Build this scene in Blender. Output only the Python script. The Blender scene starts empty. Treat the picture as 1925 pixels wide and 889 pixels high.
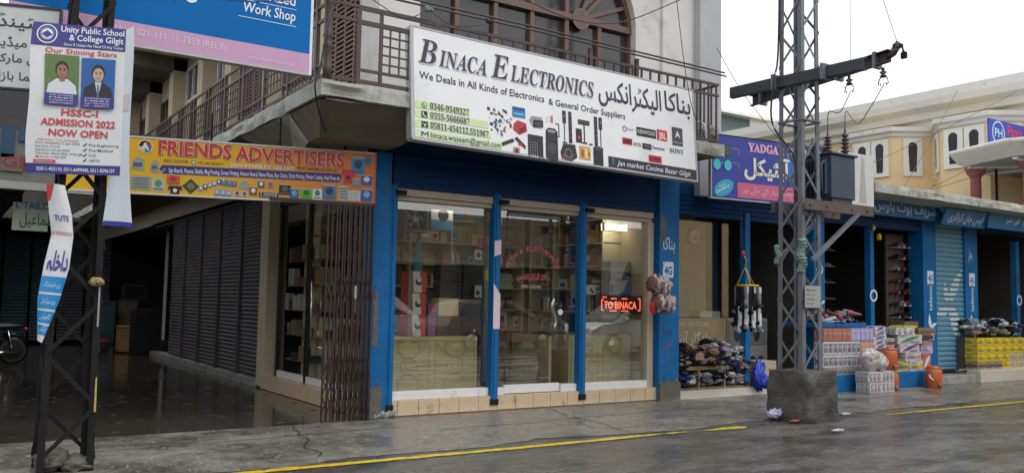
import bpy, math, random
from mathutils import Matrix, Vector, noise
rnd = random.Random(7)
R = math.radians
scene = bpy.context.scene
COL = scene.collection

# ------------------------------------------------------------------ camera
IMW, IMH, FPX = 1925.0, 889.0, 1627.05
YAW, PITCH, ROLL = R(33.620), R(4.2977), R(-1.0708)
CAM_H = 1.5
FW = Vector((math.sin(YAW) * math.cos(PITCH), math.cos(YAW) * math.cos(PITCH), math.sin(PITCH)))
_rt = Vector((math.cos(YAW), -math.sin(YAW), 0))
_up = _rt.cross(FW)
RT = math.cos(ROLL) * _rt - math.sin(ROLL) * _up
UP = math.sin(ROLL) * _rt + math.cos(ROLL) * _up
cam_d = bpy.data.cameras.new('camera')
cam = bpy.data.objects.new('camera', cam_d)
COL.objects.link(cam)
cam_d.sensor_width = 36
cam_d.sensor_fit = 'HORIZONTAL'
cam_d.lens = 36 * FPX / IMW
cam_d.clip_start = 0.05
cam_d.clip_end = 1500
m = Matrix((RT, UP, -FW)).transposed().to_4x4()
m.translation = Vector((0, 0, CAM_H))
cam.matrix_world = m
scene.camera = cam

# ------------------------------------------------------------------ sky, sun, exposure
w = bpy.data.worlds.new("World")
scene.world = w
w.use_nodes = True
nt = w.node_tree
bg = nt.nodes['Background']
sky = nt.nodes.new('ShaderNodeTexSky')
sky.sky_type = 'NISHITA'
sky.sun_disc = False
sky.sun_elevation = R(55)
sky.sun_rotation = R(160)
sky.dust_density = 4
sky.air_density = 1.0
hs = nt.nodes.new('ShaderNodeHueSaturation')
hs.inputs['Saturation'].default_value = 0.16
nt.links.new(sky.outputs[0], hs.inputs['Color'])
cloud = nt.nodes.new('ShaderNodeMix')          # even overcast layer over the clear sky
cloud.data_type = 'RGBA'
cloud.inputs[0].default_value = 0.72
cloud.inputs[7].default_value = (9.3, 9.5, 9.8, 1)
nt.links.new(hs.outputs[0], cloud.inputs[6])
nt.links.new(cloud.outputs[2], bg.inputs[0])
bg.inputs[1].default_value = 0.15
sun_d = bpy.data.lights.new('sun', 'SUN')
sun_d.energy = 0.7
sun_d.angle = R(25)
sun_d.color = (1, 0.98, 0.95)
sun = bpy.data.objects.new('sun', sun_d)
COL.objects.link(sun)
sun.rotation_euler = (R(35), 0, R(20))
vs = scene.view_settings
vs.view_transform = 'Standard'
vs.look = 'None'
vs.gamma = 1
vs.use_curve_mapping = False
vs.exposure = 0.12
scene.cycles.max_bounces = 8
scene.cycles.transparent_max_bounces = 12
scene.cycles.caustics_reflective = False
scene.cycles.caustics_refractive = False
scene.cycles.use_denoising = True

# ------------------------------------------------------------------ helpers
def P(px, py, X=None, Y=None, Z=None):
    """point of the photograph -> point on one world plane"""
    d = (px - IMW / 2) * RT - (py - IMH / 2) * UP + FPX * FW
    t = X / d.x if X is not None else (Y / d.y if Y is not None else (Z - CAM_H) / d.z)
    return Vector((0, 0, CAM_H)) + t * d

WM = {}
def tag(o, label=None, cat=None, group=None, kind=None):
    if label: o['label'] = label
    if cat: o['category'] = cat
    if group: o['group'] = group
    if kind: o['kind'] = kind
    return o
def thing(name, label, cat, loc=(0, 0, 0), rz=0, group=None):
    o = bpy.data.objects.new(name, None)
    COL.objects.link(o)
    o.empty_display_size = 0.2
    o.location = loc
    o.rotation_euler = (0, 0, rz)
    WM[o.name] = Matrix.Translation(Vector(loc)) @ Matrix.Rotation(rz, 4, 'Z')
    return tag(o, label, cat, group)
def dup(root, loc, rz=0, label=None, group=None):
    r = root.copy(); COL.objects.link(r); r.location = loc; r.rotation_euler = (0, 0, rz)
    if label: r['label'] = label
    if group: r['group'] = group
    for ch in list(root.children):
        c = ch.copy(); COL.objects.link(c); c.parent = r
        for g in ch.children:
            d = g.copy(); COL.objects.link(d); d.parent = c
    return r

class Fr:
    """flat frame: u right, v up, n out"""
    def __init__(s, o, U, V):
        s.o = Vector(o); s.U = Vector(U).normalized(); s.V = Vector(V).normalized(); s.N = s.U.cross(s.V).normalized()
    def __call__(s, u, v, n=0.0):
        return s.o + s.U * u + s.V * v + s.N * n

class MB:
    def __init__(s):
        s.v = []; s.f = []; s.m = []; s.mats = []; s.smooth = False; s.sm = []
    def mi(s, m):
        if m not in s.mats: s.mats.append(m)
        return s.mats.index(m)
    def add(s, vs, fs, m, smooth=False):
        b = len(s.v); s.v += [tuple(x) for x in vs]
        k = s.mi(m)
        for f in fs:
            s.f.append([b + i for i in f]); s.m.append(k); s.sm.append(smooth)
        return s
    def box(s, x0, x1, y0, y1, z0, z1, m):
        return s.add([(x, y, z) for z in (z0, z1) for y in (y0, y1) for x in (x0, x1)],
                     [(0, 2, 3, 1), (4, 5, 7, 6), (0, 1, 5, 4), (2, 6, 7, 3), (0, 4, 6, 2), (1, 3, 7, 5)], m)
    def fbox(s, fr, u0, u1, v0, v1, n0, n1, m):
        return s.add([fr(u, v, n) for v in (v0, v1) for n in (n1, n0) for u in (u0, u1)],
                     [(0, 2, 3, 1), (4, 5, 7, 6), (0, 1, 5, 4), (2, 6, 7, 3), (0, 4, 6, 2), (1, 3, 7, 5)], m)
    def bar(s, p, q, a, b, m, up=(0, 0, 1)):
        p = Vector(p); q = Vector(q); d = (q - p).normalized(); u = Vector(up)
        if abs(d.dot(u)) > .98: u = Vector((0, 1, 0))
        x = d.cross(u).normalized(); y = x.cross(d).normalized()
        vs = [c + x * (sx * a / 2) + y * (sy * b / 2) for c in (p, q) for sy in (-1, 1) for sx in (-1, 1)]
        return s.add(vs, [(0, 2, 3, 1), (4, 5, 7, 6), (0, 1, 5, 4), (2, 6, 7, 3), (0, 4, 6, 2), (1, 3, 7, 5)], m)
    def tube(s, pts, r, m, n=6, r2=None):
        pts = [Vector(p) for p in pts]; rings = []
        for i, p in enumerate(pts):
            d = (pts[min(i + 1, len(pts) - 1)] - pts[max(i - 1, 0)]).normalized()
            u = Vector((0, 0, 1)) if abs(d.z) < .9 else Vector((0, 1, 0))
            x = d.cross(u).normalized(); y = x.cross(d)
            rr = r if r2 is None else r + (r2 - r) * i / (len(pts) - 1)
            rings.append([p + (x * math.cos(2 * math.pi * k / n) + y * math.sin(2 * math.pi * k / n)) * rr for k in range(n)])
        vs = [v for rg in rings for v in rg]; fs = []
        for i in range(len(pts) - 1):
            for k in range(n):
                fs.append((i * n + k, i * n + (k + 1) % n, (i + 1) * n + (k + 1) % n, (i + 1) * n + k))
        fs.append(tuple(range(n))[::-1]); fs.append(tuple((len(pts) - 1) * n + k for k in range(n)))
        return s.add(vs, fs, m, n > 5)
    def lathe(s, c, prof, m, n=20, axis='Z'):
        vs = []; fs = []
        for r, h in prof:
            for k in range(n):
                a = 2 * math.pi * k / n; x, y = r * math.cos(a), r * math.sin(a)
                vs.append(Vector(c) + (Vector((x, y, h)) if axis == 'Z' else Vector((x, h, y)) if axis == 'Y' else Vector((h, x, y))))
        for i in range(len(prof) - 1):
            for k in range(n):
                fs.append((i * n + k, i * n + (k + 1) % n, (i + 1) * n + (k + 1) % n, (i + 1) * n + k))
        fs.append(tuple(range(n))[::-1]); fs.append(tuple((len(prof) - 1) * n + k for k in range(n)))
        return s.add(vs, fs, m, True)
    def poly(s, fr, pts, n, m):
        return s.add([fr(u, v, n) for u, v in pts], [tuple(range(len(pts)))], m)
    def prism(s, fr, pts, n0, n1, m):
        k = len(pts)
        return s.add([fr(u, v, n0) for u, v in pts] + [fr(u, v, n1) for u, v in pts],
                     [tuple(range(k))[::-1], tuple(range(k, 2 * k))] + [(i, (i + 1) % k, (i + 1) % k + k, i + k) for i in range(k)], m)
    def rect(s, fr, u0, v0, u1, v1, n, m):
        return s.poly(fr, [(u0, v0), (u1, v0), (u1, v1), (u0, v1)], n, m)
    def disc(s, fr, u, v, r, n, m, ry=None, rot=0, k=24):
        ry = ry or r; pts = []
        for i in range(k):
            a = 2 * math.pi * i / k; x, y = r * math.cos(a), ry * math.sin(a)
            pts.append((u + x * math.cos(rot) - y * math.sin(rot), v + x * math.sin(rot) + y * math.cos(rot)))
        return s.poly(fr, pts, n, m)
    def ring(s, fr, u, v, r0, r1, n, m, k=28):
        vs = [fr(u + r * math.cos(2 * math.pi * i / k), v + r * math.sin(2 * math.pi * i / k), n) for r in (r0, r1) for i in range(k)]
        return s.add(vs, [(i, (i + 1) % k, (i + 1) % k + k, i + k) for i in range(k)], m)
    def stroke(s, fr, pts, wd, n, m):
        for (a, b) in zip(pts, pts[1:]):
            d = Vector((b[0] - a[0], b[1] - a[1])); L = d.length
            if L < 1e-6: continue
            d /= L; px, py = -d.y * wd / 2, d.x * wd / 2
            s.poly(fr, [(a[0] - px, a[1] - py), (b[0] - px, b[1] - py), (b[0] + px, b[1] + py), (a[0] + px, a[1] + py)], n, m)
        return s
    def lump(s, c, size, m, seed=0, amp=.28, freq=2.2, rot=0, flat=0):
        vs, fs = ICO
        out = []
        cr, sr = math.cos(rot), math.sin(rot)
        for v in vs:
            q = Vector(v)
            k = 1 + amp * (noise.noise(q * freq + Vector((seed * 3.1, seed * 1.7, seed)))) + amp * .5 * noise.noise(q * freq * 2.7 + Vector((seed, seed * 2.3, 0)))
            x, y, z = q.x * k * size[0], q.y * k * size[1], q.z * k * size[2]
            if flat and z < -size[2] * .6: z = -size[2] * .6
            out.append(Vector(c) + Vector((x * cr - y * sr, x * sr + y * cr, z)))
        return s.add(out, fs, m, True)
    def build(s, name, parent=None, bevel=0, local=False):
        me = bpy.data.meshes.new(name)
        vs = s.v
        if parent is not None and not local:
            inv = WM[parent.name].inverted()
            vs = [tuple(inv @ Vector(v)) for v in vs]
        me.from_pydata(vs, [], s.f)
        for mt in s.mats: me.materials.append(mt)
        me.polygons.foreach_set('material_index', s.m)
        me.polygons.foreach_set('use_smooth', s.sm)
        me.validate(); me.update()
        o = bpy.data.objects.new(name, me)
        COL.objects.link(o)
        if parent is not None:
            o.parent = parent; WM[o.name] = WM[parent.name]
        else:
            WM[o.name] = Matrix()
        if bevel:
            b = o.modifiers.new('bevel', 'BEVEL'); b.width = bevel; b.segments = 2; b.limit_method = 'ANGLE'
        return o

def _ico():
    import bmesh
    bm = bmesh.new(); bmesh.ops.create_icosphere(bm, subdivisions=3, radius=1)
    bm.verts.ensure_lookup_table()
    r = ([tuple(v.co) for v in bm.verts], [tuple(v.index for v in f.verts) for f in bm.faces]); bm.free()
    return r
ICO = _ico()

def center_thing(mb_parts, name, label, cat, group=None, bevel=0):
    """mb_parts: [(part name, MB)]; empty at the base centre of all of them"""
    vs = [v for _, b in mb_parts for v in b.v]
    lo = [min(v[i] for v in vs) for i in range(3)]; hi = [max(v[i] for v in vs) for i in range(3)]
    t = thing(name, label, cat, ((lo[0] + hi[0]) / 2, (lo[1] + hi[1]) / 2, lo[2]), 0, group)
    for n, b in mb_parts: b.build(n, t, bevel)
    return t
def single(mb, name, label=None, cat=None, group=None, kind=None, bevel=0):
    """a thing that is one mesh, its origin at its base"""
    vs = mb.v
    lo = [min(v[i] for v in vs) for i in range(3)]; hi = [max(v[i] for v in vs) for i in range(3)]
    c = Vector(((lo[0] + hi[0]) / 2, (lo[1] + hi[1]) / 2, lo[2]))
    mb.v = [tuple(Vector(v) - c) for v in vs]
    o = mb.build(name, None, bevel); o.location = c
    WM[o.name] = Matrix.Translation(c)
    return tag(o, label, cat, group, kind)

# ------------------------------------------------------------------ materials
MC = {}
def mat(key, col=(.5, .5, .5), rough=.6, metal=0, var=.12, vs=6, bump=0, bs=40, spec=.5, dirt=0, dcol=(.05, .04, .03), ds=1.5, emit=0, rvar=0, chip=None):
    if key in MC: return MC[key]
    m = bpy.data.materials.new(key); m.use_nodes = True; MC[key] = m
    t = m.node_tree; b = t.nodes['Principled BSDF']
    b.inputs['Roughness'].default_value = rough; b.inputs['Metallic'].default_value = metal
    b.inputs['Specular IOR Level'].default_value = spec
    tc = t.nodes.new('ShaderNodeTexCoord')
    def nz(scale, det=5, ro=.6):
        n = t.nodes.new('ShaderNodeTexNoise'); n.inputs['Scale'].default_value = scale; n.inputs['Detail'].default_value = det
        n.inputs['Roughness'].default_value = ro; t.links.new(tc.outputs['Object'], n.inputs['Vector']); return n
    last = None
    if var:
        n = nz(vs); mx = t.nodes.new('ShaderNodeMix'); mx.data_type = 'RGBA'
        t.links.new(n.outputs['Fac'], mx.inputs[0])
        mx.inputs[6].default_value = (*[c * (1 - var * 1.6) for c in col], 1)
        mx.inputs[7].default_value = (*[min(1, c * (1 + var * 1.6)) for c in col], 1)
        last = mx.outputs[2]
    if dirt:
        n = nz(ds, 8, .7); rp = t.nodes.new('ShaderNodeValToRGB')
        rp.color_ramp.elements[0].position = .62 - dirt * .3; rp.color_ramp.elements[1].position = .78 - dirt * .15
        t.links.new(n.outputs['Fac'], rp.inputs[0])
        mx = t.nodes.new('ShaderNodeMix'); mx.data_type = 'RGBA'
        t.links.new(rp.outputs[0], mx.inputs[0])
        if last: t.links.new(last, mx.inputs[6])
        else: mx.inputs[6].default_value = (*col, 1)
        mx.inputs[7].default_value = (*dcol, 1); last = mx.outputs[2]
    if chip:      # small chips with sharp edges
        n = nz(chip[0], 9, .75); rp = t.nodes.new('ShaderNodeValToRGB')
        rp.color_ramp.elements[0].position = chip[1]; rp.color_ramp.elements[1].position = chip[1] + .02
        t.links.new(n.outputs['Fac'], rp.inputs[0]); mx = t.nodes.new('ShaderNodeMix'); mx.data_type = 'RGBA'
        t.links.new(rp.outputs[0], mx.inputs[0]); t.links.new(last, mx.inputs[6]); mx.inputs[7].default_value = (*chip[2], 1); last = mx.outputs[2]
    if last: t.links.new(last, b.inputs['Base Color'])
    else: b.inputs['Base Color'].default_value = (*col, 1)
    if rvar:
        n = nz(2.5, 6); mr = t.nodes.new('ShaderNodeMapRange'); mr.inputs[3].default_value = max(.02, rough - rvar); mr.inputs[4].default_value = min(1, rough + rvar)
        mr.inputs[1].default_value = .35; mr.inputs[2].default_value = .65
        t.links.new(n.outputs['Fac'], mr.inputs[0]); t.links.new(mr.outputs[0], b.inputs['Roughness'])
    if bump:
        n = nz(bs); bp = t.nodes.new('ShaderNodeBump'); bp.inputs['Strength'].default_value = bump; bp.inputs['Distance'].default_value = .01
        t.links.new(n.outputs['Fac'], bp.inputs['Height']); t.links.new(bp.outputs[0], b.inputs['Normal'])
    if emit:
        b.inputs['Emission Color'].default_value = (*col, 1); b.inputs['Emission Strength'].default_value = emit
    return m
def col(r, g, b):  # sRGB 0-255 -> linear
    f = lambda c: (c / 255 / 12.92) if c / 255 <= .04045 else ((c / 255 + .055) / 1.055) ** 2.4
    return (f(r), f(g), f(b))
def ink(r, g, b):
    return mat('ink_%d_%d_%d' % (r, g, b), col(r, g, b), .45, var=.04, vs=30)

def glass_mat(key, tint=(.95, .96, .93), ior=.125, rough=.003):
    if key in MC: return MC[key]
    m = bpy.data.materials.new(key); m.use_nodes = True; MC[key] = m
    t = m.node_tree; t.nodes.clear()
    out = t.nodes.new('ShaderNodeOutputMaterial'); tr = t.nodes.new('ShaderNodeBsdfTransparent'); gl = t.nodes.new('ShaderNodeBsdfGlossy')
    tr.inputs[0].default_value = (*tint, 1); gl.inputs['Roughness'].default_value = rough; gl.inputs['Color'].default_value = (1, 1, 1, 1)
    lw = t.nodes.new('ShaderNodeLayerWeight'); lw.inputs[0].default_value = .5     # Schlick reflectance, the same from both sides
    pw = t.nodes.new('ShaderNodeMath'); pw.operation = 'POWER'; pw.inputs[1].default_value = 5; t.links.new(lw.outputs['Facing'], pw.inputs[0])
    fr = t.nodes.new('ShaderNodeMapRange'); fr.inputs[3].default_value = ior; fr.inputs[4].default_value = 1; t.links.new(pw.outputs[0], fr.inputs[0])
    tc = t.nodes.new('ShaderNodeTexCoord'); n = t.nodes.new('ShaderNodeTexNoise'); n.inputs['Scale'].default_value = .8; n.inputs['Detail'].default_value = 1
    bp = t.nodes.new('ShaderNodeBump'); bp.inputs['Strength'].default_value = .006; bp.inputs['Distance'].default_value = .02
    t.links.new(tc.outputs['Object'], n.inputs['Vector']); t.links.new(n.outputs[0], bp.inputs['Height']); t.links.new(bp.outputs[0], gl.inputs['Normal'])
    mx = t.nodes.new('ShaderNodeMixShader'); t.links.new(fr.outputs[0], mx.inputs[0]); t.links.new(tr.outputs[0], mx.inputs[1]); t.links.new(gl.outputs[0], mx.inputs[2])
    t.links.new(mx.outputs[0], out.inputs[0])
    return m

# ------------------------------------------------------------------ text
TC = {}
def glyphs(s, off=0.0, shear=0.0):
    k = (s, off, shear)
    if k in TC: return TC[k]
    c = bpy.data.curves.new('t', 'FONT'); c.body = s; c.offset = off; c.shear = shear; c.resolution_u = 2
    o = bpy.data.objects.new('t', c); COL.objects.link(o)
    bpy.context.view_layer.update(); dg = bpy.context.evaluated_depsgraph_get()
    me = bpy.data.meshes.new_from_object(o.evaluated_get(dg))
    vs = [(v.co.x, v.co.y) for v in me.vertices]; fs = [tuple(p.vertices) for p in me.polygons]
    bpy.data.objects.remove(o); bpy.data.curves.remove(c); bpy.data.meshes.remove(me)
    TC[k] = (vs, fs); return TC[k]
def text(mb, fr, s, u0, v0, w, h, n, m, off=0.0, shear=0.0, box=False, cap=None, rot=0):
    """text fitted to width w (None = natural) and cap height h, lower left (u0, v0); box=True fits the outline itself to w x h"""
    vs, fs = glyphs(s, off, shear)
    if not vs: return
    x0 = min(v[0] for v in vs); x1 = max(v[0] for v in vs); y0 = min(v[1] for v in vs); y1 = max(v[1] for v in vs)
    if box: sy = h / (y1 - y0); by = y0
    else: sy = h / (cap or .73); by = 0
    sx = sy if w is None else w / (x1 - x0)
    cr, sr = math.cos(rot), math.sin(rot)
    pts = []
    for x, y in vs:
        a, b = (x - x0) * sx, (y - by) * sy
        pts.append(fr(u0 + a * cr - b * sr, v0 + a * sr + b * cr, n))
    mb.add(pts, fs, m)
def uvp(fr, px, py):
    o = Vector((0, 0, CAM_H)); d = (px - IMW / 2) * RT - (py - IMH / 2) * UP + FPX * FW
    t = (fr.o - o).dot(fr.N) / d.dot(fr.N); p = o + t * d - fr.o
    return p.dot(fr.U), p.dot(fr.V)
def bi(s):   # bold italic serif letters
    return ''.join(chr(0x1D468 + ord(c) - 65) if 'A' <= c <= 'Z' else chr(0x1D482 + ord(c) - 97) if 'a' <= c <= 'z' else c for c in s)
def bs_(s):  # bold upright serif
    return ''.join(chr(0x1D400 + ord(c) - 65) if 'A' <= c <= 'Z' else chr(0x1D41A + ord(c) - 97) if 'a' <= c <= 'z' else chr(0x1D7CE + ord(c) - 48) if '0' <= c <= '9' else c for c in s)
_AR = {'ا': (0xFE8D, 2), 'آ': (0xFE81, 2), 'ب': (0xFE8F, 4), 'پ': (0xFB56, 4), 'ت': (0xFE95, 4), 'ٹ': (0xFB66, 4), 'ج': (0xFE9D, 4), 'چ': (0xFB7A, 4),
       'خ': (0xFEA5, 4), 'ح': (0xFEA1, 4), 'د': (0xFEA9, 2), 'ر': (0xFEAD, 2), 'ڑ': (0xFB8C, 2), 'ڈ': (0xFB88, 2), 'ز': (0xFEAF, 2), 'س': (0xFEB1, 4), 'ش': (0xFEB5, 4), 'ق': (0xFED5, 4), 'ف': (0xFED1, 4),
       'ک': (0xFB8E, 4), 'گ': (0xFB92, 4), 'ل': (0xFEDD, 4), 'م': (0xFEE1, 4), 'ن': (0xFEE5, 4), 'ں': (0xFB9E, 2), 'و': (0xFEED, 2), 'ہ': (0xFBA6, 4),
       'ھ': (0xFBAA, 4), 'ی': (0xFBFC, 4), 'ے': (0xFBAE, 2), 'ئ': (0xFE89, 4), 'ع': (0xFEC9, 4), 'ء': (0xFE80, 1)}
def ur(s):
    """Urdu, shaped and put in visual order"""
    out = []
    for i, c in enumerate(s):
        if c not in _AR: out.append(c); continue
        base, n = _AR[c]
        prev = i > 0 and s[i - 1] in _AR and _AR[s[i - 1]][1] == 4
        nxt = i + 1 < len(s) and s[i + 1] in _AR and s[i + 1] != 'ء' and n == 4
        if n == 1: k = 0
        elif n == 2: k = 1 if prev else 0
        else: k = 3 if (prev and nxt) else 2 if nxt else 1 if prev else 0
        out.append(chr(base + k))
    return ''.join(reversed(out))

M = {}
M['blue'] = mat('blue_paint', col(10, 98, 158), .62, spec=.3, var=.22, vs=3, bump=.25, bs=18, dirt=.3, dcol=(.02, .09, .18), ds=2.6, chip=(5.5, .675, (.13, .13, .12)))
M['blue_old'] = mat('worn_blue_paint', col(12, 98, 158), .65, spec=.3, var=.2, vs=4, bump=.5, bs=14, dirt=.35, dcol=(.03, .10, .17), ds=3, chip=(5, .63, (.17, .17, .16)))
M['blue_shaded'] = mat('shaded_blue_paint', col(4, 54, 98), .65, spec=.2, var=.2, dirt=.4, dcol=(.01, .03, .07))  # blue paint darkened to carry the shadow on the headers over the shopfronts
M['white_wall'] = mat('whitewashed_wall', (.62, .60, .58), .8, var=.1, vs=1.2, bump=.2, bs=18, dirt=.28, dcol=(.34, .33, .32), ds=1.1)
M['grey_wall'] = mat('grey_plaster', (.42, .43, .45), .8, var=.1, vs=1.2, bump=.2, bs=18, dirt=.3, dcol=(.3, .3, .3))
M['cream_wall'] = mat('cream_plaster', (.55, .47, .34), .8, var=.12, vs=1.5, bump=.15)
M['concrete'] = mat('old_concrete', (.30, .30, .28), .85, var=.25, vs=5, bump=.9, bs=14, dirt=.35, dcol=(.08, .08, .07), ds=3)
M['concrete_lt'] = mat('pale_concrete', (.42, .43, .39), .85, var=.2, vs=5, bump=.8, bs=14, dirt=.3, dcol=(.16, .15, .13), ds=3)
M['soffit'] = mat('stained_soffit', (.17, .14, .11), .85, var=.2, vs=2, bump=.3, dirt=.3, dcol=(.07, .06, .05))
M['rail'] = mat('brown_rail_paint', (.07, .042, .038), .5, var=.2, vs=10)
M['wood'] = mat('brown_window_wood', (.14, .08, .06), .55, var=.2, vs=8)
M['darkglass'] = mat('dark_window_glass', (.035, .035, .04), .08, var=.1, spec=.6)
M['glass'] = glass_mat('shop_glass')
M['tile'] = mat('beige_tile', (.62, .47, .31), .35, var=.12, vs=5, dirt=.22, dcol=(.2, .13, .08), ds=5)
M['tile_white'] = mat('white_step_tile', (.55, .52, .45), .4, var=.12, vs=5, dirt=.2, dcol=(.2, .17, .13), ds=5)
M['grout'] = mat('grout', (.2, .15, .1), .9)
M['alu'] = mat('white_aluminium', (.72, .72, .73), .35, var=.08, vs=6, dirt=.12, dcol=(.3, .28, .25), ds=5)
M['beige'] = mat('beige_frame', (.46, .38, .29), .5, var=.12, vs=5)
M['black'] = mat('black_plastic', (.018, .018, .02), .35, var=.2)
M['dark'] = mat('dark_interior', (.035, .035, .038), .8, var=.3, vs=3)
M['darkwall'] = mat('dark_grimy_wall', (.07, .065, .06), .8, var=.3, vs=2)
M['steel'] = mat('galvanised_steel', (.15, .165, .185), .55, metal=.2, var=.2, vs=7, bump=.15, bs=30, dirt=.2, dcol=(.14, .11, .09), ds=5)
M['steel_dk'] = mat('dark_rusty_steel', (.012, .011, .012), .7, spec=.25, var=.35, vs=9, bump=.3)
M['rust'] = mat('rusty_channel', (.10, .075, .065), .7, var=.35, vs=8, bump=.4)
M['gate'] = mat('brown_gate_paint', (.035, .021, .018), .45, var=.3, vs=9)
M['wire'] = mat('black_cable', (.02, .02, .022), .5, var=0)
M['tank'] = mat('transformer_grey', (.035, .055, .085), .45, var=.2, vs=4, dirt=.25, dcol=(.05, .05, .05), ds=4)
M['porcelain'] = mat('brown_porcelain', (.06, .035, .04), .2, var=.1)
M['white'] = mat('white_sheet', (.80, .80, .81), .45, var=.04, vs=2, dirt=.12, dcol=(.62, .62, .62), ds=1.2)
M['yellow_paint'] = mat('yellow_road_paint', (.70, .50, .02), .4, var=.12, vs=7, bump=.3, dirt=.5, dcol=(.16, .13, .05), ds=9, chip=(14, .60, (.07, .06, .05)))
M['shutter'] = mat('grey_shutter', (.13, .13, .155), .5, metal=.3, var=.25, vs=3, dirt=.45, dcol=(.05, .045, .045), ds=1.6)
M['card'] = mat('brown_cardboard', (.30, .19, .10), .8, var=.1)
M['cloth'] = mat('white_cloth', (.66, .67, .69), .75, var=.08, vs=4, bump=.6, bs=7, dirt=.15, dcol=(.45, .44, .43), ds=3)
M['cream_b'] = mat('cream_facade', (.80, .60, .34), .75, var=.07, vs=2, dirt=.12, dcol=(.6, .47, .3), ds=.7)
M['trim_b'] = mat('white_trim', (.80, .78, .73), .7, var=.08, vs=1.5, dirt=.15, dcol=(.5, .48, .45))
M['teal'] = mat('teal_window_band', (.07, .14, .15), .3, var=.2, vs=3)
M['redcol'] = mat('dull_red_paint', (.30, .09, .09), .6, var=.2, vs=4)
M['orange'] = mat('orange_plastic', (.50, .11, .03), .4, var=.12, vs=6)
M['led'] = mat('red_led', (1.0, .13, .07), .4, var=0, emit=2.2)
M['lamp'] = mat('lit_lamp', (.9, 1.0, .95), .4, var=0, emit=4)
# ------------------------------------------------------------------ ground
def wet_mat(key, c0, c1, r0, r1, ns=1.2, fine=60, bump=.35, puddle=.5, stretch=(1, 1, 1), lowbump=.0):
    m = bpy.data.materials.new(key); m.use_nodes = True
    t = m.node_tree; b = t.nodes['Principled BSDF']; L = t.links.new
    tc = t.nodes.new('ShaderNodeTexCoord'); mp = t.nodes.new('ShaderNodeMapping'); mp.inputs['Scale'].default_value = stretch
    L(tc.outputs['Object'], mp.inputs[0])
    def nz(scale, det=6, ro=.6):
        n = t.nodes.new('ShaderNodeTexNoise'); n.inputs['Scale'].default_value = scale; n.inputs['Detail'].default_value = det; n.inputs['Roughness'].default_value = ro
        L(mp.outputs[0], n.inputs['Vector']); return n.outputs['Fac']
    big = nz(ns, 8, .65); fin = nz(fine, 4, .7); mid = nz(ns * 6, 6, .7)
    rp = t.nodes.new('ShaderNodeValToRGB'); rp.color_ramp.elements[0].position = .35; rp.color_ramp.elements[1].position = .68
    rp.color_ramp.elements[0].color = (*c0, 1); rp.color_ramp.elements[1].color = (*c1, 1)
    mx0 = t.nodes.new('ShaderNodeMix'); mx0.data_type = 'FLOAT'; mx0.inputs[0].default_value = .45; L(big, mx0.inputs[2]); L(mid, mx0.inputs[3])
    L(mx0.outputs[0], rp.inputs[0])
    mx = t.nodes.new('ShaderNodeMix'); mx.data_type = 'RGBA'; mx.blend_type = 'MULTIPLY'; mx.inputs[0].default_value = .8
    r2 = t.nodes.new('ShaderNodeValToRGB'); r2.color_ramp.elements[0].position = .3; r2.color_ramp.elements[1].position = .7
    r2.color_ramp.elements[0].color = (.45, .45, .45, 1); r2.color_ramp.elements[1].color = (1.25, 1.22, 1.18, 1)
    L(fin, r2.inputs[0]); L(rp.outputs[0], mx.inputs[6]); L(r2.outputs[0], mx.inputs[7]); L(mx.outputs[2], b.inputs['Base Color'])
    mr = t.nodes.new('ShaderNodeMapRange'); mr.inputs[1].default_value = puddle - .1; mr.inputs[2].default_value = puddle + .12; mr.inputs[3].default_value = r0; mr.inputs[4].default_value = r1
    L(big, mr.inputs[0]); L(mr.outputs[0], b.inputs['Roughness'])
    b.inputs['Specular IOR Level'].default_value = .55
    sp = nz(fine * .55, 2, .5); r3 = t.nodes.new('ShaderNodeValToRGB'); r3.color_ramp.elements[0].position = .66; r3.color_ramp.elements[1].position = .72
    m3 = t.nodes.new('ShaderNodeMix'); m3.data_type = 'RGBA'; L(sp, r3.inputs[0]); L(r3.outputs[0], m3.inputs[0]); L(mx.outputs[2], m3.inputs[6]); m3.inputs[7].default_value = (*[min(1, c * 1.7) for c in c1], 1); L(m3.outputs[2], b.inputs['Base Color'])
    bp = t.nodes.new('ShaderNodeBump'); bp.inputs['Distance'].default_value = .008
    mr2 = t.nodes.new('ShaderNodeMapRange'); mr2.inputs[1].default_value = puddle - .1; mr2.inputs[2].default_value = puddle + .12; mr2.inputs[3].default_value = bump * .2; mr2.inputs[4].default_value = bump
    L(big, mr2.inputs[0]); L(mr2.outputs[0], bp.inputs['Strength']); L(fin, bp.inputs['Height'])
    last = bp
    if lowbump:
        v = t.nodes.new('ShaderNodeTexVoronoi'); v.inputs['Scale'].default_value = 3.2; L(tc.outputs['Object'], v.inputs['Vector'])
        mu = t.nodes.new('ShaderNodeMath'); mu.operation = 'MULTIPLY'; mu.inputs[1].default_value = 90; L(v.outputs['Distance'], mu.inputs[0])
        sn = t.nodes.new('ShaderNodeMath'); sn.operation = 'SINE'; L(mu.outputs[0], sn.inputs[0])
        md = t.nodes.new('ShaderNodeMapRange'); md.inputs[1].default_value = .02; md.inputs[2].default_value = .22; md.inputs[3].default_value = 1; md.inputs[4].default_value = 0; L(v.outputs['Distance'], md.inputs[0])
        mm = t.nodes.new('ShaderNodeMath'); mm.operation = 'MULTIPLY'; L(sn.outputs[0], mm.inputs[0]); L(md.outputs[0], mm.inputs[1])
        b2 = t.nodes.new('ShaderNodeBump'); b2.inputs['Strength'].default_value = lowbump; b2.inputs['Distance'].default_value = .01
        L(mm.outputs[0], b2.inputs['Height']); L(bp.outputs[0], b2.inputs['Normal']); last = b2
    L(last.outputs[0], b.inputs['Normal'])
    return m
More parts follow.
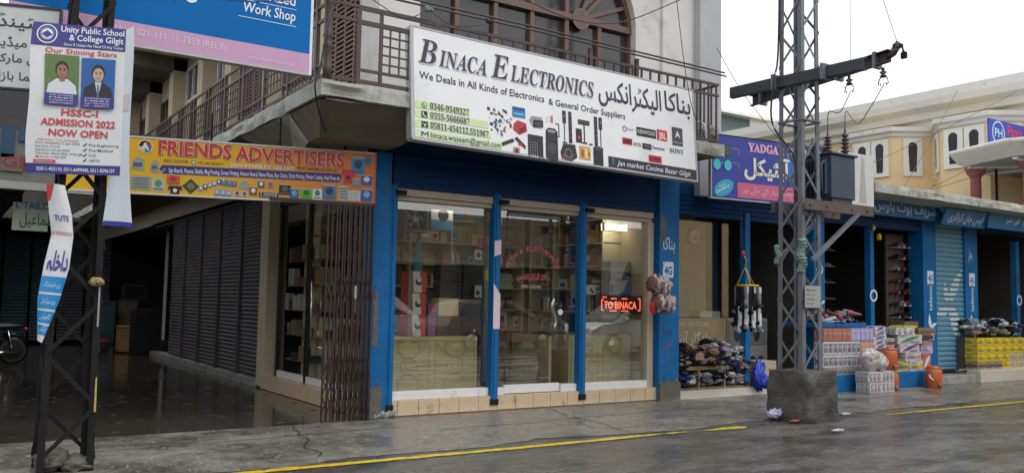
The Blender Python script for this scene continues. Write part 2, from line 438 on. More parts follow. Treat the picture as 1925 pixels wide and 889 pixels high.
M['road'] = wet_mat('wet_asphalt', (.030, .029, .026), (.20, .19, .165), .05, .42, 1.1, 34, 1.6, .50, stretch=(.7, 1.6, 1))
M['pave'] = wet_mat('wet_concrete', (.06, .057, .05), (.36, .34, .295), .07, .5, 1.0, 30, 1.7, .49)
M['puddle'] = wet_mat('flooded_floor', (.05, .045, .036), (.085, .076, .06), .03, .18, .5, 40, .3, .60, lowbump=1.0)

def sheet(name, pts, z, m, kind='structure'):
    b = MB(); b.add([(x, y, z) for x, y in pts], [tuple(range(len(pts)))], m)
    return tag(b.build(name), kind=kind)
sheet('ground', [(-300, 10.0), (300, 10.0), (300, 400), (-300, 400)], -.045, M['road'])
sheet('road', [(-300, -300), (300, -300), (300, 10.02), (-300, 10.02)], 0, M['road'])
edge = []
x = -12.0
while x < 45:
    edge.append((x, 7.72 + .28 * noise.noise(Vector((x * .6, 0, 0))) + .1 * noise.noise(Vector((x * 4, 3, 0))))); x += .12
sheet('pavement', edge + [(45, 10.05), (4.62, 10.05), (4.58, 10.02), (-12, 10.02)], .004, M['pave'])
sheet('passage_floor', [(-14, 10.02), (4.62, 10.02), (4.85, 11), (4.85, 24), (14, 24), (14, 34), (-14, 34)], -.03, M['puddle'])
sheet('kerb_edge', [(-12, 10.02), (4.62, 10.02), (4.62, 10.021), (-12, 10.021)], -.001, M['pave'])
# rim of the pavement above the passage
b = MB()
b.add([(-12, 10.021, .004), (4.6, 10.021, .004), (4.6, 10.021, -.03), (-12, 10.021, -.03)], [(0, 1, 2, 3)], M['pave'])
bpy.data.objects.remove(bpy.data.objects['kerb_edge'])
tag(b.build('kerb'), kind='structure')

def line_strip(x0, x1, yc, wd, seed, taper0=.1, taper1=.1):
    lo = []; hi = []; x = x0
    while x <= x1 + 1e-6:
        k = min(1, (x - x0) / taper0 + .25, (x1 - x) / taper1 + .2)
        a = .022 * noise.noise(Vector((x * 5, seed, 0))) + .016 * noise.noise(Vector((x * 17, seed, 4)))
        c = .022 * noise.noise(Vector((x * 5, seed + 9, 0))) + .016 * noise.noise(Vector((x * 17, seed, 8)))
        y = yc + .03 * noise.noise(Vector((x * .5, 1, 1)))
        lo.append((x, y - wd / 2 * k + a)); hi.append((x, y + wd / 2 * k + c)); x += .05
    return lo, hi
b = MB()
for x0, x1, yc, wd, sd, t0, t1 in ((-3, 7.18, 7.47, .115, 1, .1, .6), (7.1, 7.55, 7.46, .06, 4, .2, .2), (7.75, 8.5, 7.44, .15, 2, .6, .12), (11.3, 40, 7.36, .09, 3, 1.2, .1)):
    lo, hi = line_strip(x0, x1, yc, wd, sd, t0, t1)
    k = len(lo)
    b.add([(x, y, .009) for x, y in lo] + [(x, y, .009) for x, y in hi], [(i, i + 1, k + i + 1, k + i) for i in range(k - 1)], M['yellow_paint'])
tag(b.build('road_line'), kind='structure')

b = MB(); ckm = mat('crack_dark', (.03, .027, .023), .5)
for x0, y0, x1, y1, sd in ((3.1, 7.9, 3.6, 10.0, 1), (6.9, 7.8, 7.3, 10.1, 2), (1.2, 9.1, 4.6, 9.3, 3), (5.0, 8.9, 9.4, 9.15, 4), (9.0, 8.2, 8.4, 10.1, 5), (11.0, 7.9, 11.4, 10.1, 6), (12.8, 8.9, 17.5, 8.7, 7)):
    n = 40; pts = []
    for i in range(n + 1):
        t = i / n; o = .12 * noise.noise(Vector((t * 5, sd, 0))) + .04 * noise.noise(Vector((t * 25, sd, 3)))
        pts.append((x0 + (x1 - x0) * t + (o if abs(y1 - y0) > abs(x1 - x0) else 0), y0 + (y1 - y0) * t + (o if abs(x1 - x0) > abs(y1 - y0) else 0), .007 + .0 * t))
    for i in range(n):
        (xa, ya, z), (xb, yb, _) = pts[i], pts[i + 1]; d = Vector((xb - xa, yb - ya)).normalized(); w_ = .006 + .008 * abs(noise.noise(Vector((i * .4, sd, 9))))
        b.add([(xa - d.y * w_, ya + d.x * w_, z), (xb - d.y * w_, yb + d.x * w_, z), (xb + d.y * w_, yb - d.x * w_, z), (xa + d.y * w_, ya - d.x * w_, z)], [(0, 1, 2, 3)], ckm)
tag(b.build('pavement_crack'), kind='structure')

# ------------------------------------------------------------------ main building
BX0, BX1 = 4.63, 10.85
shop = thing('shop_building', 'two storey whitewashed corner building with a blue glazed shop below and an arched window above', 'building', (7.4, 10.2, 0))
F = Fr((0, 10.2, 0), (1, 0, 0), (0, 0, 1))     # facade: u = x, v = z, n towards the street
# upper wall with the wide flat arched opening
b = MB()
ZT = 9.0; AX0, AX1, AR, AZ = 5.23, 9.08, 1.03, 5.85
arc = [(AX1 - AR + AR * math.cos(a), AZ + AR * math.sin(a)) for a in [math.pi / 2 * i / 14 for i in range(15)]]
arcl = [(AX0 + AR - AR * math.cos(a), AZ + AR * math.sin(a)) for a in [math.pi / 2 * i / 14 for i in range(15)]]
wm_ = M['white_wall']
b.poly(F, [(BX0, 3.95), (AX0, 3.95), (AX0, AZ)] + arcl[1:] + [(AX0 + AR, ZT), (BX0, ZT)], 0, wm_)
b.poly(F, [(BX1, 3.95), (BX1, ZT), (AX1 - AR, ZT)] + arc[::-1][:-1] + [(AX1, AZ), (AX1, 3.95)], 0, wm_)
b.poly(F, [(AX0 + AR, AZ + AR), (AX1 - AR, AZ + AR), (AX1 - AR, ZT), (AX0 + AR, ZT)], 0, wm_)
# reveals
ring_ = [(AX0, 3.95), (AX0, AZ)] + arcl[1:] + arc[::-1] + [(AX1, 3.95)]
k = len(ring_)
b.add([F(u, v, 0) for u, v in ring_] + [F(u, v, -.22) for u, v in ring_], [(i, i + 1, k + i + 1, k + i) for i in range(k - 1)], wm_)
# east end wall, side wall above the passage is separate
b.add([(BX1, 10.2, 3.57), (BX1, 24, 3.57), (BX1, 24, ZT), (BX1, 10.2, ZT)], [(0, 1, 2, 3)], M['grey_wall'])
b.fbox(F, 9.5, BX1, 3.5, 3.95, -.3, -.003, wm_)
b.box(BX0, BX1, 10.25, 24, ZT, ZT + .2, M['grey_wall'])
b.build('wall', shop)
b = MB(); b.fbox(F, 9.62, 9.70, 3.96, ZT, 0.002, .05, M['white_wall']); b.fbox(F, 10.38, BX1 + .03, 3.3, ZT, .002, .14, M['grey_wall']); b.build('wall_pilaster', shop)
# arched window
wf = MB(); wg = MB()
for i in range(7):
    x = AX0 + (AX1 - AX0) * i / 6
    top = AZ + AR * (1 if AX0 + AR <= x <= AX1 - AR else math.sqrt(max(0, 1 - ((AX1 - AR - x if x > 7 else x - AX0 - AR) / AR) ** 2)))
    wf.fbox(F, x - .035, x + .035, 3.96, max(AZ, top if i not in (5, 1) else AZ), -.20, -.12, M['wood'])
wf.fbox(F, AX0, AX1, AZ - .05, AZ + .05, -.205, -.10, M['wood'])
wf.fbox(F, AX0, AX1, 4.9, 4.96, -.2, -.125, M['wood'])
for cx_, sg in ((AX1 - AR, 1),):
    wf.disc(F, cx_, AZ, .17, -.095, M['wood'])
    for a in (22, 45, 67):
        aa = R(a)
        p = F(cx_ + sg * .1 * math.cos(aa), AZ + .1 * math.sin(aa), -.15); q = F(cx_ + sg * AR * math.cos(aa), AZ + AR * math.sin(aa), -.15)
        wf.bar(p, q, .045, .06, M['wood'])
    pts = [F(cx_ + sg * (AR - .03) * math.cos(math.pi / 2 * i / 14), AZ + (AR - .03) * math.sin(math.pi / 2 * i / 14), -.15) for i in range(15)]
    for p, q in zip(pts, pts[1:]): wf.bar(p, q, .08, .09, M['wood'])
wo = wf.build('window_frame', shop)
wg.poly(F, ring_, -.19, M['darkglass']); wg.build('window_pane', wo)

# side wall over the passage (plane x = 4.66), with dark windows between cream piers
b = MB(); SX = 4.66
FS = Fr((SX, 0, 0), (0, -1, 0), (0, 0, 1))      # u = -y, n towards -x
b.add([(SX, 10.2, 3.3), (SX, 12.2, 3.3), (SX, 12.2, ZT), (SX, 10.2, ZT)], [(0, 3, 2, 1)], M['white_wall'])
b.box(SX + .01, 14, 24.1, 34, 3.3, 3.4, M['darkwall'])
b.add([(SX, 12.2, 3.3), (SX, 34, 3.3), (SX, 34, 11), (SX, 12.2, 11)], [(0, 3, 2, 1)], M['cream_wall'])
for y in (13.9, 16.1, 18.2, 20.9, 23.6, 26.4):
    b.box(SX - .3, SX + .01, y, y + .42, 3.96, 7.0, M['cream_wall'])
b.build('side_wall', shop)
for i, (y0, y1, z0, z1) in enumerate(((10.9, 11.9, 3.97, 6.3), (12.4, 13.8, 4.9, 6.5), (14.5, 15.9, 3.97, 6.4), (16.7, 18.0, 5.3, 6.6), (18.8, 20.7, 5.9, 6.7), (21.5, 23.4, 4.2, 6.4), (24.2, 26.2, 4.2, 6.4))):
    f_ = MB(); g_ = MB()
    wmat = M['alu'] if i in (3, 4) else M['wood']
    for u in (y0, (y0 * 2 + y1) / 3, (y0 + 2 * y1) / 3, y1 - .05): f_.box(SX - .06, SX - .004, u, u + .05, z0, z1, wmat)
    for z in (z0, z1 - .05): f_.box(SX - .065, SX - .006, y0, y1, z, z + .05, wmat)
    if i in (0, 2):
        z = z0 + .1
        while z < z1 - .1: f_.box(SX - .055, SX - .01, y0, y1, z, z + .03, M['wood']); z += .07
    fo = f_.build('side_window_frame', shop)
    g_.add([(SX - .012, y0, z0), (SX - .012, y1, z0), (SX - .012, y1, z1), (SX - .012, y0, z1)], [(0, 3, 2, 1)], M['darkglass']); g_.build('side_window_pane', fo)
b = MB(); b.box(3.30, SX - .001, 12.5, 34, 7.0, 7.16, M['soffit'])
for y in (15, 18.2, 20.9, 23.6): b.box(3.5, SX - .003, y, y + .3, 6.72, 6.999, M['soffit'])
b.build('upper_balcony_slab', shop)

# balcony slab with a broken edge
def rough_edge_box(b, x0, x1, y0, y1, z0, z1, m, axis, seed, amp=.03, step=.035):
    """box whose outer face (axis 'x' at x0, or 'y' at y0) is chipped"""
    L_ = (x1 - x0) if axis == 'y' else (y1 - y0)
    n = max(2, int(L_ / step)); vs = []
    def nn(t, k): return amp * (max(0, noise.noise(Vector((t * 1.7, seed, k))) - .05) * 1.6 + .35 * abs(noise.noise(Vector((t * 9, seed, k)))) + .2 * abs(noise.noise(Vector((t * 27, seed, k)))))
    for i in range(n + 1):
        t = L_ * i / n; a, c, e, g = nn(t, 0), nn(t, 5), nn(t, 9), nn(t, 13)
        o = x0 if axis == 'x' else y0
        ring = [(o + a, z1 - g * .3), (o + a * .6, z1 - (z1 - z0) * .25), (o + e, z0 + (z1 - z0) * .5), (o + e * .8 + c * .5, z0 + (z1 - z0) * .25), (o + c * 1.3, z0 + e * .4)]
        if axis == 'y': vs += [(x0 + t, q, z) for q, z in ring] + [(x0 + t, y1, z0), (x0 + t, y1, z1)]
        else: vs += [(q, y0 + t, z) for q, z in ring] + [(x1, y0 + t, z0), (x1, y0 + t, z1)]
    fs = []; K_ = 7
    for i in range(n):
        for k in range(K_): fs.append((i * K_ + k, i * K_ + (k + 1) % K_, (i + 1) * K_ + (k + 1) % K_, (i + 1) * K_ + k))
    fs += [tuple(range(K_)), tuple(n * K_ + k for k in range(K_))[::-1]]
    b.add(vs, fs, m)
def jagged(b, fr, u0, u1, v0, v1, seed, n0, n1, m, topj=.12):
    """broken patch: straight foot, ragged top and sides"""
    pts = [(u0, v0), (u1, v0)]
    for i in range(7): v = v0 + (v1 - v0) * (i + 1) / 8; pts.append((u1 - .03 * abs(noise.noise(Vector((i * 1.3, seed, 0)))) - (i / 7) * (u1 - u0) * .25 * abs(noise.noise(Vector((seed, i, 2)))), v))
    for i in range(9): t = i / 8; pts.append((u1 + (u0 - u1) * (.1 + .8 * t), v1 + topj * noise.noise(Vector((t * 6, seed, 7)))))
    for i in range(6): v = v1 - (v1 - v0) * (i + 1) / 8; pts.append((u0 + .03 * abs(noise.noise(Vector((i * 1.7, seed, 11)))), v))
    b.prism(fr, pts, n0, n1, m)
b = MB()
rough_edge_box(b, 3.46, 9.92, 9.1, 10.199, 3.76, 3.945, M['concrete_lt'], 'y', 3, .06)
rough_edge_box(b, 3.46, 4.655, 10.2, 34, 3.76, 3.945, M['concrete_lt'], 'x', 8, .05)
bs = b.build('balcony_slab', shop)
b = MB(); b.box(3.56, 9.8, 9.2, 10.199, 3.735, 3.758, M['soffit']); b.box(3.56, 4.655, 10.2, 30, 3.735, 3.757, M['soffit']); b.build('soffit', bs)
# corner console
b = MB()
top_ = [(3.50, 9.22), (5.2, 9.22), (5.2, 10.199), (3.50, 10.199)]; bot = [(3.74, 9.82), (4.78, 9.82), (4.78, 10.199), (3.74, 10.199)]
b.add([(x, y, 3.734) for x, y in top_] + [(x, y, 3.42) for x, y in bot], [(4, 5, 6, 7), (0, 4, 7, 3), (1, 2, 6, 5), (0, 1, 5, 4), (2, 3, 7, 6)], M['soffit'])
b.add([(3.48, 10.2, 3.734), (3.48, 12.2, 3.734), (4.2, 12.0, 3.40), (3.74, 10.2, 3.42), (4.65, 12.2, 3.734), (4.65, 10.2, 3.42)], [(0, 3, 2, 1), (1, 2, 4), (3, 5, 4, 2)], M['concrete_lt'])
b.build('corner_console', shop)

# balcony railing: front and passage side
def railing_front(b, y, x0, x1, m):
    FR = Fr((0, y, 0), (1, 0, 0), (0, 0, 1))
    for z in (3.99, 4.13, 4.68, 4.85): b.fbox(FR, x0, x1, z - .016, z + .016, -.015, .015, m)
    x = x0; panel = True
    while x < x1 - .05:
        b.fbox(FR, x - .022, x + .022, 3.95, 4.87, -.022, .022, m)
        if x + .8 > x1: break
        g0, g1 = x + .28, min(x + 1.0, x1)
        b.fbox(FR, g0 - .02, g0 + .02, 3.99, 4.85, -.018, .018, m)
        n = 6
        for i in range(1, n): b.fbox(FR, g0 + (g1 - g0) * i / n - .009, g0 + (g1 - g0) * i / n + .009, 4.13, 4.68, -.009, .009, m)
        for i in range(1, 5): b.fbox(FR, g0, g1, 4.13 + .55 * i / 5 - .009, 4.13 + .55 * i / 5 + .009, -.0095, .0095, m)
        x = g1
rl = MB(); railing_front(rl, 9.17, 3.92, 5.0, M['rail'])
rl.build('front_railing_grid', shop)
rl = MB(); FR = Fr((0, 9.17, 0), (1, 0, 0), (0, 0, 1))
for z in (4.0, 4.70, 4.87): rl.fbox(FR, 3.56, 9.86, z - .018, z + .018, -.016, .0155, M['rail'])
x = 5.05
while x < 9.86:
    rl.fbox(FR, x - .012, x + .012, 4.0, 4.87, -.012, .012, M['rail'])
    if abs((x * 10) % 9) < .9: rl.fbox(FR, x + .05, x + .10, 3.95, 4.99, -.025, .025, M['rail'])
    x += .17
for y in [9.3 + .15 * i for i in range(6)]: rl.box(9.84, 9.862, y, y + .022, 3.95, 4.87, M['rail'])
for z in (4.0, 4.87): rl.box(9.835, 9.865, 9.17, 10.19, z - .018, z + .018, M['rail'])
rl.build('front_railing', shop)
rl = MB()
rl.lathe((3.55, 9.17, 3.93), [(.05, 0), (.05, .12), (.062, .15), (.05, .18), (.05, .38), (.063, .41), (.05, .44), (.05, .5), (.063, .53), (.05, .56), (.05, .9), (.065, .94), (.05, .98), (.05, 1.5), (0.02, 1.55)], M['rail'], 12)
rl.build('corner_post', shop)
rl = MB(); sx = 3.53
for z in (4.01, 4.15, 4.66, 4.84): rl.box(sx - .015, sx + .0155, 9.2, 30, z - .017, z + .017, M['rail'])
y = 9.45; i = 0
while y < 29:
    rl.box(sx - .022, sx + .022, y - .022, y + .022, 3.95, 4.86, M['rail'])
    rl.box(sx - .018, sx + .018, y + .18, y + .21, 3.95, 4.86, M['rail'])
    g0, g1 = y + .2, y + .95
    for k in range(1, 6): rl.box(sx - .008, sx + .008, g0 + (g1 - g0) * k / 6 - .008, g0 + (g1 - g0) * k / 6 + .008, 4.15 if i % 2 else 4.01, 4.66 if i % 2 else 4.84, M['rail'])
    if i % 2:
        for k in range(1, 4): rl.box(sx - .0085, sx + .0085, g0, g1, 4.15 + .51 * k / 4 - .008, 4.15 + .51 * k / 4 + .008, M['rail'])
    y += .95; i += 1
rl.build('side_railing', shop)
# two pipes along the front railing and a crumbled pipe bundle at the east end
for z, yy, nm in ((5.03, 9.1, 'lower'), (5.09, 9.13, 'upper')):
    b = MB(); b.tube([(3.2, yy, z - .01), (6.5, yy, z + .005), (9.95, yy, z - .02)], .014, M['rail'], 8)
    single(b, 'service_pipe', '%s of two thin dark pipes running along above the balcony railing' % nm, 'pipe', 'pipes above the railing')

# ---- ground floor front
b = MB()
b.fbox(F, BX0, 10.0, 3.40, 3.734, -.2, -.004, M['blue_shaded'])
b.fbox(F, 4.9, 9.5, 2.96, 3.40, -.25, .03, M['blue_shaded'])
for z in (3.04, 3.12, 3.2, 3.28, 3.36): b.fbox(F, 4.9, 9.5, z, z + .012, .03, .045, M['blue_shaded'])
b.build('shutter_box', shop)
b = MB(); b.box(4.63, 4.86, 10.14, 10.42, 0.0, 3.40, M['blue'])
pl = b.build('pillar', shop, .008)
b = MB(); rc = mat('raw_plaster', (.13, .12, .10), .85, var=.35, vs=9, bump=1.0, bs=30)
jagged(b, Fr((0, 10.14, 0), (1, 0, 0), (0, 0, 1)), 4.628, 4.80, .0, .40, 2, -.02, .014, rc); jagged(b, Fr((0, 10.14, 0), (1, 0, 0), (0, 0, 1)), 4.64, 4.72, .9, 1.6, 5, -.02, .006, rc, .2)
b.build('broken_plaster', pl)
b = MB(); b.box(9.55, 9.98, 10.12, 10.5, 0.0, 3.74, M['blue_old']); pr = b.build('pillar', shop, .01)
b = MB(); jagged(b, Fr((0, 10.12, 0), (1, 0, 0), (0, 0, 1)), 9.545, 9.99, .0, .30, 8, -.03, .03, rc, .16); jagged(b, Fr((0, 10.12, 0), (1, 0, 0), (0, 0, 1)), 9.56, 9.68, 2.5, 2.9, 12, -.03, .004, rc)
b.build('broken_plaster', pr)
FP = Fr((0, 10.12, 0), (1, 0, 0), (0, 0, 1))
b = MB(); wh = ink(190, 205, 220)
text(b, FP, ur('بناکا'), 9.62, 2.32, .26, .26, .004, wh, .01, box=True)
b.prism(FP, [(9.63, 1.93), (9.84, 1.93), (9.85, 1.95), (9.85, 2.16), (9.83, 2.18), (9.64, 2.18), (9.62, 2.16), (9.62, 1.95)], .001, .003, wh)
text(b, FP, '4G', 9.65, 1.98, .17, .13, .006, M['blue'], .03)
text(b, FP, 'KW', 9.62, 1.0, .2, .11, .004, ink(60, 50, 130), .01)
b.stroke(FP, [(9.62, .85), (9.70, .80), (9.83, .93)], .02, .004, ink(150, 60, 80))
b.build('painted_writing', pr)

# beige guide rails, frames, sill and mullions
b = MB()
b.fbox(F, 4.97, 9.5, 2.86, 2.955, -.18, -.005, M['beige']); b.fbox(F, 4.97, 9.5, 2.80, 2.855, -.2, -.04, M['beige'])
b.build('shutter_rail', shop, .006)
b = MB(); b.fbox(F, 9.40, 9.53, .20, 2.80, -.2, -.03, M['beige']); b.build('side_frame', shop, .006)
for x0, x1, nm in ((6.46, 6.57, 1), (8.0, 8.11, 2), (4.87, 4.965, 0)):
    b = MB(); b.fbox(F, x0, x1, .12, 2.99, -.10, .035, M['blue']); b.fbox(F, x0 + .03, x1 - .03, .12, 2.99, .036, .05, M['blue'])
    mo = b.build('mullion', shop, .004)
    if nm == 1:
        b = MB(); pk = ink(214, 196, 205)
        b.poly(F, [(x0, 2.12), (x1, 2.16), (x1, 2.36), (x0, 2.34)], .053, pk); b.poly(F, [(x0 + .0, 1.12), (x1, 1.12), (x1, 1.60), (x0, 1.75)], .053, pk); b.build('faded_tape', mo)
    b = MB(); b.fbox(F, x0 - .01, x1 + .01, .08, .16, -.08, .055, M['steel_dk']); b.build('mullion_foot', mo, .01)
    b = MB(); b.fbox(F, x0 + .06, x1 + .10, 2.86, 2.92, .04, .10, M['steel_dk']); b.build('shutter_lock', mo, .006)
b = MB(); b.fbox(F, 4.965, 6.46, .20, .31, -.16, -.03, M['alu']); b.fbox(F, 6.57, 6.72, .20, .30, -.16, -.03, M['alu']); b.fbox(F, 7.72, 8.0, .20, .31, -.16, -.03, M['alu']); b.fbox(F, 8.11, 9.40, .20, .31, -.16, -.03, M['alu'])
b.build('sill', shop, .008)
# panes
for x0, x1 in ((4.965, 6.46), (8.11, 9.40)):
    b = MB(); b.fbox(F, x0, x1, .31, 2.80, -.115, -.109, M['glass']); b.build('pane', shop)
b = MB(); b.fbox(F, 6.57, 6.765, .30, 2.80, -.115, -.109, M['glass']); b.fbox(F, 7.705, 8.0, .31, 2.80, -.115, -.109, M['glass'])
b.build('pane', shop)
# glass door
b = MB(); b.fbox(F, 6.77, 7.70, .33, 2.74, -.10, -.092, M['glass']); dr = b.build('door', shop)
b = MB(); b.fbox(F, 6.74, 7.71, .21, .33, -.13, -.07, M['alu']); b.fbox(F, 6.77, 7.70, 2.72, 2.77, -.12, -.08, M['steel']); b.build('door_rail', dr, .006)
b = MB()
for ux, nn in ((7.60, -.04), (7.66, -.16)):
    pts = [F(ux - .02 + .035 * math.sin(t * 6.28 + (0 if nn > -.1 else .4)), 1.12 + .44 * t, nn) for t in [i / 12 for i in range(13)]]
    b.tube(pts, .012, mat('chrome', (.75, .75, .74), .15, 1.0, var=0), 10)
    for t in (1.2, 1.48): b.tube([F(ux, t, nn), F(ux, t, -.096)], .007, MC['chrome'], 6)
b.disc(F, 7.725, 1.36, .045, -.088, M['cloth'])
b.build('door_handle', dr)
b = MB(); rd = ink(196, 92, 92)
s = 'BINACA ELECTRONICS'
for i, c in enumerate(s):
    if c == ' ': continue
    a = R(155 - 130 * i / (len(s) - 1)); cx_, cz = 7.22 + .5 * math.cos(a), 1.83 + .44 * math.sin(a)
    fr_ = Fr(F(cx_, cz, -.09), (math.sin(a), 0, -math.cos(a)), (math.cos(a), 0, math.sin(a)))
    text(b, fr_, bs_(c), -.03, -.03, None, .062, .0, rd, .015, cap=.68)
text(b, F, ur('بناکا الیکٹرانکس'), 6.93, 1.80, .58, .11, -.09, rd, .02, box=True)
text(b, F, '05811-551967', 7.02, 1.70, .36, .045, -.09, ink(190, 160, 140), .02)
b.build('door_lettering', dr)

# tiled step
b = MB(); b.box(4.76, 9.56, 10.185, 10.42, -.04, .192, M['grout'])
x = 4.74; rr = random.Random(3)
while x < 9.5:
    x1 = min(x + .305, 9.55)
    b.box(x + .004, x1 - .004, 10.172 + rr.uniform(0, .004), 10.186, .012, .196, M['tile']); b.box(x + .004, x1 - .004, 10.176, 10.41, .1925, .199 + rr.uniform(0, .003), M['tile'])
    x += .305
for i in range(6): b.lump((4.72 + .05 * i, 10.17, .03 + .01 * (i % 3)), (.05, .05, .05), M['concrete'], 80 + i, .4, 3)
b.build('tiled_step', shop)
# passage side: step, glass, frames, column, back
b = MB(); b.box(4.66, 5.0, 10.45, 14.55, -.04, .185, M['grout'])
y = 10.45
while y < 14.5:
    b.box(4.645, 4.659, y + .004, min(y + .301, 14.54), -.02, .187, M['tile']); b.box(4.646, 4.79, y + .004, min(y + .301, 14.54), .1855, .192, M['tile']); y += .305
b.build('side_step', shop)
b = MB(); b.box(4.80, 4.86, 10.45, 14.3, .192, .30, M['alu']); b.build('side_sill', shop, .006)
b = MB()
for y in (12.85, 14.2, 10.46): b.box(4.79, 4.85, y, y + .08, .2, 3.1, M['black'])
b.box(4.79, 4.87, 10.45, 14.3, 3.02, 3.1, M['black']); b.build('side_mullion', shop)
b = MB(); b.add([(4.83, 10.5, .3), (4.83, 14.25, .3), (4.83, 14.25, 3.05), (4.83, 10.5, 3.05)], [(0, 3, 2, 1)], M['glass']); b.build('side_pane', shop)
b = MB(); b.tube([(4.76, 12.6, .9), (4.76, 12.6, 1.75)], .014, MC['chrome'], 8); b.build('side_door_handle', shop)
b = MB(); b.box(4.66, 4.95, 14.45, 14.85, 0, 3.3, M['cream_wall']); b.build('side_column', shop, .01)
b = MB(); b.box(4.66, 4.95, 14.85, 24, -.04, .08, M['concrete']); b.build('side_plinth', shop)
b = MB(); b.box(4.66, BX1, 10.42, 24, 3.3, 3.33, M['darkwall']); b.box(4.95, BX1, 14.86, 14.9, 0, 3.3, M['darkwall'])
b.build('floor_slab', shop)
y = 14.87
for i in range(5):
    y1 = y + 1.46; b = MB(); z = .10; n = 0
    rows = []
    while z <= 3.25:
        rows.append((z, 0)); rows.append((z + .03, .018)); rows.append((z + .055, .018)); z += .075
    vs = []
    for z_, d in rows: vs += [(4.80 - d, y + .06, z_), (4.80 - d, y1 - .06, z_)]
    b.add(vs, [(2 * k, 2 * k + 1, 2 * k + 3, 2 * k + 2) for k in range(len(rows) - 1)], M['shutter'])
    sh_ = b.build('side_shutter', shop)
    b = MB(); b.box(4.74, 4.82, y - .04, y + .06, .08, 3.3, M['rust']); b.build('shutter_guide', sh_)
    y = y1
b = MB(); b.box(4.74, 5.0, 14.85, 24, 3.24, 3.3, M['rust']); b.build('side_lintel', shop)
# ------------------------------------------------------------------ signs
def sign_frame(bl, br, tl):
    return Fr(bl, Vector(br) - Vector(bl), Vector(tl) - Vector(bl))

# --- white shop sign on the balcony
BL = Vector((4.62, 9.06, 3.41)); TL = Vector((4.60, 9.14, 4.76)); BRr = Vector((9.28, 9.06, 3.335))
S = sign_frame(BL, BRr, TL); SW, SH = 4.66, 1.35
sg = thing('shop_sign', 'long white flex sign with dark italic title and speaker pictures, hung on the balcony', 'sign', (6.95, 9.1, 3.4))
b = MB(); b.fbox(S, 0, SW, 0, SH, -.13, 0, M['white']); pn = b.build('panel', sg, .004)
b = MB(); fm = mat('grey_sign_frame', (.42, .42, .44), .5, metal=.2)
b.fbox(S, -.045, -.002, -.01, SH + .01, -.13, .004, fm); b.fbox(S, SW + .002, SW + .03, -.01, SH + .01, -.13, .003, fm)
b.fbox(S, -.03, SW + .02, -.028, -.002, -.13, .005, fm); b.fbox(S, -.03, SW + .02, SH + .002, SH + .022, -.13, .005, fm); b.build('frame', sg)
dk = ink(52, 44, 66); shd = ink(205, 205, 212)
def caps(b, n, m, du, dv, off):
    x = .10 + du
    for wd, first in (('Binaca', 1.22), ('Electronics', 1.87)):
        pass
    text(b, S, bi('B'), .06 + du, .93 + dv, .26, .30, n, m, off, cap=.68)
    text(b, S, bi('INACA'), .34 + du, .93 + dv, .68, .205, n, m, off, cap=.68)
    text(b, S, bi('E'), 1.09 + du, .93 + dv, .27, .31, n, m, off, cap=.68)
    text(b, S, bi('LECTRONICS'), 1.385 + du, .93 + dv, 1.37, .215, n, m, off, cap=.68)
b = MB(); caps(b, .004, shd, .016, -.016, .012); caps(b, .0075, ink(240, 240, 242), 0, 0, .012); b.build('lettering_outline', sg)
b = MB(); caps(b, .011, dk, 0, 0, .0)
text(b, S, 'We Deals in All Kinds of Electronics', .07, .73, 1.84, .095, .005, dk, .008)
text(b, S, '& General Order Suppliers', 1.98, .715, 1.33, .09, .005, dk, .008)
text(b, S, ur('بناکا'), 4.08, .90, .52, .36, .006, dk, .012, box=True)
text(b, S, ur('الیکٹرانکس'), 2.84, .84, 1.17, .40, .006, dk, .012, box=True)
b.build('lettering', sg)
gb = ink(205, 222, 172)
b = MB()
for i, (v, wd) in enumerate(((.365, .76), (.25, 1.03), (.13, 1.06), (.01, 1.22))): b.rect(S, .005, v, wd, v + .09, .004, gb)
b.build('green_bands', sg)
b = MB()
for i, (v, s_, wd) in enumerate(((.375, '0346-9549327', .54), (.26, '0355-5666687', .55), (.14, '05811-454112,551967', .82), (.025, 'binaca.waseem@gmail.com', 1.0))):
    text(b, S, bs_(s_) if i < 3 else s_, .21, v, wd, .075, .008, dk, .0, cap=.68 if i < 3 else None)
b.disc(S, .13, .41, .038, .008, ink(40, 150, 90)); b.disc(S, .13, .41, .027, .010, gb, .027); b.stroke(S, [(.117, .425), (.12, .40), (.143, .395)], .013, .012, ink(40, 150, 90))
b.rect(S, .09, .258, .17, .335, .008, ink(30, 30, 34)); b.stroke(S, [(.11, .322), (.11, .295), (.125, .275), (.152, .27)], .015, .0105, gb)
b.poly(S, [(.085, .138), (.18, .138), (.175, .18), (.09, .18)], .008, ink(30, 30, 34)); b.rect(S, .085, .19, .18, .21, .008, ink(30, 30, 34)); b.disc(S, .132, .16, .014, .0105, gb)
b.stroke(S, [(.09, .025), (.09, .085), (.132, .05), (.174, .085), (.174, .025)], .015, .008, ink(40, 60, 150))
b.build('contact_lettering', sg)
SO = S; S = Fr(SO(-.20, -.10), SO.U, SO.V)
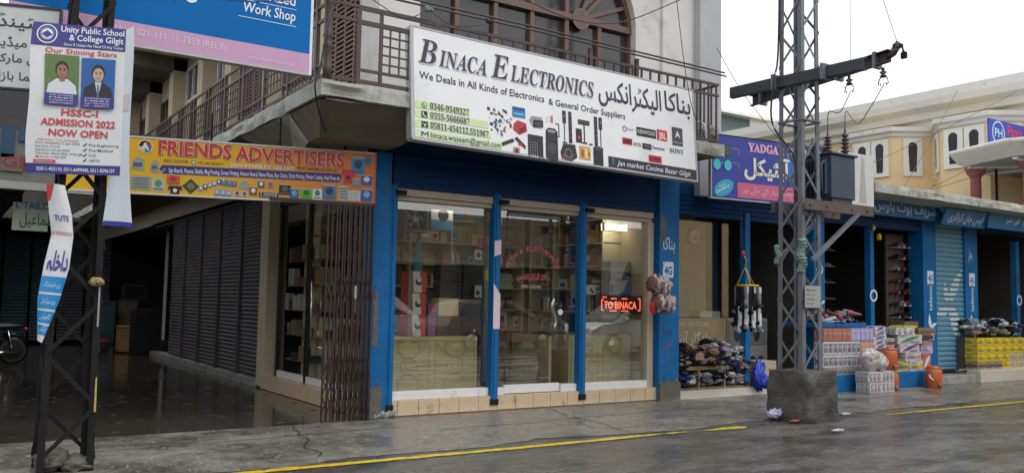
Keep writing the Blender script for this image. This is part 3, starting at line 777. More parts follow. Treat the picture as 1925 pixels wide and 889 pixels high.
# printed pictures
b = MB(); K = ink(38, 36, 42); K2 = ink(70, 70, 76); RED = ink(178, 44, 54); BL_ = ink(44, 120, 178); GR = ink(150, 150, 152)
rr = random.Random(5)
for i in range(46):
    u, v = rr.uniform(1.22, 1.58), rr.uniform(.30, .62)
    c_ = rr.choice([K, K2, GR, RED, BL_, GR, K2]); s_ = rr.uniform(.008, .024)
    b.poly(S, [(u - s_, v - s_ * .6), (u + s_, v - s_), (u + s_ * .8, v + s_ * .8), (u - s_ * .7, v + s_)], .004, c_)
b.rect(S, 1.60, .565, 1.80, .70, .005, BL_); b.rect(S, 1.62, .60, 1.78, .62, .007, ink(120, 190, 220)); b.rect(S, 1.61, .66, 1.79, .69, .007, ink(30, 70, 120))
b.poly(S, [(1.60, .40), (1.70, .34), (1.82, .40), (1.81, .50), (1.68, .53), (1.62, .48)], .005, RED); b.poly(S, [(1.70, .36), (1.80, .41), (1.79, .46), (1.70, .42)], .007, ink(120, 24, 34))
b.poly(S, [(1.86, .56), (1.90, .62), (2.06, .62), (2.08, .56), (2.05, .47), (1.92, .47)], .005, GR); b.poly(S, [(1.92, .47), (2.08, .49), (2.08, .58), (1.92, .57)], .007, K); b.rect(S, 1.95, .50, 2.05, .54, .009, K2)
b.poly(S, [(2.13, .57), (2.20, .60), (2.20, .66), (2.13, .65)], .005, ink(220, 220, 218)); b.poly(S, [(2.20, .59), (2.24, .57), (2.24, .68), (2.20, .66)], .005, ink(170, 120, 100))
b.poly(S, [(1.42, .20), (1.44, .16), (1.62, .24), (1.60, .28)], .005, K); b.poly(S, [(1.62, .28), (1.66, .31), (1.79, .21), (1.79, .16)], .005, K); b.rect(S, 1.68, .2, 1.74, .23, .007, RED)
b.rect(S, 1.60, .07, 1.70, .17, .005, ink(190, 120, 130)); b.rect(S, 1.63, .1, 1.67, .15, .007, K)
b.rect(S, 1.83, .06, 2.07, .37, .005, K)
for i in range(4):
    for j in range(5): b.rect(S, 1.86 + i * .035, .12 + j * .035, 1.875 + i * .035, .132 + j * .035, .007, GR)
    b.rect(S, 1.86 + i * .035, .075, 1.872 + i * .035, .105, .007, ink(220, 220, 220))
b.prism(S, [(2.11, .12), (2.13, .08), (2.27, .06), (2.31, .10), (2.31, .46), (2.27, .50), (2.16, .50), (2.12, .46)], .003, .006, K)
b.ring(S, 2.21, .23, .055, .075, .008, K2); b.disc(S, 2.21, .23, .05, .008, ink(60, 66, 78)); b.ring(S, 2.21, .39, .03, .04, .008, K2); b.rect(S, 2.15, .44, 2.27, .475, .008, GR)
b.stroke(S, [(2.31, .40), (2.335, .40), (2.335, .57), (2.28, .57)], .014, .005, K); b.disc(S, 2.14, .065, .018, .007, K2); b.disc(S, 2.30, .07, .018, .007, K2)
for u, h in ((2.40, 1), (2.50, 0), (2.94, 0), (3.02, 1)):
    if h: b.rect(S, u, .63 - .03, u + .06, .77, .005, K); b.rect(S, u + .022, .34, u + .036, .60, .005, K); b.rect(S, u - .01, .33, u + .07, .345, .005, K)
    else:
        b.rect(S, u, .34, u + .055, .77, .005, K)
        for q in range(5): b.disc(S, u + .027, .42 + .075 * q, .012, .007, ink(150, 70, 60))
    if h: b.disc(S, u + .03, .70, .012, .007, GR)
b.rect(S, 2.62, .37, 2.72, .56, .005, K); b.disc(S, 2.67, .44, .022, .007, ink(200, 80, 70)); b.rect(S, 2.66, .625, 2.86, .69, .005, K); b.rect(S, 2.755, .38, 2.775, .625, .005, K); b.rect(S, 2.72, .365, 2.81, .385, .005, K); b.rect(S, 2.84, .36, 2.9, .38, .005, K)
for q in range(4): b.disc(S, 2.69 + .045 * q, .657, .012, .007, ink(150, 70, 60))
b.poly(S, [(2.35, .20), (2.40, .32), (2.60, .33), (2.63, .16), (2.52, .09), (2.37, .12)], .005, K); b.poly(S, [(2.37, .12), (2.52, .09), (2.60, .2), (2.40, .2)], .007, K2); b.disc(S, 2.48, .20, .05, .009, K); b.ring(S, 2.48, .2, .05, .058, .010, GR); b.poly(S, [(2.36, .12), (2.40, .115), (2.45, .17), (2.40, .17)], .011, RED)
b.rect(S, 2.67, .15, 2.86, .33, .005, ink(206, 160, 84)); b.rect(S, 2.70, .18, 2.74, .28, .007, ink(150, 96, 40)); b.rect(S, 2.77, .17, 2.80, .30, .007, ink(240, 214, 150)); b.rect(S, 2.82, .2, 2.85, .26, .007, ink(150, 96, 40))
b.prism(S, [(2.91, .10), (2.95, .075), (3.04, .075), (3.08, .10), (3.08, .33), (2.91, .33)], .003, .005, K); b.disc(S, 2.995, .33, .085, .007, K2, .03)
b.build('printed_pictures', sg)
S = Fr(SO(-.02, -.06), SO.U, SO.V)
# brand marks
b = MB()
b.ring(S, 3.31, .64, .028, .04, .005, ink(70, 80, 160)); text(b, S, 'DANY', 3.36, .62, .12, .045, .005, GR)
b.rect(S, 3.53, .575, 3.90, .70, .005, K); text(b, S, 'KENWOOD', 3.55, .61, .33, .06, .008, ink(225, 225, 228), .005)
b.rect(S, 3.92, .565, 4.12, .72, .005, ink(205, 52, 58)); text(b, S, 'JBL', 3.95, .59, .15, .10, .008, ink(240, 220, 215), .02)
b.rect(S, 4.22, .53, 4.43, .80, .005, ink(72, 72, 76)); b.poly(S, [(4.27, .64), (4.325, .76), (4.38, .64), (4.325, .68)], .008, ink(225, 225, 228)); text(b, S, 'Audionic', 4.235, .565, .18, .03, .008, ink(210, 210, 210))
b.rect(S, 3.26, .42, 3.44, .51, .005, ink(160, 34, 48)); text(b, S, 'AMPLI', 3.28, .44, .14, .045, .008, ink(60, 20, 24), .01)
text(b, S, 'BOSS', 3.47, .42, .13, .05, .005, K, .008)
b.rect(S, 3.63, .40, 3.80, .48, .005, K); text(b, S, 'OMEGA', 3.65, .425, .13, .03, .008, GR)
text(b, S, 'Panasonic', 3.82, .42, .24, .05, .005, ink(50, 56, 120), .012)
text(b, S, bs_('SONY'), 4.16, .41, .28, .07, .005, K, 0, cap=.68)
b.rect(S, 3.74, .225, 3.99, .325, .005, ink(190, 40, 50)); text(b, S, 'SUPER', 3.77, .25, .19, .05, .008, ink(90, 14, 22), .015)
b.build('brand_logos', sg); S = SO
b = MB(); b.rect(S, 2.97, 0.0, SW, .15, .004, dk)
b.build('address_band', sg)
b = MB(); text(b, S, 'Jan market Cenima Bazar Gilgit', 3.12, .04, 1.42, .075, .008, ink(226, 226, 232), .004, .25)
b.disc(S, 3.05, .095, .03, .008, ink(50, 140, 110)); b.poly(S, [(3.025, .085), (3.075, .085), (3.05, .02)], .008, ink(50, 140, 110)); b.disc(S, 3.05, .1, .011, .011, dk); b.build('address_lettering', sg)
b = MB()
for x in (4.9, 6.2, 7.5, 8.8): b.bar((x, 9.19, 4.7), (x, 9.19, 3.9), .04, .03, M['steel_dk'])
b.build('bracket', sg)

# --- blue and pink workshop sign over the passage
D0 = 8.9
DR = P(580, 137.5, Y=D0); zb = DR.z; DX1 = DR.x
D = Fr((0.42, D0, zb), (1, 0, 0), (0, 0, 1)); DW = DX1 - .42; DH = 1.25
dg_ = thing('workshop_sign', 'large blue flex sign with a pink bottom band reading Work Shop, high over the passage', 'sign', (1.8, D0, zb))
b = MB(); b.fbox(D, 0, DW, 0, DH, -.10, 0, mat('blue_flex', col(0, 104, 176), .7, spec=.2, var=.05, vs=1.5)); b.build('panel', dg_)
b = MB(); b.fbox(D, DW + .001, DW + .03, -.02, DH, -.1, .005, M['alu']); b.fbox(D, 0, DW + .02, -.03, -.001, -.1, .004, fm); b.build('frame', dg_)
b = MB(); b.rect(D, 0.0, 0.0, DW, .205, .003, mat('pink_band', col(196, 152, 184), .5, var=.06)); b.build('pink_band', dg_)
b = MB(); wh2 = ink(228, 232, 238)
q0 = uvp(D, 457, 22); q1 = uvp(D, 555, 44); u0 = uvp(D, 448, 30); u1 = uvp(D, 556, 54); w0 = uvp(D, 460, -2)
text(b, D, 'Work Shop', q0[0], q0[1], q1[0] - q0[0], .115, .005, wh2, .012, .1); text(b, D, 'Authorized', q0[0] - .12, w0[1] + .03, q1[0] - q0[0] + .12, .115, .005, wh2, .012, .1)
b.rect(D, u0[0], u0[1] - .004, u1[0], u0[1] + .003, .005, wh2); b.rect(D, u0[0] + .03, w0[1] - .012, u1[0], w0[1] - .006, .005, wh2)
text(b, D, 'Dawlance', .35, .52, 1.28, .28, .005, wh2, .02, .1)
b.build('lettering', dg_)
b = MB(); pl_ = ink(226, 204, 226)
text(b, D, 'UAN # 021-111-11-7359 (RELY)', .80, .085, 1.13, .075, .007, pl_); text(b, D, 'www.dawlance.com.pk', 2.16, .04, .50, .05, .007, pl_); b.build('band_lettering', dg_)

# --- yellow advertising sign over the passage
z_t = P(705, 290, Y=10.08).z; z_b = P(703, 385, Y=10.08).z
YTR = P(705, 290, Y=10.08); YTL = P(245, 258, Z=z_t)
Ud = (YTL - YTR).normalized(); YTLx = YTL + Ud * .7
YB = Vector((YTLx.x, YTLx.y, z_b)); Yf = Fr(YB, Vector((YTR.x, YTR.y, 0)) - Vector((YTLx.x, YTLx.y, 0)), (0, 0, 1))
YW = (Vector((YTR.x, YTR.y, 0)) - Vector((YTLx.x, YTLx.y, 0))).length; YH = z_t - z_b; Y0 = .7; V0 = YW - Y0
ys = thing('advertising_sign', 'long yellow and orange sign with red outlined letters across the dark passage mouth', 'sign', (3.1, 10.5, z_b))
def grad_mat():
    m = bpy.data.materials.new('yellow_orange_flex'); m.use_nodes = True; t = m.node_tree; b_ = t.nodes['Principled BSDF']
    tc = t.nodes.new('ShaderNodeTexCoord'); sp = t.nodes.new('ShaderNodeSeparateXYZ'); rp = t.nodes.new('ShaderNodeValToRGB')
    rp.color_ramp.elements[0].position = .45; rp.color_ramp.elements[0].color = (*col(228, 178, 34), 1); rp.color_ramp.elements[1].position = .98; rp.color_ramp.elements[1].color = (*col(222, 112, 30), 1)
    t.links.new(tc.outputs['Generated'], sp.inputs[0]); t.links.new(sp.outputs[0], rp.inputs[0]); t.links.new(rp.outputs[0], b_.inputs['Base Color']); b_.inputs['Roughness'].default_value = .4
    return m
b = MB(); b.fbox(Yf, 0, YW, 0, YH, -.07, 0, grad_mat()); b.build('panel', ys)
b = MB(); b.fbox(Yf, 0, YW + .01, YH + .001, YH + .018, -.07, .006, M['alu']); b.fbox(Yf, 0, YW + .01, -.018, -.001, -.07, .006, M['alu']); b.fbox(Yf, YW + .001, YW + .02, -.01, YH + .01, -.07, .006, M['orange']); b.build('frame', ys)
def yu(px): return Y0 + (px - 245) / 460 * V0 * (1 + .0 * px)
def yx(px, py):
    o = Vector((0, 0, CAM_H)); d = (px - IMW / 2) * RT - (py - IMH / 2) * UP + FPX * FW
    t = (Yf.o - o).dot(Yf.N) / d.dot(Yf.N); p = o + t * d - Yf.o
    return p.dot(Yf.U), p.dot(Yf.V)
b = MB()
a0 = yx(298, 290); a1 = yx(434, 300); a2 = yx(443, 301); a3 = yx(646, 309)
for n, m_, off, du in ((.003, ink(90, 20, 30), .05, .004), (.006, ink(244, 236, 224), .042, 0), (.009, ink(206, 48, 46), .022, 0)):
    text(b, Yf, 'FRIENDS', a0[0] + du, a0[1] - du, a1[0] - a0[0], .175, n, m_, off); text(b, Yf, 'ADVERTISERS', a2[0] + du, a2[1] - du, a3[0] - a2[0], .175, n, m_, off)
a = yx(433, 311); c = yx(553, 317); text(b, Yf, 'JAN MARKET GILGIT', a[0], a[1] - .015, c[0] - a[0], .045, .004, wh2, .01)
a = yx(308, 305); text(b, Yf, '0355-5293749', a[0], a[1], .27, .04, .004, ink(70, 60, 30)); a = yx(372, 309); text(b, Yf, '+92 344-9876377', a[0], a[1], .29, .038, .004, ink(70, 60, 30))
a = yx(558, 319); text(b, Yf, 'PROP: NAEEM-UD-DIN ALI', a[0], a[1], .50, .04, .004, ink(90, 24, 40), .01)
b.build('lettering', ys)
a = yx(300, 311); c = yx(643, 343); h0 = a[1] - .075; pr_ = ink(64, 44, 120)
b = MB(); v0, v1 = yx(302, 326)[1], yx(302, 310)[1]; v2, v3 = yx(640, 343)[1], yx(640, 327)[1]
b.prism(Yf, [(a[0], (v0 + v1) / 2), (a[0] + .03, v0), (c[0] - .03, v2), (c[0], (v2 + v3) / 2), (c[0] - .03, v3), (a[0] + .03, v1)], .002, .004, pr_)
t0 = yx(317, 324); t1 = yx(640, 340)
text(b, Yf, 'Sign Boards, Plaques, Shields, Mug Printing, Screen Printing, Honour Board, Name Plates, Key Chains, Shirts Printing, Plotter Cutting, Heat Press etc.', t0[0], t0[1] - .0, t1[0] - t0[0], .056, .007, wh2, .012, rot=math.atan2(t1[1] - t0[1], t1[0] - t0[0]) + .002)
text(b, Yf, 'DEALS IN', a[0] + .02, t0[1] - .02, .07, .03, .007, wh2, rot=.7)
b.build('service_band', ys)
b = MB(); cc = yx(273, 276)
b.disc(Yf, cc[0], cc[1], .085, .004, ink(214, 204, 190)); b.poly(Yf, [(cc[0], cc[1]), (cc[0] + .074, cc[1]), (cc[0] + .05, cc[1] + .055), (cc[0], cc[1] + .075)], .006, RED)
b.poly(Yf, [(cc[0], cc[1]), (cc[0], cc[1] + .075), (cc[0] - .05, cc[1] + .055), (cc[0] - .074, cc[1])], .006, ink(30, 34, 50)); b.poly(Yf, [(cc[0], cc[1]), (cc[0] + .074, cc[1]), (cc[0] + .05, cc[1] - .055), (cc[0], cc[1] - .075)], .006, ink(40, 130, 190)); b.poly(Yf, [(cc[0], cc[1]), (cc[0], cc[1] - .075), (cc[0] - .05, cc[1] - .055), (cc[0] - .074, cc[1])], .006, ink(230, 190, 40))
text(b, Yf, 'A', cc[0] - .045, cc[1] - .04, .09, .09, .009, wh2, .03)
w_ = yx(364, 306); b.disc(Yf, w_[0], w_[1], .026, .004, ink(40, 150, 90)); b.disc(Yf, w_[0], w_[1], .015, .006, wh2)
b.build('round_logo', ys)
b = MB()
def pic(px0, py0, px1, py1, kind, c1, c2=K):
    u0, v1_ = yx(px0, py0); u1, v0_ = yx(px1, py1)
    if kind == 'rect': b.rect(Yf, u0, v0_, u1, v1_, .004, c1); b.disc(Yf, (u0 + u1) / 2, v0_ + (v1_ - v0_) * .58, (u1 - u0) * .28, .006, c2, (v1_ - v0_) * .26); b.rect(Yf, u0 + (u1 - u0) * .12, v0_ + (v1_ - v0_) * .1, u1 - (u1 - u0) * .12, v0_ + (v1_ - v0_) * .22, .006, ink(110, 104, 100)); b.rect(Yf, u0, v1_ - (v1_ - v0_) * .08, u1, v1_, .0065, ink(190, 186, 180))
    if kind == 'text':
        b.rect(Yf, u0, v0_, u1, v1_, .004, c1)
        for i in range(4): b.rect(Yf, u0 + (u1 - u0) * .12, v0_ + (v1_ - v0_) * (.18 + .2 * i), u1 - (u1 - u0) * .12, v0_ + (v1_ - v0_) * (.24 + .2 * i), .006, c2)
    if kind == 'dia': b.poly(Yf, [((u0 + u1) / 2, v0_), (u1, (v0_ + v1_) / 2), ((u0 + u1) / 2, v1_), (u0, (v0_ + v1_) / 2)], .004, c1); b.disc(Yf, (u0 + u1) / 2, (v0_ + v1_) / 2, (u1 - u0) * .22, .006, c2)
    if kind == 'shirt': b.poly(Yf, [(u0 + (u1 - u0) * .2, v0_), (u1 - (u1 - u0) * .2, v0_), (u1 - (u1 - u0) * .2, v0_ + (v1_ - v0_) * .6), (u1, v0_ + (v1_ - v0_) * .5), (u1 - (u1 - u0) * .1, v1_), (u0 + (u1 - u0) * .1, v1_), (u0, v0_ + (v1_ - v0_) * .5), (u0 + (u1 - u0) * .2, v0_ + (v1_ - v0_) * .6)], .006, c1); b.disc(Yf, (u0 + u1) / 2, v0_ + (v1_ - v0_) * .45, (u1 - u0) * .14, .008, c2)
    if kind == 'shield': b.prism(Yf, [(u0, v0_ + .02), (u1, v0_), (u1, v1_ - .03), ((u0 + u1) / 2, v1_), (u0 + .01, v1_ - .05)], .002, .004, c1); b.rect(Yf, u0 + .02, v0_ + .05, u1 - .02, v1_ - .07, .006, c2)
G1, G2 = ink(150, 156, 150), ink(90, 96, 92)
pic(248, 294, 270, 322, 'shield', G1, G2); pic(283, 300, 298, 326, 'shield', G1, G2); pic(246, 330, 282, 358, 'text', G1, G2); pic(286, 334, 309, 360, 'rect', ink(190, 190, 180), ink(80, 150, 90))
pic(314, 328, 338, 348, 'rect', ink(222, 92, 40), ink(180, 50, 30)); pic(315, 349, 343, 366, 'shirt', K, wh2); pic(343, 335, 374, 366, 'dia', ink(70, 66, 50), ink(120, 116, 90))
for i in range(6): pic(374 + i * 8.5, 349 - i * 3, 381 + i * 8.5, 360 - i * 3, 'rect', [ink(120, 170, 190), ink(80, 60, 90), G1][i % 3], wh2)
for i in range(3): pic(403 + i * 11, 355 + i, 413 + i * 11, 369 + i, 'rect', ink(150, 160, 190), ink(190, 196, 214)); pic(416 + i * 10, 338 + i, 425 + i * 10, 350 + i, 'rect', ink(60, 120, 160), G1)
pic(450, 338, 467, 358, 'shield', G1, ink(220, 220, 216)); pic(440, 358, 452, 371, 'rect', ink(200, 190, 184), ink(110, 60, 50)); pic(454, 359, 465, 372, 'rect', ink(200, 190, 184), ink(110, 60, 50))
pic(469, 351, 483, 368, 'rect', ink(140, 70, 40), wh2); pic(485, 340, 497, 354, 'rect', G2, wh2); pic(503, 341, 514, 355, 'rect', G1, ink(200, 60, 60)); pic(487, 360, 523, 373, 'rect', K, G1)
for i in range(6): pic(489 + i * 5.6, 361, 492 + i * 5.6, 372, 'rect', wh2, G1)
pic(525, 346, 546, 367, 'rect', K, G2); pic(545, 354, 561, 375, 'rect', ink(50, 110, 160), ink(120, 170, 200)); pic(566, 354, 586, 375, 'rect', ink(90, 190, 50), ink(50, 110, 40)); pic(588, 354, 605, 376, 'rect', ink(226, 226, 220), ink(60, 120, 150)); pic(607, 347, 631, 376, 'rect', ink(80, 120, 160), ink(30, 50, 80))
pic(636, 349, 653, 378, 'text', ink(176, 180, 176), K2); pic(655, 358, 677, 378, 'text', ink(205, 208, 204), G1); pic(663, 336, 677, 354, 'rect', ink(130, 150, 160), G1); pic(679, 329, 699, 349, 'rect', ink(30, 90, 170), wh2); pic(679, 355, 699, 380, 'rect', ink(30, 90, 170), ink(120, 180, 220))
pic(661, 295, 685, 329, 'rect', ink(36, 140, 200), ink(26, 60, 90)); pic(641, 318, 668, 347, 'shirt', ink(206, 52, 50), K); cc = yx(690, 303); b.disc(Yf, cc[0], cc[1], .07, .006, ink(60, 110, 140)); b.ring(Yf, cc[0], cc[1], .045, .055, .008, G1)
b.build('printed_pictures', ys)
b = MB()
for t in (.8, 1.6, 2.4, 3.2): p = Yf(t, YH + .01, -.04); b.bar(p, p + Vector((0, .0, .36)), .02, .02, M['steel_dk'])
b.build('hanger', ys)

# --- collapsible gate folded at the passage mouth
gt = thing('folding_gate', 'dark brown collapsible steel gate folded against the blue pillar at the passage mouth', 'gate', (4.28, 10.0, .0))
n = 17; xs = [3.98 + .58 * (i / (n - 1)) ** .78 for i in range(n)]
for i, x in enumerate(xs):
    b = MB(); yy = 10.09 - (x - 3.98) * .1 + (.012 if i % 2 else -.012)
    b.box(x - .009, x + .009, yy - .012, yy + .012, 0.005, 2.66, M['gate']); b.build('bar', gt)
b = MB()
for z0 in (.10, .55, 1.5):
    for i in range(n - 1):
        xa, xb = xs[i], xs[i + 1]; ya = 10.09 - (xa - 3.98) * .1; yb = 10.09 - (xb - 3.98) * .1
        b.bar((xa, ya - .016, z0), (xb, yb - .016, z0 + .22), .006, .016, M['gate']); b.bar((xa, ya - .022, z0 + .22), (xb, yb - .022, z0), .006, .016, M['gate'])
        if z0 < .5: b.bar((xa, ya - .016, z0 + .22), (xb, yb - .016, z0 + .44), .006, .016, M['gate']); b.bar((xa, ya - .022, z0 + .44), (xb, yb - .022, z0 + .22), .006, .016, M['gate'])
b.build('scissor_lattice', gt)
b = MB(); b.bar((3.3, 10.25, 2.68), (4.6, 10.05, 2.68), .05, .04, M['gate']); b.build('top_track', gt)
b = MB(); b.box(4.335, 4.365, 10.02, 10.03, 1.50, 1.66, mat('dull_paper', (.3, .3, .3), .6)); b.build('paper_label', gt)

# --- lettered board at the far left
LT = P(112, 22, Y=8.75); LB = P(112, 172, Y=8.75)
LTl = P(-60, 5, Z=LT.z)
Lf = Fr(Vector((LTl.x, LTl.y, LB.z)), Vector((LT.x - LTl.x, LT.y - LTl.y, 0)), (0, 0, 1)); LW = Vector((LT.x - LTl.x, LT.y - LTl.y, 0)).length; LH = LT.z - LB.z
lb = thing('lettered_board', 'white framed board with black Urdu lettering at the upper left corner', 'sign', (.2, 8.85, LB.z))
b = MB(); b.fbox(Lf, 0, LW, 0, LH, -.05, 0, mat('dull_white_board', (.56, .57, .57), .5)); b.build('panel', lb)
b = MB(); b.fbox(Lf, 0, LW, LH + .001, LH + .025, -.05, .008, M['black']); b.fbox(Lf, LW + .001, LW + .02, -.01, LH + .02, -.05, .008, M['black']); b.fbox(Lf, 0, LW, -.02, -.001, -.05, .008, M['black']); b.build('frame', lb)
b = MB(); K3 = ink(40, 40, 44)
text(b, Lf, ur('سٹینڈرڈ میڈ'), LW - 1.0, LH * .70, .95, .16, .004, K3, .01, box=True)
text(b, Lf, ur('نئی میڈیسن ہول'), LW - .85, LH * .47, .80, .12, .004, K3, .006, box=True)
text(b, Lf, ur('جان مارکیٹ'), LW - .62, LH * .28, .55, .10, .004, K3, .006, box=True)
text(b, Lf, ur('سینما بازار گلگت'), LW - .80, LH * .06, .76, .11, .004, K3, .006, box=True)
b.build('lettering', lb)
M['rubble'] = mat('wet_rubble', (.09, .08, .065), .6, var=.4, vs=8, bump=.8)
# ------------------------------------------------------------------ lattice masts
def angle_leg(b, p, q, fl, th, sx, sy, m):
    """steel angle between p and q, flanges pointing to sx, sy"""
    p = Vector(p); q = Vector(q)
    for (ax, ay) in (((fl, 0), (0, th)), ((0, 0), (th, fl))):
        pass
    def pr(o, x0, x1, y0, y1): return [o + Vector((x * sx, y * sy, 0)) for x, y in ((x0, y0), (x1, y0), (x1, y1), (x0, y1))]
    for x0, x1, y0, y1 in ((0, fl, 0, th), (0, th, th, fl)):
        b.add(pr(p, x0, x1, y0, y1) + pr(q, x0, x1, y0, y1), [(0, 1, 2, 3), (4, 5, 6, 7), (0, 1, 5, 4), (1, 2, 6, 5), (2, 3, 7, 6), (3, 0, 4, 7)], m)
def lattice(t, c0, c1, h0, h1, z0, z1, fl, br, m, pitch=.62, cross=False):
    def corner(k, z):
        s = (z - z0) / (z1 - z0); h = h0 + (h1 - h0) * s; cx_ = c0[0] + (c1[0] - c0[0]) * s; cy_ = c0[1] + (c1[1] - c0[1]) * s
        return Vector((cx_ + h * (-1, 1, 1, -1)[k], cy_ + h * (-1, -1, 1, 1)[k], z))
    for k in range(4):
        b = MB(); angle_leg(b, corner(k, z0), corner(k, z1), fl, .009, (1, -1, -1, 1)[k], (1, 1, -1, -1)[k], m)
        b.build('leg', t)
    b = MB(); z = z0 + .12; i = 0
    while z + pitch < z1:
        for k in range(4):
            a, c = corner(k, z), corner((k + 1) % 4, z + pitch); a2, c2 = corner((k + 1) % 4, z), corner(k, z + pitch)
            n_ = (a2 - a).cross(Vector((0, 0, 1))).normalized() * .006
            if cross or i % 2 == 0: b.bar(a + n_, c + n_, br, .006, m, up=n_)
            if cross or i % 2: b.bar(a2 - n_, c2 - n_, br, .006, m, up=n_)
        z += pitch; i += 1
    b.build('bracing', t)
    return corner
lp = thing('lattice_mast', 'dark rusty lattice mast carrying the school banners beside the flooded passage', 'mast', (1.0, 8.35, 0))
lc = lattice(lp, (1.00, 8.40), (1.055, 8.40), .215, .125, -.01, 7.5, .052, .036, M['steel_dk'], .44)
b = MB(); b.box(1.178, 1.192, 8.165, 8.175, 1.22, 1.56, mat('dull_paper', (.3, .3, .3), .6)); b.add([(1.19, 8.165, .50), (1.207, 8.165, .50), (1.203, 8.165, .8), (1.190, 8.165, .78)], [(0, 1, 2, 3)], mat('faded_yellow', (.45, .36, .10), .6)); b.build('paper_strip', lp)
b = MB()
for i in range(7): b.lump((1.16 + .02 * math.cos(i), 8.15 + .01 * i, 1.60 + .012 * math.sin(i * 2)), (.035, .03, .028), mat('tan_rope', (.33, .25, .12), .8), i, .5, 3)
b.build('rope_knot', lp)
b = MB()
for i in range(8): b.lump((.98 + .11 * math.cos(i * 2.1), 8.36 + .1 * math.sin(i * 1.7), .05 + .03 * (i % 3)), (.12, .1, .07), M['rubble'], 100 + i, .5, 2.5)
single(b, 'rubble_heap', 'small heap of broken concrete at the foot of the dark left mast', 'rubble')

# banners ----------------------------------------------------------------
def cloth_grid(b, fn, nu, nv, m, th=.002):
    vs = [fn(i / nu, j / nv) for j in range(nv + 1) for i in range(nu + 1)]
    b.add(vs, [(j * (nu + 1) + i, j * (nu + 1) + i + 1, (j + 1) * (nu + 1) + i + 1, (j + 1) * (nu + 1) + i) for j in range(nv) for i in range(nu)], m, True)
class Cl:
    """bent sheet usable as a frame: u, v in metres on the sheet"""
    def __init__(s, fn, W, H): s.fn = fn; s.W = W; s.H = H
    def __call__(s, u, v, n=0.0):
        a = u / s.W; c = v / s.H; p = s.fn(a, c); e = .01
        n_ = (s.fn(a + e, c) - s.fn(a - e, c)).cross(s.fn(a, c + e) - s.fn(a, c - e)).normalized()
        return p + n_ * n
def poly_sub(b, fr, u0, v0, u1, v1, n, m, k=8):
    b.add([fr(u0 + (u1 - u0) * i / k, v, n) for v in (v0, v1) for i in range(k + 1)], [(i, i + 1, k + 2 + i, k + 1 + i) for i in range(k)], m)
Q = [P(50, 325, Y=8.12), P(225, 331, Y=8.06), P(64, 42, Y=8.12), P(237, 57, Y=8.04)]
def ban(a, c):
    p = (Q[0] * (1 - a) + Q[1] * a) * (1 - c) + (Q[2] * (1 - a) + Q[3] * a) * c
    p = p + Vector((0, -.007 * math.sin(a * 7 + c * 2) - .02 * math.sin(c * 3.1) * (1 - a), 0))
    p = p + Vector((-.02 * math.sin(c * 3.14) * (1 - a) - .01 * math.sin(c * 9) * (1 - a), 0, 0))
    return p
BW, BH = .79, 1.30
B = Cl(ban, BW, BH)
bn = thing('school_banner', 'white and purple school admission banner with two portraits tied to the left mast', 'banner', (.97, 8.1, 2.4))
b = MB(); cloth_grid(b, ban, 24, 24, M['cloth']); b.build('sheet', bn)
pu = ink(58, 52, 128); rdb = ink(196, 58, 62)
b = MB()
for i in range(6): poly_sub(b, B, 0, 1.10 + .034 * i, BW, 1.134 + .034 * i, .003, pu)
b.build('top_band', bn); b = MB(); poly_sub(b, B, 0, 0, BW, .045, .003, pu); poly_sub(b, B, 0, .045, BW, .085, .003, pu)
b.build('bottom_band', bn)
b = MB()
text(b, B, 'Unity Public School', .235, 1.235, .54, .055, .006, wh2, .015); text(b, B, '& College Gilgit', .31, 1.165, .46, .055, .006, wh2, .015)
text(b, B, 'Once A Unitian No Need Of Any Tuition', .27, 1.115, .50, .026, .006, wh2, .006)
text(b, B, 'Our Shining Stars', .12, 1.045, .60, .045, .006, rdb, .012)
text(b, B, 'HSSC-I', .27, .505, .31, .06, .006, rdb, .025); text(b, B, 'ADMISSION 2022', .11, .415, .62, .062, .006, rdb, .025); text(b, B, 'NOW OPEN', .18, .325, .49, .062, .006, rdb, .025)
for i, s_ in enumerate(('Form Availability (7 July 2022)', 'Last Date of Form', 'Submission (27 July 2022)', 'Test Date: 28 July 2022, 10:00 AM', 'Merit List: 3 Aug 2022')): text(b, B, s_, .08, .255 - .030 * i, [.36, .2, .28, .38, .25][i], .017, .006, K, .003)
text(b, B, 'Admission Test Schedule', .09, .282, .34, .02, .006, rdb)
for i, s_ in enumerate(('Pre-Engineering', 'Pre-Medical', 'ICS', 'ARTS')):
    text(b, B, s_, .52, .25 - .045 * i, [.25, .2, .06, .09][i], .022, .006, K, .004); b.stroke(B, [(.47, .26 - .045 * i), (.48, .25 - .045 * i), (.50, .275 - .045 * i)], .008, .006, K)
b.rect(B, .06, .093, .24, .118, .005, rdb); text(b, B, 'Contact Us', .075, .098, .14, .014, .008, wh2)
text(b, B, '05811-453110, 0311-6499440, 0311-8296159', .08, .025, .66, .032, .006, wh2, .006)
b.build('lettering', bn)
b = MB(); b.ring(B, .125, 1.205, .075, .085, .006, wh2); b.disc(B, .125, 1.205, .058, .006, wh2); b.ring(B, .125, 1.205, .048, .055, .008, pu); b.poly(B, [(.08, 1.20), (.125, 1.17), (.17, 1.20), (.125, 1.235)], .009, pu); b.build('emblem', bn)
class Off:
    def __init__(s, f, d): s.f = f; s.d = d
    def __call__(s, u, v, n=0.0): return s.f(u, v, n + s.d)
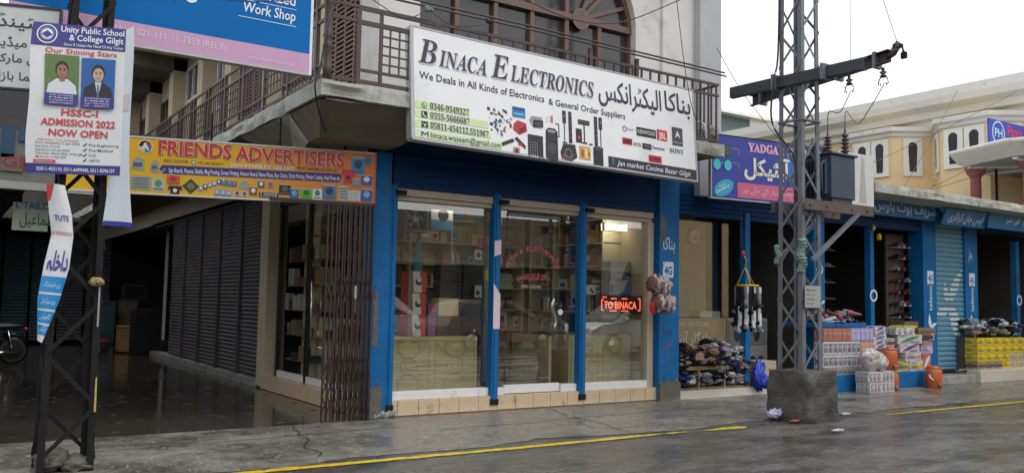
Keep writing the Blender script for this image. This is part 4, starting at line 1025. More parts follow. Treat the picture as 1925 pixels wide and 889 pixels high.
def portrait(u0, v0, w_, h_, bgc, skin, coat, tie, hair, lean):
    b = MB(); b.rect(globals()['B'], u0, v0, u0 + w_, v0 + h_, .009, bgc); B = Off(globals()['B'], .006)
    cx_ = u0 + w_ / 2; q = w_
    b.poly(B, [(cx_ - q * .46, v0), (cx_ + q * .46, v0), (cx_ + q * .40, v0 + h_ * .28), (cx_ + q * .16, v0 + h_ * .42), (cx_ - q * .16, v0 + h_ * .42), (cx_ - q * .40, v0 + h_ * .28)], .008, coat)
    b.poly(B, [(cx_ - q * .08, v0 + h_ * .36), (cx_ + q * .08, v0 + h_ * .36), (cx_ + q * .09, v0 + h_ * .5), (cx_ - q * .09, v0 + h_ * .5)], .010, skin)
    if tie: b.poly(B, [(cx_ - q * .10, v0 + h_ * .42), (cx_, v0 + h_ * .06), (cx_ + q * .10, v0 + h_ * .42)], .0105, ink(190, 196, 206)); b.poly(B, [(cx_ - q * .03, v0), (cx_ + q * .03, v0), (cx_ + q * .025, v0 + h_ * .36), (cx_ - q * .025, v0 + h_ * .36)], .012, tie)
    b.disc(B, cx_, v0 + h_ * .66, q * .19, .011, hair, q * .24); b.disc(B, cx_, v0 + h_ * .60, q * .16, .013, skin, q * .21)
    for s_ in (-1, 1): b.disc(B, cx_ + s_ * q * .065, v0 + h_ * .63, q * .022, .0145, hair); b.stroke(B, [(cx_ + s_ * q * .03, v0 + h_ * .665), (cx_ + s_ * q * .10, v0 + h_ * .665)], q * .015, .0145, hair)
    b.stroke(B, [(cx_ - q * .05, v0 + h_ * .515), (cx_ + q * .05, v0 + h_ * .515)], q * .02, .0145, ink(120, 70, 60))
    b.build('portrait', bn)
portrait(.12, .665, .285, .365, ink(92, 116, 64), ink(150, 108, 86), ink(205, 208, 212), None, ink(30, 26, 26), 0)
portrait(.425, .655, .285, .365, ink(34, 92, 160), ink(196, 158, 140), ink(40, 40, 50), ink(90, 110, 140), ink(30, 26, 26), 0)
b = MB(); b.rect(B, .12, .59, .405, .69, .022, pu); b.rect(B, .425, .58, .71, .68, .022, pu)
for j in range(4): text(b, B, ['SYED ALI HAIDER', 'MBBS', 'AYUB MEDICAL COLLEGE', 'ABBOTTABAD'][j], .16, .668 - .022 * j, .2, .011, .024, wh2); text(b, B, ['MUHAMMAD SALMAN', 'MBBS', 'KING EDWARD MEDICAL', 'UNIVERSITY'][j], .46, .66 - .022 * j, .21, .011, .024, wh2)
b.build('caption', bn)
# long sheet seen from behind, hanging on the right side of the mast
T0, T1 = P(222, 62, Y=8.2), P(247, 50, Y=8.36); U0, U1 = P(192, 424, Y=8.2), P(249, 428, Y=8.5)
def back(a, c):
    p = (U0 * (1 - a) + U1 * a) * (1 - c) + (T0 * (1 - a) + T1 * a) * c
    return p + Vector((.02 * math.sin(c * 5 + a * 3), -.03 * math.sin(a * 4 + c * 3), 0))
b = MB(); cloth_grid(b, back, 14, 30, mat('thin_white_cloth', (.60, .66, .72), .7, var=.08, vs=3)); bk = thing('hanging_banner', 'long pale banner seen from its blank back, hanging behind the admission banner', 'banner', (1.35, 8.3, 2.1)); b.build('sheet', bk)
BC = Cl(back, .35, 1.8); b = MB(); poly_sub(b, BC, 0, .0, .35, .045, .004, ink(50, 60, 150)); poly_sub(b, BC, .02, 1.05, .33, 1.2, .004, ink(196, 190, 196)); b.build('printed_band', bk)
# bow shaped torn banner
def bow_edge(c):   # c 0 bottom .. 1 top ; pixel edges
    ys_ = [640, 560, 500, 440, 400, 345]; L_ = [70, 71, 82, 97, 92, 88]; R_ = [79, 112, 130, 138, 135, 122]
    y = 640 - 295 * c
    for i in range(5):
        if ys_[i + 1] <= y <= ys_[i] + 1e-6:
            t = (ys_[i] - y) / (ys_[i] - ys_[i + 1]); return y, L_[i] + (L_[i + 1] - L_[i]) * t, R_[i] + (R_[i + 1] - R_[i]) * t
    return 345, 88, 122
_bw = []
for j in range(41):
    y, l, r_ = bow_edge(j / 40); _bw.append((P(l, y, Y=8.1), P(r_, y + 4, Y=8.02)))
def bow(a, c):
    f_ = max(0, min(.9999, c)) * 40; i = int(f_); t = f_ - i
    l = _bw[i][0].lerp(_bw[i + 1][0], t); r_ = _bw[i][1].lerp(_bw[i + 1][1], t)
    p = l.lerp(r_, a); return p + Vector((0, -.04 * math.sin(max(0, min(1, a)) * 3.14), 0))
b = MB(); cloth_grid(b, bow, 10, 40, M['cloth']); bw = thing('torn_banner', 'narrow torn banner with blue stripes bowed like a sail on the left mast', 'banner', (.85, 8.1, 1.0)); b.build('sheet', bw)
W_ = Cl(bow, .24, 1.33); b = MB(); bb = ink(30, 130, 196)
for v0_, v1_ in ((.42, .55), (.28, .40), (.16, .26), (.06, .14)):
    for j in range(3): poly_sub(b, W_, 0, v0_ + (v1_ - v0_) * j / 3, .24, v0_ + (v1_ - v0_) * (j + 1) / 3, .004, bb)
b.poly(W_, [(0, 1.33), (.09, 1.33), (.03, 1.20), (0, 1.18)], .004, ink(206, 50, 56)); b.build('printed_band', bw)
b = MB(); text(b, W_, ur('داخلہ'), .03, .60, .19, .17, .006, ink(74, 60, 150), .03, box=True)
for v_, s_ in ((.45, 'پری انجینئرنگ'), (.31, 'پری میڈیکل'), (.18, 'کامرس'), (.08, 'آرٹس')): text(b, W_, ur(s_), .04, v_, .16, .06, .006, ink(190, 220, 236), .006, box=True)
text(b, W_, 'OF TECHNOLOGY', .01, .90, .22, .03, .006, rdb, .008); text(b, W_, 'TUTE', .05, 1.02, .15, .05, .006, ink(74, 60, 150), .015); b.build('lettering', bw)

# right lattice mast ------------------------------------------------------
BKX, BKY = 9.78, 7.60
bl = MB(); vs, fs = [], []
blk = []
nx = 12
def blkpt(a, lv):
    # rounded rectangle outline
    hx, hy = .32, .36
    k = 1 - .05 * lv
    c_, s_ = math.cos(a), math.sin(a); e = .22
    x = hx * (abs(c_) ** e) * (1 if c_ > 0 else -1); y = hy * (abs(s_) ** e) * (1 if s_ > 0 else -1)
    r_ = 1 + .09 * noise.noise(Vector((x * 4, y * 4, lv * 3))) + .03 * noise.noise(Vector((x * 9, y * 9, lv * 6))) + .014 * noise.noise(Vector((x * 40, y * 40, lv * 26)))
    return Vector((BKX + x * k * r_, BKY + y * k * r_, lv * .68 - .02))
NL, NA = 40, 160
for j in range(NL + 1):
    for i in range(NA):
        p = blkpt(2 * math.pi * (i + .5) / NA, j / NL)
        if j == NL: p.z += .05 * noise.noise(Vector((p.x * 5, p.y * 5, 2)))
        vs.append(p)
for j in range(NL):
    for i in range(NA): fs.append((j * NA + i, j * NA + (i + 1) % NA, (j + 1) * NA + (i + 1) % NA, (j + 1) * NA + i))
vs.append(Vector((BKX, BKY, .67))); top = len(vs) - 1
for i in range(NA): fs.append((NL * NA + i, NL * NA + (i + 1) % NA, top))
bl.add(vs, fs, mat('block_concrete', (.095, .088, .075), .75, var=.5, vs=6, bump=1.0, bs=22, dirt=.75, dcol=(.03, .029, .028), ds=1.9))
tw = thing('lattice_mast', 'tall galvanised lattice mast on a concrete block with transformer and crossarms', 'mast', (BKX, BKY, 0))
bl.build('concrete_base', tw)
corner = lattice(tw, (9.76, 7.62), (9.80, 7.62), .205, .165, .55, 8.6, .068, .036, M['steel'], .46)
b = MB(); angle_leg(b, (9.56, 7.42, .42), corner(0, .75), .085, .009, 1, 1, M['steel']); b.build('leg_foot', tw)
b = MB()
for z in (4.02,): 
    for k in range(4): b.bar(corner(k, z), corner((k + 1) % 4, z), .05, .02, M['steel'])
b.build('horizontal_strut', tw)
b = MB(); b.fbox(Fr(P(1513, 578, Y=7.38), (1, 0, 0), (0, 0, 1)), 0, .32, 0, .29, 0, .006, mat('faded_plate', (.33, .34, .31), .5)); pt_ = b.build('number_plate', tw)
b = MB(); fr_ = Fr(P(1513, 578, Y=7.373), (1, 0, 0), (0, 0, 1))
for i, s_ in enumerate(('FEEDER NO 2', 'GILGIT  11KV', '200 KVA', 'T/F  07')): text(b, fr_, s_, .03, .22 - .06 * i, .2 - .02 * i, .028, .004, K2)
b.build('plate_lettering', pt_)
b = MB(); cg = mat('pale_green_rag', (.20, .30, .29), .8, var=.2, vs=8)
for i in range(11): b.lump((9.575 + .015 * math.sin(i), 7.435 + .015 * math.cos(i), 1.98 + .04 * i), (.055, .055, .03), cg, 130 + i, .5, 3)
single(b, 'tied_rag', 'long pale green rag tied round the near leg of the galvanised mast', 'rag', 'rags on the mast')
b = MB()
for i in range(8): b.lump((9.57, 7.81 + .02 * math.cos(i), 2.1 + .03 * i), (.045, .045, .03), cg, 160 + i, .5, 3)
single(b, 'tied_rag', 'short pale green rag tied round the left leg of the galvanised mast', 'rag', 'rags on the mast')
# crossarms
for xx, sd, pa, pb, lab in ((9.52, -1, (1372, 175), (1624, 119), 'upper dark channel crossarm bolted to the near side of the galvanised mast'), (10.03, 1, (1415, 191), (1675, 106), 'lower dark channel crossarm with drooping insulators on the galvanised mast')):
    A_ = P(*pa, X=xx); B_2 = P(*pb, X=xx); V_ = (A_ - B_2); L_ = V_.length
    t = thing('crossarm', lab, 'crossarm', (xx, 7.6, (A_.z + B_2.z) / 2), 0, 'crossarms of the galvanised mast')
    b = MB(); cm = mat('dark_channel', (.045, .05, .062), .6, metal=.2, var=.3, vs=6, dirt=.2)
    fx = Fr(B_2, V_, (0, 0, 1)); h_ = .075      # n = -x side
    b.fbox(fx, 0, L_, -h_, h_, -.006, .006, cm)
    for s_ in (-1, 1): b.fbox(fx, 0, L_, s_ * h_ - .006, s_ * h_ + .006, .0065 if sd < 0 else -.075, .075 if sd < 0 else -.0065, cm)
    b.build('channel', t)
    b = MB()
    for u in ((.55, 1.35) if sd < 0 else (.18, .75, 2.05)): b.fbox(fx, u, u + .04, -h_ - .03, h_ + .03, -.08, .08, M['steel'])
    b.build('clamp', t)
ins = thing('fuse_insulator', 'curved end fitting at the street end of the lower crossarm', 'insulator', (10.03, 6.35, 4.7))
b = MB(); b.tube([(10.03, 6.46, 4.72), (10.05, 6.38, 4.76), (10.05, 6.33, 4.83)], .05, M['porcelain'], 8); b.lathe((10.05, 6.32, 4.80), [(.03, 0), (.06, .02), (.03, .04), (.06, .06), (.03, .08), (.02, .1)], M['porcelain'], 12); b.build('body', ins)
b = MB(); b.tube([(10.05, 6.32, 4.87), (10.06, 6.26, 4.84), (10.06, 6.24, 4.74)], .02, M['steel_dk'], 6); b.box(10.04, 10.08, 6.20, 6.27, 4.66, 4.74, M['steel_dk']); b.build('end_clamp', ins)
for (y_, lab) in ((6.52, 'hanging arcing horn insulator nearest the end of the lower crossarm'), (7.02, 'hanging arcing horn insulator further in on the lower crossarm')):
    b = MB(); o = Vector((10.05, y_, 4.55))
    b.lathe(o + Vector((0, 0, -.08)), [(.02, 0), (.05, .02), (.02, .04), (.05, .07), (.02, .09), (.02, .13)], M['porcelain'], 12)
    for s_ in (-1, 1):
        b.tube([o + Vector((0, .02 * s_, -.06)), o + Vector((0, .06 * s_, -.10)), o + Vector((0, .07 * s_, -.16)), o + Vector((0, .04 * s_, -.18)), o + Vector((0, .04 * s_, -.15))], .008, M['porcelain'], 6)
    single(b, 'horn_insulator', lab, 'insulator', 'hanging insulators under the lower crossarm')
# transformer on its platform
pf = thing('transformer_platform', 'rusty channel platform braced off the galvanised mast', 'platform', (10.3, 7.4, 2.8))
for y in (7.33, 7.88):
    b = MB(); b.box(9.5, 11.0, y - .02, y - .012, 2.79, 2.93, M['rust']); b.box(9.5, 11.0, y - .011, y + .03, 2.92, 2.93, M['rust']); b.box(9.5, 11.0, y - .011, y + .03, 2.79, 2.80, M['rust'])
    for x in (9.6, 9.95, 10.5, 10.85): b.lathe((x, y - .035, 2.86), [(.02, 0), (.02, .015)], M['rust'], 8, 'Y')
    b.build('channel', pf)
for y in (7.30, 7.9):
    b = MB(); b.bar((10.62, y, 2.80), (9.62, y, 2.12), .05, .05, M['steel']); b.build('brace', pf)
tf = thing('transformer', 'blue grey pole transformer with two tall bushings beside the galvanised mast', 'transformer', (10.4, 7.6, 2.94))
b = MB(); tx0, tx1, ty0, ty1 = 10.15, 10.68, 7.38, 7.84
b.box(tx0, tx1, ty0, ty1, 3.0, 3.60, M['tank']); b.box(tx0 - .03, tx1 + .03, ty0 - .03, ty1 + .03, 3.60, 3.635, M['tank']); b.box(tx0 + .04, tx1 - .04, ty0 + .02, ty0 + .08, 2.932, 3.0, M['tank']); b.box(tx0 + .04, tx1 - .04, ty1 - .08, ty1 - .02, 2.932, 3.0, M['tank'])
b.build('tank', tf, .012)
for i in range(7):
    b = MB(); y = ty0 + .05 + i * .058; b.box(tx0 - .075, tx0 - .001, y, y + .012, 3.06, 3.54, M['tank']); b.build('cooling_fin', tf)
b = MB(); b.tube([(tx0 - .09, ty0 + .06, 3.5), (tx0 - .14, ty0 + .06, 3.45), (tx0 - .14, ty0 + .06, 3.12), (tx0 - .09, ty0 + .06, 3.05)], .022, M['tank'], 8); b.tube([(tx0 - .09, ty1 - .06, 3.5), (tx0 - .14, ty1 - .06, 3.45), (tx0 - .14, ty1 - .06, 3.12), (tx0 - .09, ty1 - .06, 3.05)], .022, M['tank'], 8); b.build('radiator_pipe', tf)
for (x, y, s_) in ((10.57, 7.46, 1.25), (10.32, 7.56, 1.05), (10.22, 7.74, .7), (10.5, 7.75, .6)):
    b = MB(); prof = [(.05, 0)]
    for k in range(5): prof += [(.028, .03 + k * .045), (.068 - k * .004, .045 + k * .045), (.028, .06 + k * .045)]
    prof += [(.015, .27), (.012, .36)]
    b.lathe((x, y, 3.636), [(r_ * (.8 + .2 * s_), h * s_) for r_, h in prof], M['porcelain'], 14); b.build('bushing', tf)
def wire(pts, r, label, name='cable', group=None, sag=0, m=None):
    b = MB(); out = []
    if len(pts) == 2:
        p, q = Vector(pts[0]), Vector(pts[1])
        out = [p.lerp(q, i / 24) - Vector((0, 0, sag * 4 * (i / 24) * (1 - i / 24))) for i in range(25)]
    else:
        P_ = [Vector(p) for p in pts]; P_ = [P_[0] * 2 - P_[1]] + P_ + [P_[-1] * 2 - P_[-2]]
        for i in range(1, len(P_) - 2):
            for k in range(6):
                t = k / 6; out.append(.5 * ((2 * P_[i]) + (P_[i + 1] - P_[i - 1]) * t + (2 * P_[i - 1] - 5 * P_[i] + 4 * P_[i + 1] - P_[i + 2]) * t * t + (3 * P_[i] - P_[i - 1] - 3 * P_[i + 1] + P_[i + 2]) * t ** 3))
        out.append(P_[-2])
    b.tube(out, r, m or M['wire'], 5)
    return single(b, name, label, 'cable', group)
wire([(10.05, 6.50, 4.40), (10.10, 6.75, 4.12), (10.34, 7.1, 4.0), (10.52, 7.4, 4.25), (10.57, 7.46, 4.07)], .006, 'thin jumper cable from the outer insulator to the taller transformer bushing')
wire([(10.05, 7.0, 4.38), (10.1, 7.2, 4.15), (10.20, 7.45, 4.2), (10.32, 7.56, 4.0)], .006, 'thin jumper cable from the inner insulator to the shorter transformer bushing')
wire([corner(3, 8.0), corner(3, 5.2) + Vector((-.02, .0, 0)), (9.42, 7.75, 4.6), (9.44, 7.8, 4.0), (9.66, 7.6, 3.5), (9.66, 7.6, 2.9)], .014, 'thick black cable running down the left leg of the galvanised mast')
wire([P(1347, 90, Y=9.9), P(1400, 180, Y=9.5), P(1520, 340, Y=8.6), (9.9, 8.0, 3.1)], .006, 'thin service wire from the grey building corner to the galvanised mast')
wire([P(1660, 0, Y=6.2), (10.05, 6.32, 4.89)], .004, 'fine vertical wire rising from the street end of the crossarm')
wire([P(1598, 0, Y=6.9), (10.05, 7.0, 4.78)], .004, 'fine vertical wire rising from the middle of the crossarm')
# wires on the balcony
wire([P(985, 0, Y=8.9), P(1080, 38, Y=8.9), P(1170, 42, Y=8.9), P(1280, 0, Y=8.9)], .008, 'black cable looping low in front of the arched window')
wire([P(1272, 0, Y=9.0), P(1285, 110, Y=9.0), P(1298, 190, Y=9.02), P(1312, 235, Y=9.05)], .006, 'thin black wire hanging down over the right end of the white sign')
wire([P(700, 0, Y=9.0), P(760, 35, Y=9.0), P(805, 19, Y=9.08)], .006, 'short drooping wire tied at the left end of the railing pipes')
wire([P(805, 19, Y=9.05), P(850, 48, Y=9.0), P(900, 48, Y=9.0), P(919, 41, Y=9.08)], .006, 'drooping wire between the two knots on the railing pipes')
wire([P(632, 0, Y=8.95), P(614, 60, Y=8.95), P(600, 140, Y=9.0), P(592, 165, Y=9.05), P(605, 230, Y=9.5), P(622, 262, Y=9.95)], .010, 'black cable trailing down round the balcony corner')
wire([P(560, 0, Y=8.8), P(470, 4, Y=8.7), P(380, -6, Y=8.6)], .006, 'thin black wire crossing the top of the blue workshop sign')
for px, py, lab in ((805, 19, 'greenish wire knot on the railing pipes, nearer the corner post'), (919, 41, 'dark and pink wire knot on the railing pipes above the white sign')):
    b = MB(); c_ = P(px, py, Y=9.08)
    for i in range(6): b.lump(c_ + Vector((.03 * math.cos(i * 2), -.01, .02 * math.sin(i * 3))), (.03, .03, .022), cg if px == 805 else M['black'], i + px, .5, 3)
    single(b, 'wire_knot', lab, 'knot', 'knots on the railing pipes')
b = MB(); c_ = P(1332, 262, Y=9.4)
for i in range(10): b.lump(c_ + Vector((.05 * math.cos(i * 2.2), .06 * math.sin(i), -.06 * (i % 4) + .12)), (.1, .1, .09), M['concrete'], i + 200, .5, 3)
single(b, 'broken_concrete_edge', 'crumbling concrete lump at the right end of the balcony', 'rubble')
wire([P(1312, 228, Y=9.3), P(1326, 240, Y=9.25), P(1328, 270, Y=9.25), P(1322, 290, Y=9.3)], .022, 'pale grey hose bent round the right end of the balcony', 'hose', m=M['alu'])
# ------------------------------------------------------------------ optical shop and right row
row = thing('shop_row', 'low row of blue framed lock-up shops under one ragged concrete roof slab', 'building', (17, 10.3, 0))
b = MB()
b.box(13.95, 34, 10.2, 14.5, 3.50, 3.53, M['darkwall']); rough_edge_box(b, 13.9, 34, 9.2, 14.5, 3.58, 3.75, M['concrete_lt'], 'y', 21, .09)
for i in range(60): b.lump((14 + i * .33 + rnd.uniform(-.1, .1), 9.35 + rnd.uniform(0, .25), 3.75), (rnd.uniform(.05, .16), .1, rnd.uniform(.02, .06)), M['concrete_lt'], i + 300, .5, 3)
b.build('roof_slab', row)
b = MB()
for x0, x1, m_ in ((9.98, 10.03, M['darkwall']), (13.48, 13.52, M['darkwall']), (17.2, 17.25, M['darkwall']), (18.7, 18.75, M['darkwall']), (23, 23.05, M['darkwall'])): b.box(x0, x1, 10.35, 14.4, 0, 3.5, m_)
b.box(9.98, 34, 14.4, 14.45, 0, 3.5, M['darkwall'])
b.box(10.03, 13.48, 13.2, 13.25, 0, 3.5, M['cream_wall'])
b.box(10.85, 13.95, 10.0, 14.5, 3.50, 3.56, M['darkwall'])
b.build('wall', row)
b = MB(); b.fbox(F, 9.99, 13.45, 2.98, 3.49, -.2, .0, M['blue_shaded']); b.fbox(F, 13.76, 17.0, 3.10, 3.49, -.2, .0, M['blue_shaded']); b.fbox(F, 19.1, 30, 3.25, 3.49, -.2, 0, M['blue_shaded'])
for z in (3.06, 3.14, 3.22, 3.3): b.fbox(F, 9.99, 13.45, z, z + .012, .0, .012, M['blue_shaded'])
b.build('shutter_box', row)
b = MB(); b.box(10.0, 12.6, 10.19, 14.3, -.04, .12, M['tile_white']); b.box(12.6, 13.5, 10.3, 14.3, -.04, .15, M['concrete']); b.box(13.5, 34, 10.3, 14.3, -.04, .25, M['concrete'])
b.build('shop_floor', row)
b = MB(); b.box(12.95, 16.62, 9.72, 10.299, 0, .30, M['blue_old']); b.build('blue_platform', row, .015)
b = MB(); b.box(16.62, 18.15, 9.75, 10.299, 0, .17, M['concrete']); b.box(18.15, 30, 9.65, 10.299, 0, .26, M['tile_white']); b.build('concrete_step', row, .015)
TLb = ink(205, 222, 236)
def petal(b, fr, u, v, L, ang, n, m, wd=.42):
    pts = []
    for i in range(16):
        t = i / 15; pts.append((t * L, wd * L * .5 * math.sin(math.pi * t ** .75)))
    pts += [(p[0], -p[1] * .6) for p in pts[::-1][1:-1]]
    b.poly(fr, [(u + x * math.cos(ang) - y * math.sin(ang), v + x * math.sin(ang) + y * math.cos(ang)) for x, y in pts], n, m)
def logo(b, fr, u, v, s_, n, m):
    for a, l in ((100, 1.0), (25, .8), (215, .75), (290, .95)): petal(b, fr, u, v, s_ * l, R(a), n, m)
for x0, x1, full in ((13.45, 13.76, 1), (16.98, 17.46, 2), (18.58, 19.08, 3)):
    b = MB(); b.fbox(F, x0, x1, 0, 3.48, -.3, .03, M['blue']); pq = b.build('pillar', row, .006)
    FQ = Fr((0, 10.17, 0), (1, 0, 0), (0, 0, 1)); b = MB(); xc = (x0 + x1) / 2
    fr_ = Fr((xc + .06, 10.17, 1.05), (0, 0, 1), (-1, 0, 0))
    if full > 1:
        text(b, fr_, 'telenor', .42, 0, .62, .13, .003, TLb, .005); logo(b, FQ, xc, 1.12, .30, .003, TLb)
        b.prism(FQ, [(xc - .1, 2.02), (xc + .12, 2.02), (xc + .12, 2.30), (xc - .1, 2.30)], .001, .003, TLb); text(b, FQ, '4G', xc - .07, 2.09, .16, .13, .005, M['blue'], .03)
    else:
        text(b, FQ, '20', x0 + .02, .95, .18, .22, .003, TLb, .01); text(b, FQ, ur('بوٹ'), x0 + .02, .7, .2, .14, .003, TLb, box=True); logo(b, FQ, xc, 1.55, .22, .003, TLb); b.ring(FQ, xc, 2.2, .07, .1, .003, TLb)
    if full == 3: text(b, FQ, ur('رحمان'), xc - .12, 2.55, .16, .3, .003, TLb, .01, box=True)
    b.build('painted_marks', pq)
for x0, x1 in ((15.17, 15.29), (20.75, 20.90), (11.6, 11.72)):
    b = MB(); b.fbox(F, x0, x1, .2, 3.1, -.1, .03, M['blue']); pq = b.build('mullion', row, .004)
    if x0 > 12: b = MB(); b.ring(Fr((0, 10.17, 0), (1, 0, 0), (0, 0, 1)), (x0 + x1) / 2 + .03, 1.75, .08, .12, .003, TLb); b.build('painted_marks', pq)
b = MB(); b.lathe((15.23, 10.13, 3.02), [(.035, 0), (.035, .06), (.02, .1)], M['yellow_paint'], 8); single(b, 'padlock', 'small brass padlock at the very top of the thin blue post', 'padlock', 'brass padlocks')
b = MB(); b.lathe((15.40, 10.13, 2.84), [(.05, 0), (.05, .09), (.02, .13)], M['yellow_paint'], 8); single(b, 'padlock', 'larger brass padlock hanging just right of the thin blue post', 'padlock', 'brass padlocks')
# rolled down shutter with the big faded mark
b = MB(); rows = []; z = .2
lb_ = mat('pale_blue_shutter', (.13, .31, .44), .45, metal=.2, var=.14, vs=3, dirt=.2, dcol=(.1, .2, .26))
while z < 3.3: rows += [(z, .0), (z + .03, .025), (z + .075, .025), (z + .10, .0)]; z += .105
b.add([F(x, z_, d - .04) for z_, d in rows for x in (17.46, 18.58)], [(2 * k, 2 * k + 1, 2 * k + 3, 2 * k + 2) for k in range(len(rows) - 1)], lb_)
sh2 = b.build('roller_shutter', row)
b = MB(); fl_ = mat('faded_mark', (.60, .62, .62), .5); fq = Fr((0, 10.2, 0), (1, 0, 0), (0, 0, 1))
def slat_petal(u, v, L, ang, wd):
    for k in range(40):
        z_ = .2 + .105 * k + .028
        # clip petal to the raised face of each slat
        pts = []
        for s_ in range(2):
            zz = z_ + .05 * s_; xs_ = []
            for i in range(200):
                x = u - L + 2 * L * i / 199; dx, dz = x - u, zz - v
                a, c = dx * math.cos(ang) + dz * math.sin(ang), -dx * math.sin(ang) + dz * math.cos(ang)
                if 0 < a < L:
                    hw = wd * L * .5 * math.sin(math.pi * (a / L) ** .75)
                    if -.6 * hw < c < hw and 17.48 < x < 18.56: xs_.append(x)
            pts.append((min(xs_), max(xs_)) if xs_ else None)
        if pts[0] and pts[1]: b.add([F(pts[0][0], z_, -.012), F(pts[0][1], z_, -.012), F(pts[1][1], z_ + .05, -.012), F(pts[1][0], z_ + .05, -.012)], [(0, 1, 2, 3)], fl_)
for a, l, w_ in ((110, .5, .5), (55, .95, .34), (-65, 1.05, .42), (205, .62, .5)): slat_petal(18.0, 1.62, l, R(a), w_)
b.build('faded_mark', sh2)
b = MB(); b.box(17.4, 18.6, 10.12, 10.19, .205, .26, M['black']); b.build('shutter_bar', sh2)
# small lamp and goods deep inside the last shop
b = MB(); b.lathe((20.1, 11.0, 3.05), [(.04, .06), (.09, .03), (.07, 0)], M['lamp'], 12)
single(b, 'lamp', 'small lit white ceiling lamp inside the last shop on the right', 'lamp')

def shop_board(px4, Yp, name, label, words, colr, n_lines=1, tilt=0):
    bl_ = P(*px4[3], Y=Yp); br_ = P(*px4[2], Y=Yp); tl_ = P(*px4[0], Y=Yp - tilt)
    fr = Fr(bl_, (1, 0, 0), tl_ - bl_ - Vector((1, 0, 0)) * (tl_ - bl_).x); w_ = br_.x - bl_.x; h_ = (tl_ - bl_).length
    t = thing(name, label, 'sign', (bl_.x + w_ / 2, Yp, bl_.z)); b = MB(); b.fbox(fr, 0, w_, 0, h_, -.04, 0, colr); b.build('panel', t)
    b = MB()
    for i, (s_, u, v, ww, hh) in enumerate(words): text(b, fr, ur(s_), u * w_, v * h_, ww * w_, hh * h_, .004, TLb, .012, box=True)
    b.build('lettering', t); return t
bp = mat('blue_board', col(24, 112, 168), .5, var=.15, vs=3, dirt=.2, dcol=(.03, .12, .2))
shop_board([(1640, 366), (1769, 382), (1768, 413), (1640, 402)], 9.9, 'boot_shop_sign', 'blue board with white Urdu lettering over the open shoe shop', [('شریف بوٹ ہاؤس'.replace('ؤ', 'و'), .03, .12, .90, .72)], bp)
shop_board([(1778, 391), (1857, 398), (1850, 426), (1770, 421)], 9.75, 'slanted_shop_sign', 'small slanted blue board over the closed shutter', [('ایس جان کراکری', .1, .15, .8, .65)], bp, tilt=.12)
shop_board([(1860, 391), (1985, 407), (1980, 438), (1857, 428)], 9.65, 'corner_shop_sign', 'weathered blue board over the open shop at the right edge', [('حاجی مارکیٹ', .5, .12, .42, .7), ('فون نمبر', .25, .3, .2, .4)], bp, tilt=.05)
b = MB(); wbx = P(1606, 288, Y=9.15); wby = P(1643, 395, Y=9.15); fr = Fr((wbx.x, 9.15, wby.z), (1, 0, 0), (0, 0, 1)); h_ = wbx.z - wby.z
b.fbox(fr, -.45, wby.x - wbx.x, 0, h_, -.04, 0, mat('dull_white_board', (.56, .57, .57), .5))
t = thing('white_board', 'plain weathered white board standing behind the transformer', 'sign', (wbx.x, 9.15, wby.z)); b.build('panel', t)
b = MB(); g3 = ink(170, 166, 160); b.poly(fr, [(.12, .1), (.34, .1), (.30, .5), (.27, .9), (.2, .9), (.17, .5)], .003, g3); b.build('faded_print', t)
# optical sign
zt = P(1345, 253, Y=9.45); zbm = P(1338, 370, Y=9.45); q1 = P(1502, 274, Z=zt.z)
o_ = Vector((zbm.x, zbm.y, zbm.z)); U_ = Vector((q1.x - zt.x, q1.y - zt.y, 0)); O = Fr(o_, U_, (0, 0, 1)); OH = zt.z - zbm.z; OW = 2.5
osn = thing('optical_sign', 'blue and pink sign with two painted pairs of sunglasses over the glazed eyewear shop', 'sign', (11, 9.4, zbm.z))
b = MB(); b.fbox(O, 0, OW, 0, OH, -.06, 0, mat('royal_blue_flex', col(42, 56, 150), .4, var=.08)); b.build('panel', osn)
b = MB(); b.fbox(O, -.02, -.001, -.02, OH + .02, -.06, .006, fm); b.fbox(O, 0, OW, -.02, -.001, -.06, .006, fm); b.fbox(O, 0, OW, OH + .001, OH + .015, -.06, .006, M['steel_dk']); b.build('frame', osn)
b = MB(); b.rect(O, .52, .03, OW, .27, .003, ink(196, 96, 128)); b.disc(O, 1.95, OH * .6, .42, .003, ink(36, 100, 176)); b.build('pink_band', osn)
b = MB(); pk2 = ink(226, 168, 190); cr_ = ink(222, 220, 200)
text(b, O, bs_('YADGAR OPTICAL'), .74, OH - .20, 1.65, .13, .006, pk2, .03, cap=.68)
text(b, O, ur('یادگار'), 1.72, OH * .38, .62, .34, .006, cr_, .03, box=True); text(b, O, ur('آپٹیکل'), .66, OH * .30, .98, .44, .006, cr_, .03, box=True)
text(b, O, ur('نظر کے مطابق تیار کئے جاتے ہیں'), .60, .07, 1.5, .15, .006, pk2, .006, box=True); b.build('lettering', osn)
b = MB(); dg1, lens1, lens2 = ink(30, 36, 50), ink(52, 80, 84), ink(60, 190, 210)
for v_, l_ in ((OH - .24, lens1), (OH - .47, lens2)):
    for u_ in (.10, .32): b.disc(O, u_, v_, .085, .005, dg1, .095); b.disc(O, u_, v_, .075, .008, l_, .085)
    b.stroke(O, [(.17, v_ + .03), (.25, v_ + .03)], .015, .005, GR); b.stroke(O, [(.40, v_ + .05), (.55, v_ + .04), (.55, v_ - .05)], .01, .005, GR)
b.disc(O, .24, .16, .21, .005, ink(40, 160, 190), .12, .45)
text(b, O, 'Contact', .15, .15, .16, .04, .008, wh2, rot=.45); text(b, O, '0344-5442144', .10, .06, .28, .05, .008, wh2, .01, rot=.45); b.build('printed_pictures', osn)

